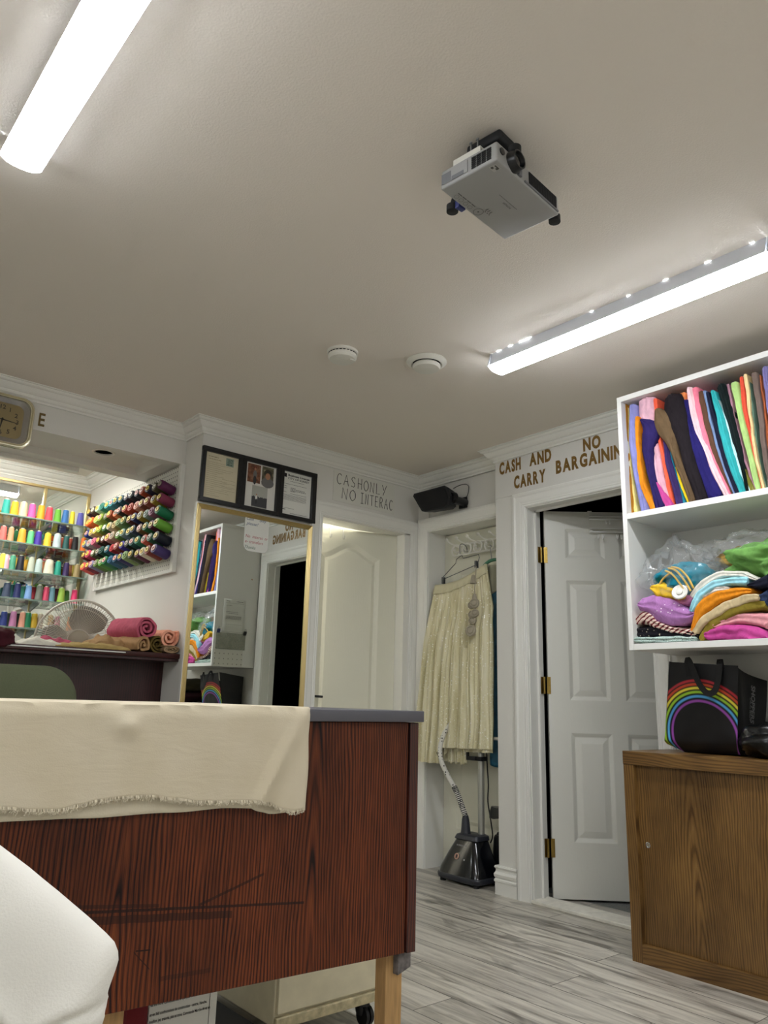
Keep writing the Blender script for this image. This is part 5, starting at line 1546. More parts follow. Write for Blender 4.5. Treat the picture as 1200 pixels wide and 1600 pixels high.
mb.obb(pj_p(0.21, LU + 0.001, 2.3065), ev * 0.085, eu * 0.0025, (0, 0, 0.0025), 0.001)
mb.build('front_trim', M_PJD, bd, smooth=False)
ln = MB().lathe([(0.029, -0.02), (0.029, 0.006), (0.026, 0.016), (0.026, 0.022), (0.0225, 0.022), (0.020, 0.012)], pj_p(0.072, LU, 2.331), eu, 36, caps=False).build('lens_barrel', M_BLACKP, pj)
MB().lathe([(0.0215, 0.010), (0.017, 0.0145), (0.0, 0.017)], pj_p(0.072, LU, 2.331), eu, 32, caps=False).build('lens_glass', mat('lens_glass', '0a1018', 0.05, coat=0.6), ln)
MB().lathe([(0.010, 0), (0.010, 0.0025), (0.0, 0.003)], pj_p(0.022, LU, 2.335), eu, 24).build('sensor_window', M_BLACKP, pj)
MB().lathe([(0.011, 0), (0.011, 0.018), (0.0, 0.02)], pj_p(0.108, LU - 0.01, 2.362), eu, 20).build('focus_ring', M_BLACKP, pj)
up_t = -eu
rt_t = ev
mb = MB()
add_text(mb, 'HITACHI', pj_p(0.155, 0.095, ZB - 0.0006), rt_t, Vector((0, 0, 0)) - eu * -1.0, 0.0055, 0.034, bold=0.02)
lines(mb, pj_p(0.120, 0.108, ZB), rt_t, eu, [(0, 0.085, 0.0, 0.0016)])
mb.build('brand_print', mat('print_dark', '4a4a4a', 0.6), bd, smooth=False)
mb = MB()
def flat_ring(c, r0, r1, n=28):
    a = mb.ring([c + (ev * math.cos(2 * PI * k / n) + eu * math.sin(2 * PI * k / n)) * r0 for k in range(n)])
    b = mb.ring([c + (ev * math.cos(2 * PI * k / n) + eu * math.sin(2 * PI * k / n)) * r1 for k in range(n)])
    mb.bridge(a, b)
zc = ZB - 0.0008
flat_ring(pj_p(0.142, 0.022, zc), 0.0135, 0.0150)
flat_ring(pj_p(0.142, 0.022, zc), 0.0, 0.003)
for k in range(4):
    flat_ring(pj_p(0.050 + k * 0.020, 0.017, zc), 0.0062, 0.0072)
    mb.obb(pj_p(0.050 + k * 0.020, 0.029, zc), ev * 0.008, eu * 0.0012, (0, 0, 0.0002))
for k in range(3):
    mb.obb(pj_p(0.150 + k * 0.009, 0.046, zc), eu * 0.005, ev * 0.0011, (0, 0, 0.0002))
    mb.obb(pj_p(0.155 + k * 0.009, 0.037, zc), eu * 0.0015, ev * 0.0015, (0, 0, 0.0002))
mb.build('control_print', mat('print_mid', '5e5e5c', 0.6), bd, smooth=False)
mb = MB()
mb.quad(pj_p(0.012, 0.150, zc), pj_p(0.036, 0.150, zc), pj_p(0.036, 0.172, zc), pj_p(0.012, 0.172, zc))
mb.build('sticker', mat('sticker_pale', 'b4b4b0', 0.6), bd, smooth=False)
mb = MB()
for a, b, c_, d in ((0.015, 0.153, 0.008, 0.007), (0.026, 0.160, 0.008, 0.009), (0.016, 0.165, 0.012, 0.004)):
    mb.quad(pj_p(a, b, zc - 0.0004), pj_p(a + c_, b, zc - 0.0004), pj_p(a + c_, b + d, zc - 0.0004), pj_p(a, b + d, zc - 0.0004))
mb.build('sticker_print', mat('print_grey2', '52524e', 0.6), bd, smooth=False)
# mount: ceiling plate, post and three arms
MB().hexa([(1.31, 1.115, 2.408), (1.415, 1.128, 2.408), (1.402, 1.24, 2.408), (1.297, 1.227, 2.408), (1.31, 1.115, CZ), (1.415, 1.128, CZ), (1.402, 1.24, CZ), (1.297, 1.227, CZ)], 0.010, 3).build('ceiling_plate', M_BLACKM, pj)
MB().cyl((1.39, 1.19, 2.36), (1.39, 1.19, 2.41), 0.022).build('mount_post', M_BLACKM, pj)
for P in ([(1.39, 1.19, 2.372), (1.36, 1.28, 2.370), (1.352, 1.318, 2.350), (1.352, 1.330, 2.325)], [(1.39, 1.19, 2.372), (1.52, 1.17, 2.370), (1.585, 1.165, 2.352), (1.602, 1.163, 2.325)], [(1.39, 1.19, 2.372), (1.36, 1.12, 2.374), (1.345, 1.095, 2.372)]):
    mb = MB()
    mb.tube([tuple(q) for q in catmull(P, 12)], 0.011, 8)
    mb.lathe([(0.0, -0.012), (0.017, -0.010), (0.017, 0.010), (0.0, 0.012)], P[-1], (0, 0, 1), 18)
    mb.build('mount_arm', M_BLACKM, pj)
MB().obb((1.358, 1.305, 2.325), (0.014, 0, 0), (0, 0.008, 0), (0, 0, 0.012), 0.002).build('cable_plug', mat('blue_plug', '2a3470', 0.4), pj)
mb = MB()
mb.obb(pj_p(0.030, 0.075, 2.385), eu * 0.045, ev * 0.012, (0, 0, 0.002), 0.0005)
mb.obb(pj_p(0.019, 0.075, 2.374), eu * 0.045, ev * 0.0015, (0, 0, 0.013), 0.0005)
mb.build('mount_bracket', M_WHITEP, pj, smooth=False)
for u in (0.085, 0.107):
    MB().cyl(pj_p(0.024, u, 2.37), pj_p(0.024, u, CZ - 0.024), 0.002, seg=8).lathe([(0.0045, 0), (0.0045, 0.004), (0.0, 0.005)], pj_p(0.024, u, CZ - 0.026), (0, 0, 1), 12).build('screw', M_STEEL, pj)

# ------------------------------------------------------------------ pass-through counter of the alcove
pc = thing('pass_through_counter', 'dark wine-stained half-height counter below the thread alcove', 'counter', (0.6, 3.9, 0))
MB().box(-0.58, 1.789, 3.885, 3.915, 0.0, 1.135, 0.001).build('front_panel', M_WINE, pc, smooth=False)
MB().box(-0.58, 1.789, 3.700, 4.06, 1.145, 1.170, 0.004, 3).build('top', M_WINETOP, pc)
MB().box(-0.58, 1.789, 3.712, 3.95, 1.131, 1.146, 0.002).build('under_rail', M_WINE, pc, smooth=False)
MB().box(0.955, 1.50, 3.6955, 3.7005, 1.158, 1.1635, 0.001).build('pale_edge_strip', M_PAPER, pc, smooth=False)  # thin pale strip along the counter's front edge

# ------------------------------------------------------------------ alcove mirror, glass shelves
am = thing('alcove_mirror', 'wide gold-edged mirror behind the glass thread shelves', 'mirror', (0.6, 5.345, 1.05))
MB().box(-0.55, 1.788, 5.338, 5.348, 1.05, 2.335).build('glass', M_MIRROR, am, smooth=False)
MB().box(-0.55, 1.789, 5.328, 5.338, 2.318, 2.336, 0.002).build('gold_strip', M_GOLD, am, smooth=False)
MB().box(1.768, 1.788, 5.328, 5.338, 1.05, 2.318, 0.002).build('gold_strip', M_GOLD, am, smooth=False)
MB().box(1.474, 1.494, 5.328, 5.338, 1.05, 2.318, 0.002).build('gold_strip', M_GOLD, am, smooth=False)
M_GLASS = clear_mat('shelf_glass', (0.86, 0.93, 0.90), 0.06, 0.02)
M_GLEDGE = mat('glass_edge', '74887e', 0.2)
SHZ = [z for z, _ in CONES] + [1.175]
nums = ['top', 'second', 'third', 'fourth', 'fifth', 'sixth']
for i, z in enumerate(SHZ):
    g = thing('glass_shelf', 'glass shelf with metal brackets, %s from the top in the thread alcove' % nums[i], 'shelf', (0.7, 5.2, z - 0.009), 'glass thread shelves')
    MB().box(-0.5, 1.755, 5.105, 5.322, z - 0.009, z - 0.0005).build('glass', M_GLASS, g, smooth=False)
    MB().box(-0.5, 1.755, 5.1035, 5.105, z - 0.009, z - 0.0005).build('front_edge', M_GLEDGE, g, smooth=False)
    for x in (0.30, 1.484):
        mb = MB()
        mb.prism([(x - 0.004, 5.325, z - 0.010), (x - 0.004, 5.14, z - 0.010), (x - 0.004, 5.14, z - 0.018), (x - 0.004, 5.325, z - 0.060)], (0.008, 0, 0))
        mb.build('bracket', M_STEEL, g, smooth=False)

# thread cones: build one, copy it
def thread_mat(nm, col):
    k = 'thread_' + nm.replace(' ', '_')
    if k in _mats:
        return _mats[k]
    w = NT(k, 0.55, 0.4)
    s = w.sep(w.obj())
    f = w.n('TexWave', {'Vector': w.obj(), 'Scale': 120.0, 'Distortion': 3.0, 'Detail': 1.0, 'Detail Scale': 2.0}, bands_direction='Z').outputs[1]
    c0 = lin(col)
    w.color(w.ramp(f, [(0.2, tuple(x * 0.82 for x in c0[:3]) + (1,)), (0.8, c0)]))
    w.bump(f, 0.25, 0.002)
    return w.m
M_CONE = mat('cone_core', 'd8d4c0', 0.5)
CORES = [mat('core_yellow', 'd8c060', 0.5), mat('core_white', 'd8d4c8', 0.5), mat('core_grey', 'a8a090', 0.5), mat('core_pink', 'd8a8a0', 0.5)]
tc0 = bpy.data.objects.new('thread_cone', None)
COL.objects.link(tc0)
ORIGIN[tc0.name] = Vector((0, 0, 0))
mb = MB()
mb.lathe([(0.010, 0.096), (0.0175, 0.0965), (0.0190, 0.094), (0.0225, 0.050), (0.0252, 0.010), (0.0262, 0.006), (0.022, 0.005)], (0, 0, 0), (0, 0, 1), 20, caps=False)
cone_th = mb.build('thread', M_CONE, tc0)
cone_core = MB().lathe([(0.024, 0.0), (0.0245, 0.005), (0.0225, 0.006), (0.011, 0.090), (0.0105, 0.103), (0.007, 0.103), (0.0065, 0.07)], (0, 0, 0), (0, 0, 1), 18, caps=False).build('cone', M_CONE, tc0)
def dress(root, parts, mats_):
    out = []
    for p, m in zip(parts, mats_):
        c = p.copy()
        COL.objects.link(c)
        c.parent = root
        c.material_slots[0].link = 'OBJECT'
        c.material_slots[0].material = m
        out.append(c)
    return out
first = True
def place_cone(x, y, z, nm, col, s, label, group, tip=None):
    global first
    if first:
        r, parts = tc0, [cone_th, cone_core]
        first = False
        for p, m in zip(parts, (thread_mat(nm, col), tip or M_CONE)):
            p.material_slots[0].link = 'OBJECT'
            p.material_slots[0].material = m
    else:
        r = tc0.copy()
        COL.objects.link(r)
        dress(r, [cone_th, cone_core], (thread_mat(nm, col), tip or M_CONE))
    r.location = (x, y, z)
    r.scale = (s, s, 0.86 + 0.14 * s + random.uniform(-0.05, 0.04))
    r.rotation_euler = (0, 0, random.uniform(0, 6))
    tag(r, label, 'thread cone', group)
for i, (z, row) in enumerate(CONES):
    prev = None
    used = {}
    for x, nm, col, s in row:
        if x > 1.735: continue
        lab = '%s thread cone on the %s glass shelf, %s' % (nm, nums[i], 'first in view at the left' if prev is None else 'just right of the %s one' % prev)
        place_cone(x, 5.165, z, nm, col, s, lab, 'thread cones on the glass shelves', CORES[0] if nm in ('turquoise', 'mint green', 'pumpkin', 'sunflower yellow') else None)
        prev = nm
for i, (z, row) in enumerate(BACK_CONES):
    for x, nm, col, s in row:
        if x > 1.73: continue
        place_cone(x, 5.235, z, nm, col, s, '%s thread cone in the second rank of the %s glass shelf' % (nm, nums[i]), 'thread cones on the glass shelves')
# the part of the shelves left of the frame, seen in the mirrors, stays empty

# ------------------------------------------------------------------ pegboard with thread spools
pgb = thing('pegboard', 'white framed pegboard of thread spools on the alcove side wall', 'pegboard', (1.788, 4.45, 1.62))
MB().box(1.772, 1.779, 3.870, 4.995, 1.630, 2.222).build('perforated_panel', M_PEG, pgb, smooth=False)
mb = MB()
mb.box(1.764, 1.789, 3.842, 3.872, 1.612, 2.225, 0.001).box(1.764, 1.789, 4.993, 5.012, 1.612, 2.225, 0.001).box(1.767, 1.789, 3.872, 4.993, 1.612, 1.632, 0.001)
mb.build('frame', M_TRIM, pgb, smooth=False)
SPOOL = [
 [('plum', '5c1e4c'), ('dark olive', '4a4424'), ('ink blue', '262038'), ('rust orange', 'b04a28'), ('storm blue', '203038'), ('black teal', '1c2c34'), ('midnight', '242a3c'), ('peacock', '1c5866'), ('petrol', '186070'), ('cyan', '3c98a8'), ('aqua', '46a0a0'), ('jade', '2c9470'), ('pale mint', 'b8d0b8'), ('olive brown', '4c4030'), ('aubergine', '34202c')],
 [('raspberry', '86304e'), ('mustard', 'a88c2c'), ('sienna', '944c38'), ('cocoa', '7c4634'), ('salmon', 'd07c74'), ('vermilion', 'b84428'), ('brick', 'a03c28'), ('espresso', '2c2220'), ('burnt orange', 'bc5828'), ('tawny', 'a04c24'), ('moss', '4c6028'), ('chartreuse', '9cb048'), ('pale lime', 'b4cc78'), ('tangerine', 'e46a2c'), ('bright orange', 'f06420')],
 [('emerald', '1e7448'), ('mauve', '8c5470'), ('ash', '8c9c90'), ('ochre', 'a08c30'), ('navy', '2c3060'), ('mahogany', '5a201c'), ('fern', '58783c'), ('pistachio', '88a068'), ('khaki', '8c8458'), ('ivory', 'c4c0a4'), ('forest', '34602c'), ('kiwi', '84a43c'), ('lemon', 'c8c058'), ('sand', 'b09870'), ('cobalt', '2c3c88')],
 [('lime', '74b43c'), ('burgundy', '582430'), ('bottle green', '2c5c40'), ('bronze', '70542c'), ('slate', '484c58'), ('pewter', '5c7470'), ('seafoam', '88a49c'), ('leaf green', '5c8c34'), ('oatmeal', 'bca88c'), ('blush', 'd0948c'), ('oxblood', '4c1c18'), ('umber', '442c1c'), ('bubblegum', 'd87890'), ('silver', 'a8b4b0'), ('steel', '8890a0')],
 [('blue black', '121a28'), ('pine', '34684c'), ('terracotta', 'a05840'), ('teal green', '2c8060'), ('dark teal', '1c5c50'), ('onyx', '141416'), ('indigo', '20243c'), ('copper', '94402c'), ('scarlet', 'b0282c'), ('sea blue', '2c6878'), ('spruce', '204c44'), ('jet', '18181c'), ('army green', '50542c'), ('rose', 'd08098'), ('wine', '682430')],
 [('violet', '44346e'), ('russet', '8c4034'), ('cream', 'd4ccc0'), ('magenta wine', '5c2040'), ('dark moss', '3c4828'), ('sage', '88a468'), ('deep violet', '36306c'), ('denim', '24506c'), ('ocean', '2c6488'), ('viridian', '28784c'), ('grass', '5c9c44'), ('avocado', '64803c'), ('heather', '8c84a4'), ('claret', '8c2c40'), ('coral', 'd87868')]]
sp0 = bpy.data.objects.new('thread_spool', None)
COL.objects.link(sp0)
ORIGIN[sp0.name] = Vector((0, 0, 0))
sp_th = MB().lathe([(0.012, 0.102), (0.0265, 0.1015), (0.0285, 0.098), (0.0305, 0.012), (0.0290, 0.008), (0.012, 0.008)], (0, 0, 0), (0, 0, 1), 22, caps=False).build('thread', M_CONE, sp0)
sp_core = MB().lathe([(0.013, 0.0), (0.013, 0.1035), (0.0165, 0.1035), (0.0160, 0.106), (0.0095, 0.1065), (0.007, 0.1065), (0.0065, 0.06), (0.0, 0.05)], (0, 0, 0), (0, 0, 1), 20, caps=False).build('core', CORES[0], sp0)
first_s = True
axis = Vector((-0.112, -0.020, 0.030)).normalized()
q = axis.to_track_quat('Z', 'Y')
ordn = ['first', 'second', 'third', 'fourth', 'fifth', 'sixth', 'seventh', 'eighth', 'ninth', 'tenth', 'eleventh', 'twelfth', 'thirteenth', 'fourteenth', 'fifteenth']
pin_bm = MB()
for r_, row in enumerate(SPOOL):
    for c_, (nm, col) in enumerate(row):
        z = 2.077 - r_ * 0.0735 + c_ * 0.0022
        y = 3.925 + c_ * 0.0785 - r_ * 0.002
        if first_s:
            rt, first_s = sp0, False
            for p, m in zip((sp_th, sp_core), (thread_mat(nm, col), CORES[2])):
                p.material_slots[0].link = 'OBJECT'
                p.material_slots[0].material = m
        else:
            rt = sp0.copy()
            COL.objects.link(rt)
            cm = thread_mat(nm, col) if random.random() < 0.12 else CORES[random.choice((0, 0, 0, 0, 0, 1, 2, 3))]
            dress(rt, (sp_th, sp_core), (thread_mat(nm, col), cm))
        rt.location = (1.7705, y, z)
        rt.rotation_mode = 'QUATERNION'
        rt.rotation_quaternion = q
        k = random.uniform(0.90, 1.0)
        rt.scale = (k, k, random.uniform(0.93, 1.04))
        tag(rt, '%s thread spool, %s from the near edge in the %s row of the pegboard' % (nm, ordn[c_], ('top', 'second', 'third', 'fourth', 'fifth', 'bottom')[r_]), 'thread spool', 'thread spools on the pegboard')

# ------------------------------------------------------------------ fan behind the pass-through counter
fan = thing('pedestal_fan', 'beige round fan standing behind the dark counter in the alcove', 'fan', (1.43, 4.3, 0))
FC = Vector((1.440, 4.22, 1.238))
fn_ = Vector((-0.30, -0.94, -0.06)).normalized()          # facing the room
fr_ = fn_.cross(Vector((0, 0, 1))).normalized()
fu_ = fr_.cross(fn_).normalized()
if fu_.z < 0: fu_ = -fu_
M_FAN = mat('fan_beige', 'c8c2b2', 0.45)
M_FANB = mat('fan_blade', '8c877c', 0.4)
def fp(r, a, d): return FC + (fr_ * math.cos(a) + fu_ * math.sin(a)) * r + fn_ * d
RF = 0.212
mb = MB()
mb.tube([fp(RF, 2 * PI * k / 64, 0.0) for k in range(64)], 0.0075, 8, closed=True)
mb.tube([fp(0.165, 2 * PI * k / 56, 0.045) for k in range(56)], 0.0022, 6, closed=True)
mb.tube([fp(0.055, 2 * PI * k / 32, 0.062) for k in range(32)], 0.003, 6, closed=True)
for k in range(104):
    a = 2 * PI * k / 104
    mb.tube([fp(0.050, a, 0.062), fp(0.11, a + 0.03, 0.060), fp(0.165, a + 0.05, 0.045), fp(0.200, a + 0.06, 0.022), fp(RF, a + 0.06, 0.0)], 0.0015, 4)
mb.build('front_grille', M_FAN, fan)
mb = MB()
for k in range(72):
    a = 2 * PI * k / 72
    mb.tube([fp(0.05, a, -0.085), fp(0.15, a, -0.075), fp(0.198, a, -0.045), fp(RF, a, -0.004)], 0.0011, 4)
mb.tube([fp(0.15, 2 * PI * k / 48, -0.075) for k in range(48)], 0.002, 6, closed=True)
mb.build('rear_grille', M_FAN, fan)
MB().lathe([(0.0, 0.072), (0.030, 0.071), (0.045, 0.067), (0.054, 0.060), (0.054, 0.054)], FC, fn_, 32, caps=False).build('hub_cap', mat('fan_hub', 'a8a08a', 0.5), fan)
for k in range(3):
    a0 = math.radians(100 + 120 * k)
    mb = MB()
    mb.grid(lambda u, v: fp(0.03 + 0.155 * u, a0 + (v - 0.5) * (0.9 + 0.85 * math.sin(PI * min(1, u * 0.9 + 0.1)) * 0.9) + 0.25 * u, 0.012 - 0.045 * (v - 0.5)), 12, 10)
    o = mb.build('blade', M_FANB, fan)
    o.modifiers.new('solid', 'SOLIDIFY').thickness = 0.002
MB().lathe([(0.0, -0.20), (0.05, -0.195), (0.062, -0.17), (0.065, -0.09), (0.045, -0.03), (0.02, 0.03)], FC, fn_, 28).build('motor_housing', M_FAN, fan)
MB().cyl(FC + Vector((0.035, 0.11, -0.05)), Vector((1.475, 4.33, 0.03)), 0.014).build('pole', M_FAN, fan)
MB().lathe([(0.0, 0.0), (0.18, 0.0), (0.18, 0.015), (0.05, 0.035), (0.02, 0.06)], (1.475, 4.33, 0.0), (0, 0, 1), 36).build('base', M_FAN, fan)

# ------------------------------------------------------------------ fabric on the pass-through counter
def fabric_roll(c0, c1, r, turns, seed, flat=1.0, flare=0.0):
    """a roll of cloth; c0 is the end facing the room, showing its spiral"""
    c0, c1 = Vector(c0), Vector(c1)
    ax = (c1 - c0).normalized()
    e1 = ax.cross(Vector((0, 0, 1))).normalized()
    e2 = e1.cross(ax)
    mb = MB()
    L = (c1 - c0).length
    N = int(30 * turns)
    pitch = r * 0.86 / turns
    def spiral(t, side, k):
        """k along the length; the sheet winds from the core outwards and loosens"""
        a = 2 * PI * turns * t
        rr = r * 0.14 + pitch * turns * t
        n_ = noise.noise(Vector((math.cos(a) * 1.3 + seed, math.sin(a) * 1.3, t * turns * 0.9)))
        rr *= 1 + 0.14 * n_
        rr += side * pitch * 0.30
        w = noise.noise(Vector((math.cos(a) * 2, math.sin(a) * 2, k * 5 + seed))) * 0.006 * (k > 0)
        rr = (rr + w) * (1 + flare * k)
        back = 0.010 * noise.noise(Vector((a * 0.8, seed, 1))) if k == 0 else 0.0
        return c0 + ax * (L * k + back + 0.012 * (1 - t) * (k == 0)) + e1 * (math.cos(a + seed) * rr) + e2 * (math.sin(a + seed) * rr * flat)
    rings = []
    for j in range(13):
        k = j / 12
        rings.append([spiral(i / N, 1, k) for i in range(N + 1)] + [spiral(i / N, -1, k) for i in range(N, -1, -1)])
    R = [mb.ring(q) for q in rings]
    for p, q in zip(R, R[1:]):
        mb.bridge(p, q)
    for ring in (R[0], R[-1]):
        M_ = 2 * (N + 1)
        for i in range(N):
            mb.cap([ring[i], ring[i + 1], ring[M_ - 2 - i], ring[M_ - 1 - i]])
    return mb
TOPZ = 1.171
def roll(nm, lab, *a, **k):
    mb = fabric_roll(*a, **k)
    for v in mb.bm.verts:
        v.co.z = max(v.co.z, TOPZ)
        v.co.x = min(v.co.x, 1.786)
    o = mb.build('fabric_roll', cloth_mat(nm[0], nm[1]), angle=70)
    tag(o, lab, 'fabric roll', 'fabric rolls on the pass-through counter')
roll(('rose', 'b8586c'), 'large rose pink fabric roll on top of the brown one on the dark counter', (1.612, 3.725, 1.290), (1.575, 3.99, 1.285), 0.063, 2.6, 1, flat=0.92, flare=0.22)
roll(('camel', 'a8845c'), 'camel brown fabric roll under the rose roll', (1.592, 3.695, 1.204), (1.53, 3.97, 1.212), 0.041, 1.8, 5, flare=0.1)
roll(('dark olive', '5c4c22'), 'dark olive fabric roll between the camel and the beige rolls', (1.682, 3.735, 1.216), (1.68, 4.03, 1.216), 0.044, 2.4, 9)
roll(('peach', 'e8a488'), 'peach fabric roll at the right end of the dark counter', (1.735, 3.725, 1.252), (1.725, 3.99, 1.262), 0.050, 2.2, 12)
roll(('beige print', 'a88c6c'), 'flattened beige patterned fabric roll below the peach roll', (1.737, 3.700, 1.190), (1.72, 3.98, 1.190), 0.047, 3.0, 15, flat=0.42)
def flatcloth(pts, y0, y1, nm, col, seed, label, lo=TOPZ, amp=0.010, cat='fabric', zfun=None):
    """cloth lying on the counter: top outline (x, height) along x, from y0 back to y1"""
    S = catmull(pts, 40)
    mb = MB()
    def F(u, v):
        x, h = S[min(40, int(round(u * 40)))]
        w = math.sin(PI * min(1, 0.06 + 0.94 * v)) ** 0.5 if v > 0 else 0.1
        y = y0 + (y1 - y0) * v + 0.012 * noise.noise(Vector((x * 20, seed, 0)))
        z = lo + h * w * (1 + 0.5 * noise.noise(Vector((x * 26, y * 26, seed)))) + amp * 0.3 * noise.noise(Vector((x * 60, y * 60, seed)))
        return Vector((x, y, max(z, lo + 0.0005)))
    mb.grid(F, 40, 20)
    # close it underneath
    b = [e for e in mb.bm.edges if e.is_boundary]
    r = bmesh.ops.extrude_edge_only(mb.bm, edges=b)
    for v in [g for g in r['geom'] if isinstance(g, bmesh.types.BMVert)]:
        v.co.z = lo
    o = mb.build('fabric_piece', cloth_mat(nm, col), angle=120)
    tag(o, label, cat, 'fabrics on the pass-through counter')
flatcloth([(1.17, 0.010), (1.25, 0.022), (1.35, 0.030), (1.45, 0.026), (1.53, 0.014)], 3.705, 3.90, 'golden tan', 'a8905a', 2, 'golden tan cloth lying flat along the edge of the dark counter')
flatcloth([(1.36, 0.03), (1.41, 0.065), (1.46, 0.075), (1.51, 0.07), (1.55, 0.05)], 3.78, 4.02, 'camel bunch', 'a08058', 6, 'bunched camel cloth left of the rose fabric roll')
flatcloth([(1.135, 0.02), (1.18, 0.055), (1.23, 0.045), (1.28, 0.044), (1.33, 0.030), (1.40, 0.014)], 3.86, 4.02, 'dusty rose', 'a84c60', 8, 'dusty rose cloth in front of the fan hub')
flatcloth([(1.01, 0.01), (1.06, 0.030), (1.11, 0.034), (1.16, 0.030), (1.22, 0.012)], 3.72, 3.88, 'white scrap', 'd8d4c4', 12, 'crumpled white cloth left of the golden tan cloth on the dark counter')
mb = lump((0.925, 3.735, 1.185), (0.075, 0.05, 0.055), 17.0, 0.3, n=3)
for v in mb.bm.verts:
    if v.co.y > 3.692: v.co.z = max(v.co.z, TOPZ)
o = mb.build('fabric_piece', cloth_mat('black cherry', '40161e', 'plain'), angle=180)
tag(o, 'black cherry velvet cloth spilling over the left end of the dark counter', 'fabric', 'fabrics on the pass-through counter')

# ------------------------------------------------------------------ clock and letters on the header
ck = thing('wall_clock', 'gold rounded-square wall clock on the header at the left edge', 'clock', (0.855, 3.85, 2.236))
def rr3(cx_, cz_, w, h, r, y): return [(x, y, z) for x, z in rrect(cx_ - w, cx_ + w, cz_ - h, cz_ + h, r)]
CCX, CCZ, CH = 0.826, 2.236, 0.122
def ring_loft(specs): return MB().loft([rr3(CCX, CCZ, w, w * 0.93, r, y) for w, r, y in specs], caps=False)
ring_loft([(0.140, 0.06, 3.858), (0.140, 0.06, 3.838), (0.136, 0.058, 3.830), (0.131, 0.055, 3.829), (0.128, 0.053, 3.834), (0.124, 0.05, 3.829), (0.121, 0.048, 3.829), (0.118, 0.046, 3.838)]).build('gold_rim', mat('pale_gold', 'e2dcc4', 0.25, metal=0.8), ck)
MB().loft([rr3(CCX, CCZ, 0.119, 0.1105, 0.046, 3.842), rr3(CCX, CCZ, 0.092, 0.086, 0.034, 3.846)], caps=False).build('mirrored_band', mat('silver_band', 'c4c4c4', 0.12, metal=1.0), ck)
MB().prism(rr3(CCX, CCZ, 0.094, 0.088, 0.034, 3.847), (0, 0.008, 0)).build('dial', mat('dial_gold', '9c8a60', 0.4, metal=0.3), ck, smooth=False)
for n_ in range(1, 13):
    a = math.radians(90 - 30 * n_)
    mb = MB()
    add_text(mb, str(n_), (CCX + 0.070 * math.cos(a) - 0.008 * len(str(n_)), 3.8464, CCZ + 0.064 * math.sin(a) - 0.010), (1, 0, 0), (0, 0, 1), 0.022, bold=0.02)
    mb.build('numeral', mat('dial_print', '3c3424', 0.6), ck, smooth=False)
M_HAND = mat('clock_hand', '1c1812', 0.5)
for dx, dz, w in ((0.070, -0.006, 0.0032), (-0.006, -0.052, 0.0042)):
    d = Vector((dx, 0, dz))
    n_ = Vector((dz, 0, -dx)).normalized() * w
    c = Vector((CCX, 3.845, CCZ))
    MB().prism([c - d * 0.15 + n_, c - d * 0.15 - n_, c + d - n_ * 0.4, c + d + n_ * 0.4], (0, 0.0006, 0)).build('hand', M_HAND, ck, smooth=False)
MB().prism(rr3(CCX, CCZ, 0.119, 0.1105, 0.046, 3.8365), (0, 0.001, 0)).build('cover_glass', clear_mat('clock_glass', (0.97, 0.97, 0.97), 0.02, 0.01), ck, smooth=False)
hl = thing('header_lettering', 'gold capital letters on the header right of the clock', 'lettering', (0.99, 3.859, 2.25))
for ch, x, w in (('I', 0.955, 0.012), ('E', 0.992, 0.030)):
    mb = MB()
    add_text(mb, ch, (x, 3.8585, 2.252), (1, 0, 0), (0, 0, 1), 0.070, w, bold=0.02, thick=0.001)
    mb.build('letter', mat('bronze_letters', '6e5c34', 0.4, metal=0.4), hl, smooth=False)

# ------------------------------------------------------------------ olive chair behind the front counter
ch = thing('office_chair', 'olive green upholstered chair back seen between the two counters', 'chair', (0.80, 3.05, 0))
M_OLIVE = mat('olive_fabric', '5a5f48', 0.9, bump=0.15, bump_scale=400, var=0.06, var_scale=300, spec=0.2)
def chair_ring(s, y): return [(x, y, z) for x, z in [(0.80 + (a - 0.80) * s, 0.86 + (b - 0.86) * s) for a, b in rrect(0.52, 1.080, 0.56, 1.058, 0.13, 10)]]
mb = MB()
mb.loft([chair_ring(0.93, 3.13), chair_ring(0.985, 3.125), chair_ring(1.0, 3.11), chair_ring(1.0, 3.10), chair_ring(0.985, 3.085), chair_ring(0.93, 3.078), chair_ring(0.5, 3.072)])
mb.build('backrest', M_OLIVE, ch, angle=60)
MB().box(0.55, 1.05, 2.62, 3.08, 0.42, 0.50, 0.035, 4).build('seat', M_OLIVE, ch)
MB().box(0.77, 0.83, 3.10, 3.15, 0.40, 0.75, 0.006).build('back_support', M_BLACKP, ch)
MB().cyl((0.80, 2.85, 0.10), (0.80, 2.85, 0.42), 0.025).build('gas_column', M_BLACKP, ch)
for k in range(5):
    a = 2 * PI * k / 5 + 0.3
    d = Vector((math.cos(a), math.sin(a), 0))
    c = Vector((0.80, 2.85, 0.085))
    l_ = MB().tube([c, c + d * 0.15 - Vector((0, 0, 0.005)), c + d * 0.27 - Vector((0, 0, 0.02))], [0.024, 0.018, 0.013], 8).build('leg', M_BLACKP, ch)
    w_ = c + d * 0.27 + Vector((0, 0, -0.06))
    t_ = Vector((-d.y, d.x, 0)) * 0.02
    MB().cyl(w_ - t_, w_ + t_, 0.025, seg=18).build('caster', M_BLACKP, l_)

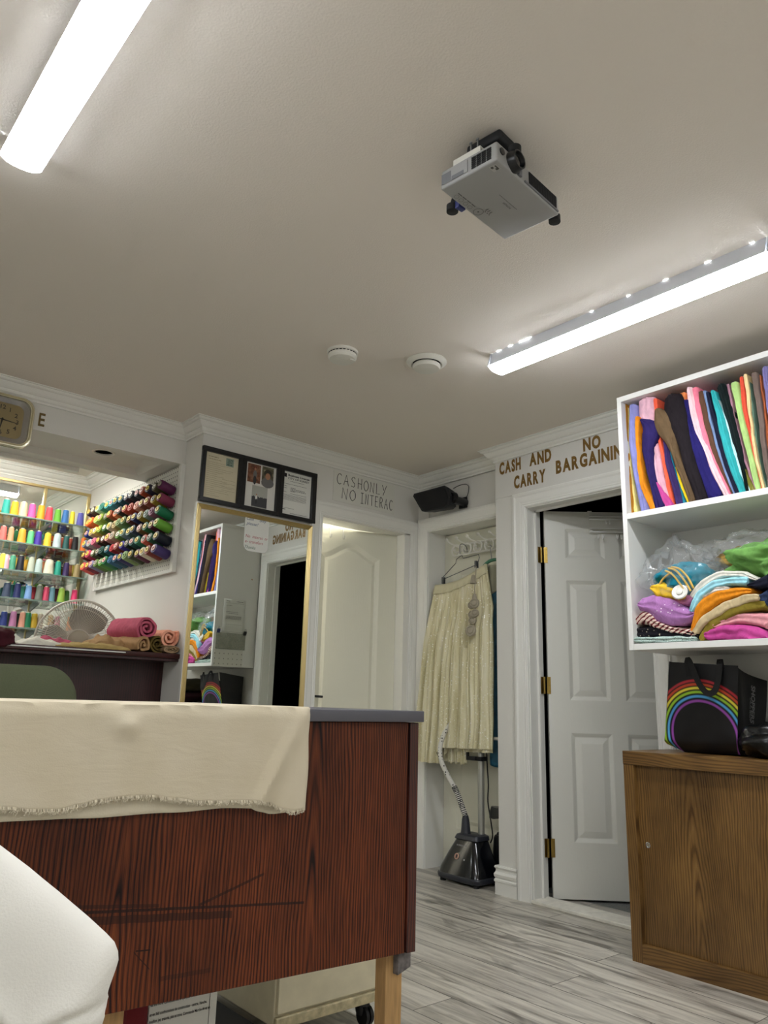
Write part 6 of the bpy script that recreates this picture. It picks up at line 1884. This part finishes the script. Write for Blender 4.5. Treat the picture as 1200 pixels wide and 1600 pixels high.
# ------------------------------------------------------------------ speaker in the corner
spk = thing('wall_speaker', 'black loudspeaker on a wall bracket high in the corner above the closet', 'speaker', (3.33, 3.38, 2.22))
XF = 3.262
pl = [(3.548, 2.292), (3.556, 2.276), (3.470, 2.160), (3.452, 2.154), (3.255, 2.143), (3.225, 2.158), (3.215, 2.215), (3.240, 2.275), (3.268, 2.292)]
mb = MB()
mb.loft([[(XF + 0.0, y, z) for y, z in pl], [(XF + 0.012, y, z) for y, z in pl], [(3.35, 3.40 + (y - 3.40) * 0.86, 2.225 + (z - 2.225) * 0.86) for y, z in pl]])
mb.build('cabinet', mat('speaker_black', '15161a', 0.55, bump=0.1, bump_scale=400), spk, angle=30)
mb = MB()
mb.loft([[(XF - 0.004, 3.385 + (y - 3.385) * 0.86, 2.222 + (z - 2.222) * 0.84) for y, z in pl], [(XF + 0.002, 3.385 + (y - 3.385) * 0.9, 2.222 + (z - 2.222) * 0.88) for y, z in pl]])
mb.build('grille', mat('speaker_grille', '101114', 0.8, bump=0.6, bump_scale=700), spk, angle=30)
mb = MB()
mb.cyl((3.30, 3.225, 2.20), (3.41, 3.225, 2.20), 0.026, seg=20)
mb.lathe([(0.0, 0.0), (0.030, 0.002), (0.036, 0.012), (0.036, 0.030), (0.028, 0.040)], (3.285, 3.232, 2.215), (1, 0, 0), 24)
mb.box(3.395, 3.409, 3.205, 3.27, 2.165, 2.235, 0.003)
mb.build('bracket', M_BLACKP, spk)
MB().tube([tuple(p) for p in catmull([(3.335, 3.26, 2.285), (3.36, 3.235, 2.305), (3.39, 3.205, 2.315), (3.40, 3.185, 2.295), (3.40, 3.19, 2.26), (3.395, 3.20, 2.23)], 20)], 0.0025, 6).build('cable', M_BLACKP, spk)
MB().tube([tuple(p) for p in catmull([(3.34, 3.40, 2.285), (3.37, 3.38, 2.305), (3.40, 3.35, 2.305), (3.405, 3.33, 2.28)], 14)], 0.002, 6).build('cable', M_BLACKP, spk)

# ------------------------------------------------------------------ over-door racks
def over_door(T, name, label, kind, slab_top, mm, loc):
    pass
M_WIRE = mat('white_wire', 'f2f2ee', 0.3)
hk = thing('over_door_hook_rack', 'white wire hook rack hooked over the top of the half-open door', 'hook rack', tuple(DT(0.45, 1.98, 0.02)))
mb = MB()
s0, s1 = 0.252, 0.66
for z in (2.006, 1.988, 1.936, 1.916):
    mb.tube([DT(s0, z, 0.020), DT(s1, z, 0.020)], 0.0036, 8)
mb.build('rail', M_WIRE, hk)
for s in (s0 + 0.008, s1 - 0.008):
    mb = MB()
    mb.obb(DT(s, 1.975, 0.004), hd * 0.011, hn * 0.001, (0, 0, 0.066))
    mb.obb(DT(s, 2.0405, -0.016), hd * 0.011, hn * 0.021, (0, 0, 0.001))
    mb.build('strap', M_WHITEP, hk, smooth=False)
for s in (0.295, 0.32, 0.40, 0.425, 0.505, 0.53, 0.61):
    mb = MB()
    mb.tube([tuple(p) for p in catmull([DT(s, 1.94, 0.024), DT(s, 1.900, 0.024), DT(s, 1.880, 0.028), DT(s, 1.872, 0.042), DT(s, 1.880, 0.056), DT(s, 1.892, 0.060)], 16)], 0.0034, 8)
    mb.build('hook', M_WIRE, hk)
for s in (0.345, 0.365, 0.455, 0.475, 0.565):
    MB().tube([tuple(p) for p in catmull([DT(s, 2.008, 0.024), DT(s, 1.980, 0.024), DT(s, 1.965, 0.028), DT(s, 1.960, 0.038), DT(s, 1.968, 0.048)], 12)], 0.0032, 8).build('hook', M_WIRE, hk)
for k, s in enumerate((0.180, 0.272)):
    T = lambda a, z, o: T1(W1 - a, z, o)
    o = MB().tube([tuple(p) for p in catmull([T(s, 2.030, -0.038), T(s, 2.034, -0.02), T(s, 2.034, -0.002), T(s, 2.02, 0.003), T(s, 1.985, 0.004), T(s, 1.965, 0.010), T(s, 1.963, 0.025), T(s, 1.98, 0.034)], 24)], 0.005, 8).build('over_door_hook', M_WHITEP)
    tag(o, ('left' if k == 0 else 'right') + ' one of two white hooks over the top of the ajar door', 'hook', 'hooks over the ajar door')

# ------------------------------------------------------------------ closet: coat rack, hangers, clothes
M_RACK = mat('rack_white', 'e6e4da', 0.35)
rk = thing('coat_rack', 'white coat rack of rings and ball hooks on the closet door', 'coat rack', (3.54, 3.2, 1.93))
for z in (1.962, 1.896):
    MB().tube([(3.515, 3.415, z), (3.515, 2.93, z)], 0.006, 10).build('rail', M_RACK, rk)
for y in (3.402, 3.306, 3.212, 3.116, 3.02):
    mb = MB()
    mb.tube([(3.510, y + 0.036 * math.cos(2 * PI * k / 28), 1.929 + 0.036 * math.sin(2 * PI * k / 28)) for k in range(28)], 0.0058, 8, closed=True)
    mb.build('ring', M_RACK, rk)
for y in (3.445, 3.355, 3.262, 3.166, 3.070, 2.98):
    mb = MB()
    P = catmull([(3.525, y - 0.055, 1.950), (3.505, y - 0.030, 1.966), (3.500, y + 0.005, 1.984), (3.500, y + 0.035, 2.010)], 12)
    mb.tube([tuple(p) for p in P], 0.0048, 8)
    hk_ = mb.build('hook', M_RACK, rk)
    MB().lathe([(0.0, -0.011), (0.008, -0.008), (0.011, 0.0), (0.008, 0.008), (0.0, 0.011)], P[-1], (-0.5, 0.3, 0.8), 16).build('ball', M_RACK, hk_)
    mb = MB()
    P = catmull([(3.525, y - 0.05, 1.925), (3.512, y - 0.045, 1.916), (3.500, y - 0.043, 1.920), (3.494, y - 0.043, 1.934)], 10)
    mb.tube([tuple(p) for p in P], 0.004, 8)
    mb.lathe([(0.0, -0.009), (0.0065, -0.0065), (0.009, 0.0), (0.0065, 0.0065), (0.0, 0.009)], P[-1], (0, 0, 1), 14)
    mb.build('hook', M_RACK, rk)
for y in (3.36, 2.99):
    MB().box(3.515, 3.552, y - 0.008, y + 0.008, 1.92, 1.94, 0.001).build('standoff', M_RACK, rk, smooth=False)
wh = thing('wire_clip_hanger', 'wire hanger with two clips holding the cream skirt', 'hanger', (3.44, 3.30, 1.86))
mb = MB()
mb.tube([tuple(p) for p in catmull([(3.49, 3.285, 1.90), (3.475, 3.275, 1.925), (3.455, 3.280, 1.945), (3.44, 3.296, 1.945), (3.437, 3.300, 1.925), (3.44, 3.300, 1.885), (3.44, 3.300, 1.868)], 20)], 0.0023, 6)
mb.tube([(3.44, 3.300, 1.868), (3.44, 3.332, 1.852), (3.44, 3.338, 1.828), (3.44, 3.455, 1.748), (3.44, 3.452, 1.728)], 0.0023, 6)
mb.tube([(3.44, 3.300, 1.868), (3.44, 3.283, 1.872), (3.44, 3.272, 1.852), (3.44, 3.142, 1.860), (3.44, 3.135, 1.842), (3.44, 3.150, 1.800)], 0.0023, 6)
mb.tube([(3.44, 3.455, 1.735), (3.44, 3.148, 1.800)], 0.0023, 6)
mb.build('wire_frame', mat('dark_wire', '5c5e60', 0.4, metal=0.7), wh)
for y, z in ((3.447, 1.727), (3.160, 1.800)):
    mb = MB()
    mb.obb((3.434, y, z), (0.003, 0, 0), (0, 0.0085, 0.001), (0, 0, 0.022), 0.001)
    mb.obb((3.447, y, z), (0.003, 0, 0), (0, 0.0085, 0.001), (0, 0, 0.022), 0.001)
    mb.tube([(3.434, y, z + 0.004), (3.447, y, z + 0.004)], 0.004, 8)
    mb.build('clip', mat('dark_wire', '5c5e60', 0.4, metal=0.7), wh)

def skirt_mat():
    w = NT('cream_lace', 0.75, 0.25)
    v = w.obj()
    s = w.sep(v)
    n = w.n('TexNoise', {'Vector': w.obj((10, 10, 1.2)), 'Scale': 3.0, 'Detail': 5.0}).outputs[0]
    vo = w.n('TexVoronoi', {'Vector': v, 'Scale': 34.0}, feature='DISTANCE_TO_EDGE')
    lace = w.math('LESS_THAN', vo.outputs[0], 0.05)
    c = w.ramp(n, [(0.3, 'cfc69c'), (0.55, 'e2dbb8'), (0.75, 'ebe5cc')])
    low = w.n('MapRange', {'Value': s[2], 1: 0.35, 2: -0.1, 3: 0.0, 4: 0.6}).outputs[0]
    c = w.mix(w.math('MULTIPLY', lace, low), c, 'e6e0c4')
    sq = w.n('TexVoronoi', {'Vector': v, 'Scale': 75.0})
    rn = w.sep(sq.outputs[1])[0]
    hit = w.math('MULTIPLY', w.math('LESS_THAN', sq.outputs[0], 0.30), w.math('GREATER_THAN', rn, 0.72))
    c = w.mix(hit, c, 'fbf8ec')
    w.color(c)
    w.t.links.new(w.math('MULTIPLY', hit, 0.6), w.b.inputs['Metallic'])
    w.t.links.new(w.math('SUBTRACT', 0.8, w.math('MULTIPLY', hit, 0.45)), w.b.inputs['Roughness'])
    fine = w.n('TexNoise', {'Vector': v, 'Scale': 160.0, 'Detail': 3.0}).outputs[0]
    w.bump(w.math('ADD', w.math('MULTIPLY', fine, 0.5), w.math('MULTIPLY', lace, 0.3)), 0.4, 0.004)
    return w.m
sk = thing('pleated_skirt', 'cream pleated lace skirt with sequins hanging from the clip hanger', 'skirt', (3.40, 3.30, 1.2))
M_SKIRT = skirt_mat()
def skirt_point(u, v, off=0.0):
    """u: 0 left .. 1 right across the front, v: 0 waist .. 1 hem"""
    yl = 3.500 + 0.045 * v ** 0.7 + 0.075 * v
    yr = 3.070 - 0.080 * min(1, v * 4) - 0.014 * v
    if v > 0.86: yr += 0.012 * (v - 0.86) / 0.14
    zt = 1.703 + 0.088 * u ** 1.6 - 0.016 * math.sin(PI * u)
    zb = 0.612 if u < 0.40 else 0.705 + 0.02 * (u - 0.4)
    if 0.36 < u < 0.42:
        t = (u - 0.36) / 0.06
        zb = 0.612 + (0.705 - 0.612) * t
    y = yl + (yr - yl) * u
    z = zt + (zb - zt) * v
    k = u * 58 + 1.6 * noise.noise(Vector((u * 5, v * 1.2, 2)))
    amp = 0.003 + 0.016 * min(1, v * 2.2) + 0.007 * v
    pl_ = math.sin(k * 2.0) * 0.6 + math.sin(k * 0.83 + 1.0) * 0.7 + 0.6 * noise.noise(Vector((u * 13, v * 1.4, 7)))
    if v < 0.055: amp = 0.0015
    x = 3.425 - 0.050 * min(1, v * 3) - 0.012 * v - 0.020 * math.sin(PI * u) * min(1, v * 2) - amp * pl_ + off
    if u < 0.4 and v > 0.3:
        x += 0.012 * (v - 0.3)
    y += 0.006 * math.sin(v * 9 + u * 20) * v
    return Vector((x, y, z))
mb = MB()
NU, NV = 150, 60
FRn = [[skirt_point(i / NU, (j / NV) ** 0.92) for j in range(NV + 1)] for i in range(NU + 1)]
BKn = [[Vector((min(3.475, skirt_point(i / NU, j / NV).x + 0.055 * math.sin(PI * (0.04 + 0.92 * i / NU)) + 0.004), skirt_point(i / NU, j / NV).y, skirt_point(i / NU, min(1.0, j / NV)).z + (0.012 if i / NU < 0.4 else -0.02) * (j / NV) ** 4)) for j in range(NV + 1)] for i in range(NU + 1)]
ringsV = []
for j in range(NV + 1):
    ringsV.append([FRn[i][j] for i in range(NU + 1)] + [BKn[i][j] for i in range(NU, -1, -1)])
mb.loft(ringsV, caps=False)
mb.build('skirt_body', M_SKIRT, sk, angle=180)
mb = MB()
mb.loft([[skirt_point(i / 60, v, -o) for i in range(61)] for v, o in ((0.0, 0.004), (0.012, 0.006), (0.05, 0.006), (0.055, 0.002))], caps=False, closed=False)
o = mb.build('waistband', mat('cream_band', 'd6cfae', 0.8, bump=0.2, bump_scale=90), sk, angle=180)
o.modifiers.new('solid', 'SOLIDIFY').thickness = 0.002
# second ruffle below the front piece
mb = MB()
mb.grid(lambda u, v: Vector((3.40 + 0.010 * math.sin(u * 40) + 0.006 * math.sin(u * 17), 3.36 - 0.155 * u, 0.72 - 0.10 * v + 0.006 * math.sin(u * 22) * v)), 60, 8)
o = mb.build('under_ruffle', M_SKIRT, sk, angle=180)
o.modifiers.new('solid', 'SOLIDIFY').thickness = 0.0015
# tassel cord with padded rosettes
M_ROS = mat('grey_beige_silk', 'a39a86', 0.7, bump=0.3, bump_scale=120)
cordP = [(3.345, 3.075, 1.765), (3.335, 3.070, 1.70), (3.325, 3.068, 1.62), (3.322, 3.062, 1.55), (3.320, 3.062, 1.45), (3.320, 3.070, 1.38)]
MB().tube([tuple(p) for p in catmull(cordP, 24)], 0.003, 6).build('tassel_cord', M_ROS, sk)
def rosette(c, r):
    mb = MB()
    mb.lathe([(0.0, -0.012), (r * 0.9, -0.010), (r, 0.0), (r * 0.88, 0.008), (r * 0.66, 0.010), (r * 0.6, 0.006), (r * 0.45, 0.012), (0.0, 0.014)], c, (-0.9, -0.35, 0.1), 24)
    mb.build('rosette', M_ROS, sk)
def bell(c, h, r):
    MB().lathe([(0.002, 0.0), (0.010, -0.006), (r * 0.7, -h * 0.6), (r, -h), (r * 0.8, -h * 1.02), (0.0, -h * 0.9)], c, (0, 0, 1), 18).build('bell', M_ROS, sk)
bell((3.330, 3.085, 1.715), 0.055, 0.022)
bell((3.325, 3.070, 1.600), 0.050, 0.020)
for c, r in (((3.310, 3.082, 1.528), 0.023), ((3.300, 3.048, 1.536), 0.031), ((3.308, 3.072, 1.472), 0.027), ((3.300, 3.044, 1.478), 0.025), ((3.302, 3.066, 1.436), 0.024), ((3.300, 3.078, 1.378), 0.035)):
    rosette(c, r)
gh = thing('green_hanger', 'green padded hanger with a dark hook right of the clip hanger', 'hanger', (3.46, 3.02, 1.84))
MB().tube([tuple(p) for p in catmull([(3.515, 3.085, 1.900), (3.50, 3.090, 1.915), (3.485, 3.088, 1.922), (3.478, 3.080, 1.910), (3.475, 3.072, 1.87), (3.470, 3.062, 1.822)], 18)], 0.002, 6).build('hook', M_STEEL, gh)
mb = MB()
mb.tube([tuple(p) for p in catmull([(3.455, 3.135, 1.765), (3.462, 3.10, 1.800), (3.470, 3.06, 1.818), (3.478, 3.00, 1.815), (3.48, 2.93, 1.79)], 18)], 0.010, 10)
mb.build('shoulder_bar', mat('green_plastic', '4c8468', 0.5), gh)
tk = thing('teal_tunic', 'teal sequinned tunic with a pale lining on the green hanger', 'tunic', (3.46, 3.0, 1.3))
M_TUNIC = mat('teal_silk', '125a74', 0.5, bump=0.3, bump_scale=90, var=0.2, var_scale=30)
mb = MB()
def tun(u, v):
    yl = 3.10 - 0.02 * v
    y = yl + (2.91 - yl) * u
    z = 1.80 - 1.17 * v - 0.02 * math.sin(PI * u)
    x = 3.46 + 0.012 * math.sin(u * 14 + v * 3) - 0.01 * math.sin(PI * v)
    return Vector((x, y, z))
mb.grid(tun, 30, 40)
o = mb.build('body', M_TUNIC, tk, angle=180)
md = o.modifiers.new('solid', 'SOLIDIFY'); md.thickness = 0.02; md.offset = 1
mb = MB()
mb.grid(lambda u, v: tun(0.02 + 0.75 * u * (1 - 0.25 * v), v * 0.21 * (1 - 0.45 * u)) + Vector((-0.012, 0, 0)), 12, 12)
o = mb.build('lining', mat('lining_grey', '9c9a84', 0.8), tk, angle=180)
o.modifiers.new('solid', 'SOLIDIFY').thickness = 0.002

# ------------------------------------------------------------------ garment steamer
st = thing('garment_steamer', 'black garment steamer with a white braided hose below the cream skirt', 'steamer', (3.38, 3.16, 0))
def foot(hx, hy, z, cx_, cy_, r=0.35, n=7):
    P = []
    for sx, sy, a0 in ((1, 1, 0), (-1, 1, 90), (-1, -1, 180), (1, -1, 270)):
        rx, ry = hx * r, hy * r
        for k in range(n):
            a = math.radians(a0 + 90 * k / (n - 1))
            P.append((cx_ + sx * (hx - rx) + rx * math.cos(a), cy_ + sy * (hy - ry) + ry * math.sin(a), z))
    return P
M_GLOSS = mat('gloss_black', '0a0c12', 0.12, coat=0.5)
mb = MB()
mb.loft([foot(0.105, 0.155, 0.046, 3.375, 3.165), foot(0.100, 0.148, 0.075, 3.378, 3.165), foot(0.078, 0.112, 0.155, 3.385, 3.160), foot(0.062, 0.082, 0.215, 3.392, 3.155), foot(0.055, 0.070, 0.232, 3.394, 3.153)])
sb = mb.build('body', M_GLOSS, st, angle=40)
mb = MB()
mb.loft([foot(0.092, 0.140, 0.012, 3.375, 3.165), foot(0.108, 0.158, 0.020, 3.375, 3.165), foot(0.112, 0.162, 0.038, 3.375, 3.165), foot(0.108, 0.158, 0.047, 3.375, 3.165)])
mb.build('base_skirt', M_CHAR, st, angle=40)
for x, y in ((3.30, 3.04), (3.30, 3.29), (3.45, 3.04), (3.45, 3.29)):
    MB().cyl((x, y, 0.0), (x, y, 0.016), 0.017, seg=14).build('foot', M_BLACKM, st)
mb = MB()
mb.loft([foot(0.060, 0.084, 0.222, 3.390, 3.155), foot(0.064, 0.088, 0.226, 3.390, 3.155), foot(0.060, 0.080, 0.246, 3.394, 3.153), foot(0.050, 0.066, 0.252, 3.396, 3.152)])
mb.build('collar', M_CHAR, st, angle=40)
NK = Vector((3.372, 3.185, 0.25))
MB().lathe([(0.030, -0.004), (0.026, 0.02), (0.021, 0.075), (0.016, 0.095), (0.0, 0.096)], NK, (0.0, 0.02, 1), 24).build('hose_socket', M_CHAR, st)
# front panel lettering and switch, on the face turned to the room
def sf(y, z): 
    t = (z - 0.075) / (0.215 - 0.075)
    return Vector((3.278 + (3.330 - 3.278) * t - 0.0015, y, z))
supv = (sf(3.16, 0.215) - sf(3.16, 0.075)).normalized()
mb = MB()
add_text(mb, 'ROWENTA', sf(3.205, 0.190), (0, -1, 0), supv, 0.009, 0.070, bold=0.01)
mb.build('brand_print', mat('silver_print', 'a8a8a8', 0.4), sb, smooth=False)
sn = Vector((0, -1, 0)).cross(supv).normalized()
MB().lathe([(0.0165, 0.0), (0.0165, 0.003), (0.013, 0.0035), (0.012, 0.001), (0.0, 0.001)], sf(3.185, 0.138), sn, 28).build('switch_ring', mat('copper_ring', 'c8a494', 0.3, metal=0.5), sb)
MB().obb(sf(3.185, 0.138) + sn * 0.002, Vector((0, 0.006, 0)), supv * 0.009, sn * 0.001).build('rocker', mat('dark_red_rocker', '2c1416', 0.4), sb, smooth=False)
MB().obb(sf(3.125, 0.128) + sn * 0.0008, Vector((0, 0.0035, 0)), supv * 0.003, sn * 0.0006).build('indicator', mat('indicator_white', 'e4e4e4', 0.4), sb, smooth=False)
pole_t = Vector((3.420, 3.135, 0.0))
MB().lathe([(0.019, 0.24), (0.019, 1.35), (0.014, 1.36)], (3.428, 3.118, 0), (0, 0, 1), 20).build('pole', mat('brushed_pole', 'b0b0a8', 0.35, metal=0.6), st)
mb = MB()
mb.box(3.402, 3.452, 3.094, 3.142, 0.645, 0.668, 0.002)
mb.box(3.395, 3.407, 3.135, 3.205, 0.645, 0.668, 0.002)
mb.box(3.395, 3.407, 3.190, 3.205, 0.66, 0.735, 0.002)
mb.build('cord_hook', M_BLACKM, st)
HP = catmull([(3.372, 3.186, 0.340), (3.366, 3.205, 0.385), (3.352, 3.240, 0.470), (3.338, 3.290, 0.545), (3.326, 3.330, 0.615), (3.322, 3.346, 0.675), (3.326, 3.345, 0.725), (3.345, 3.325, 0.80), (3.40, 3.28, 0.90)], 70)
def hose_mat():
    w = NT('braided_hose', 0.7)
    s = w.sep(w.obj())
    vo = w.n('TexVoronoi', {'Vector': w.obj((1, 1, 0.9)), 'Scale': 66.0, 'Randomness': 0.2})
    w.color(w.mix(w.math('LESS_THAN', vo.outputs[0], 0.26), 'd8d6cc', '141414'))
    return w.m
MB().tube([tuple(p) for p in HP], 0.0145, 12).build('hose', hose_mat(), st)
mb = MB()
for k in range(20):
    t = k / 19 * 0.27
    i = t * 70
    p = Vector(HP[int(i)]).lerp(Vector(HP[min(70, int(i) + 1)]), i - int(i))
    d = (Vector(HP[int(i) + 1]) - Vector(HP[int(i)])).normalized()
    mb.lathe([(0.0148, -0.0022), (0.0175, 0.0), (0.0148, 0.0022)], p, d, 14, caps=False)
mb.build('hose_spring', M_BLACKM, st)
# second appliance behind the wall edge
sv = thing('black_appliance', 'black box-shaped appliance on the floor right of the steamer', 'appliance', (3.47, 3.01, 0))
mb = MB()
mb.loft([foot(0.040, 0.095, 0.0, 3.505, 2.985), foot(0.040, 0.095, 0.10, 3.505, 2.985), foot(0.036, 0.088, 0.235, 3.505, 2.985), foot(0.030, 0.080, 0.252, 3.505, 2.985)])
mb.build('body', M_BLACKP, sv, angle=40)
mb = MB()
mb.loft([foot(0.028, 0.072, 0.253, 3.505, 2.985), foot(0.024, 0.066, 0.266, 3.505, 2.985)])
mb.build('lid', M_BLACKM, sv, angle=40)
ir = thing('steam_iron', 'black iron hanging by its cord behind the wall edge above the appliance', 'iron', (3.46, 2.96, 0.40))
mb = MB()
SOL = [(3.075, 0.0), (3.055, 0.030), (3.01, 0.048), (2.90, 0.052), (2.90, -0.052), (3.01, -0.048), (3.055, -0.030)]
mb.loft([[(3.455 + b, a, 0.345 + 0.02 * (a < 2.95)) for a, b in SOL], [(3.455 + b, a, 0.375 + 0.02 * (a < 2.95)) for a, b in SOL], [(3.455 + b * 0.8, a - 0.01, 0.405) for a, b in SOL]])
mb.build('body', M_BLACKP, ir)
MB().tube([tuple(p) for p in catmull([(3.455, 2.985, 0.40), (3.455, 2.975, 0.455), (3.455, 2.94, 0.465), (3.455, 2.90, 0.45)], 14)], 0.013, 10).build('handle', M_BLACKP, ir)
MB().tube([tuple(p) for p in catmull([(3.455, 2.965, 0.46), (3.45, 2.968, 0.54), (3.452, 2.985, 0.64), (3.455, 3.000, 0.74), (3.46, 3.005, 0.86)], 20)], 0.004, 6).build('cord', M_BLACKP, ir)
MB().tube([tuple(p) for p in catmull([(3.455, 2.945, 0.46), (3.45, 2.955, 0.55), (3.452, 2.972, 0.66), (3.455, 2.985, 0.76), (3.46, 2.99, 0.86)], 20)], 0.004, 6).build('cord', M_BLACKP, ir)
MB().tube([tuple(p) for p in catmull([(3.437, 3.088, 0.86), (3.436, 3.082, 0.72), (3.436, 3.078, 0.62), (3.436, 3.070, 0.52), (3.44, 3.078, 0.43), (3.445, 3.062, 0.33), (3.452, 3.055, 0.25), (3.45, 3.07, 0.21)], 30)], 0.004, 6).build('power_cord', M_BLACKP, st)
MB().lathe([(0.007, 0), (0.009, 0.004), (0.009, 0.05), (0.006, 0.055)], (3.405, 3.01, 0.775), (0, -1, 0.0), 12).build('steam_head_handle', M_WHITEP, st)
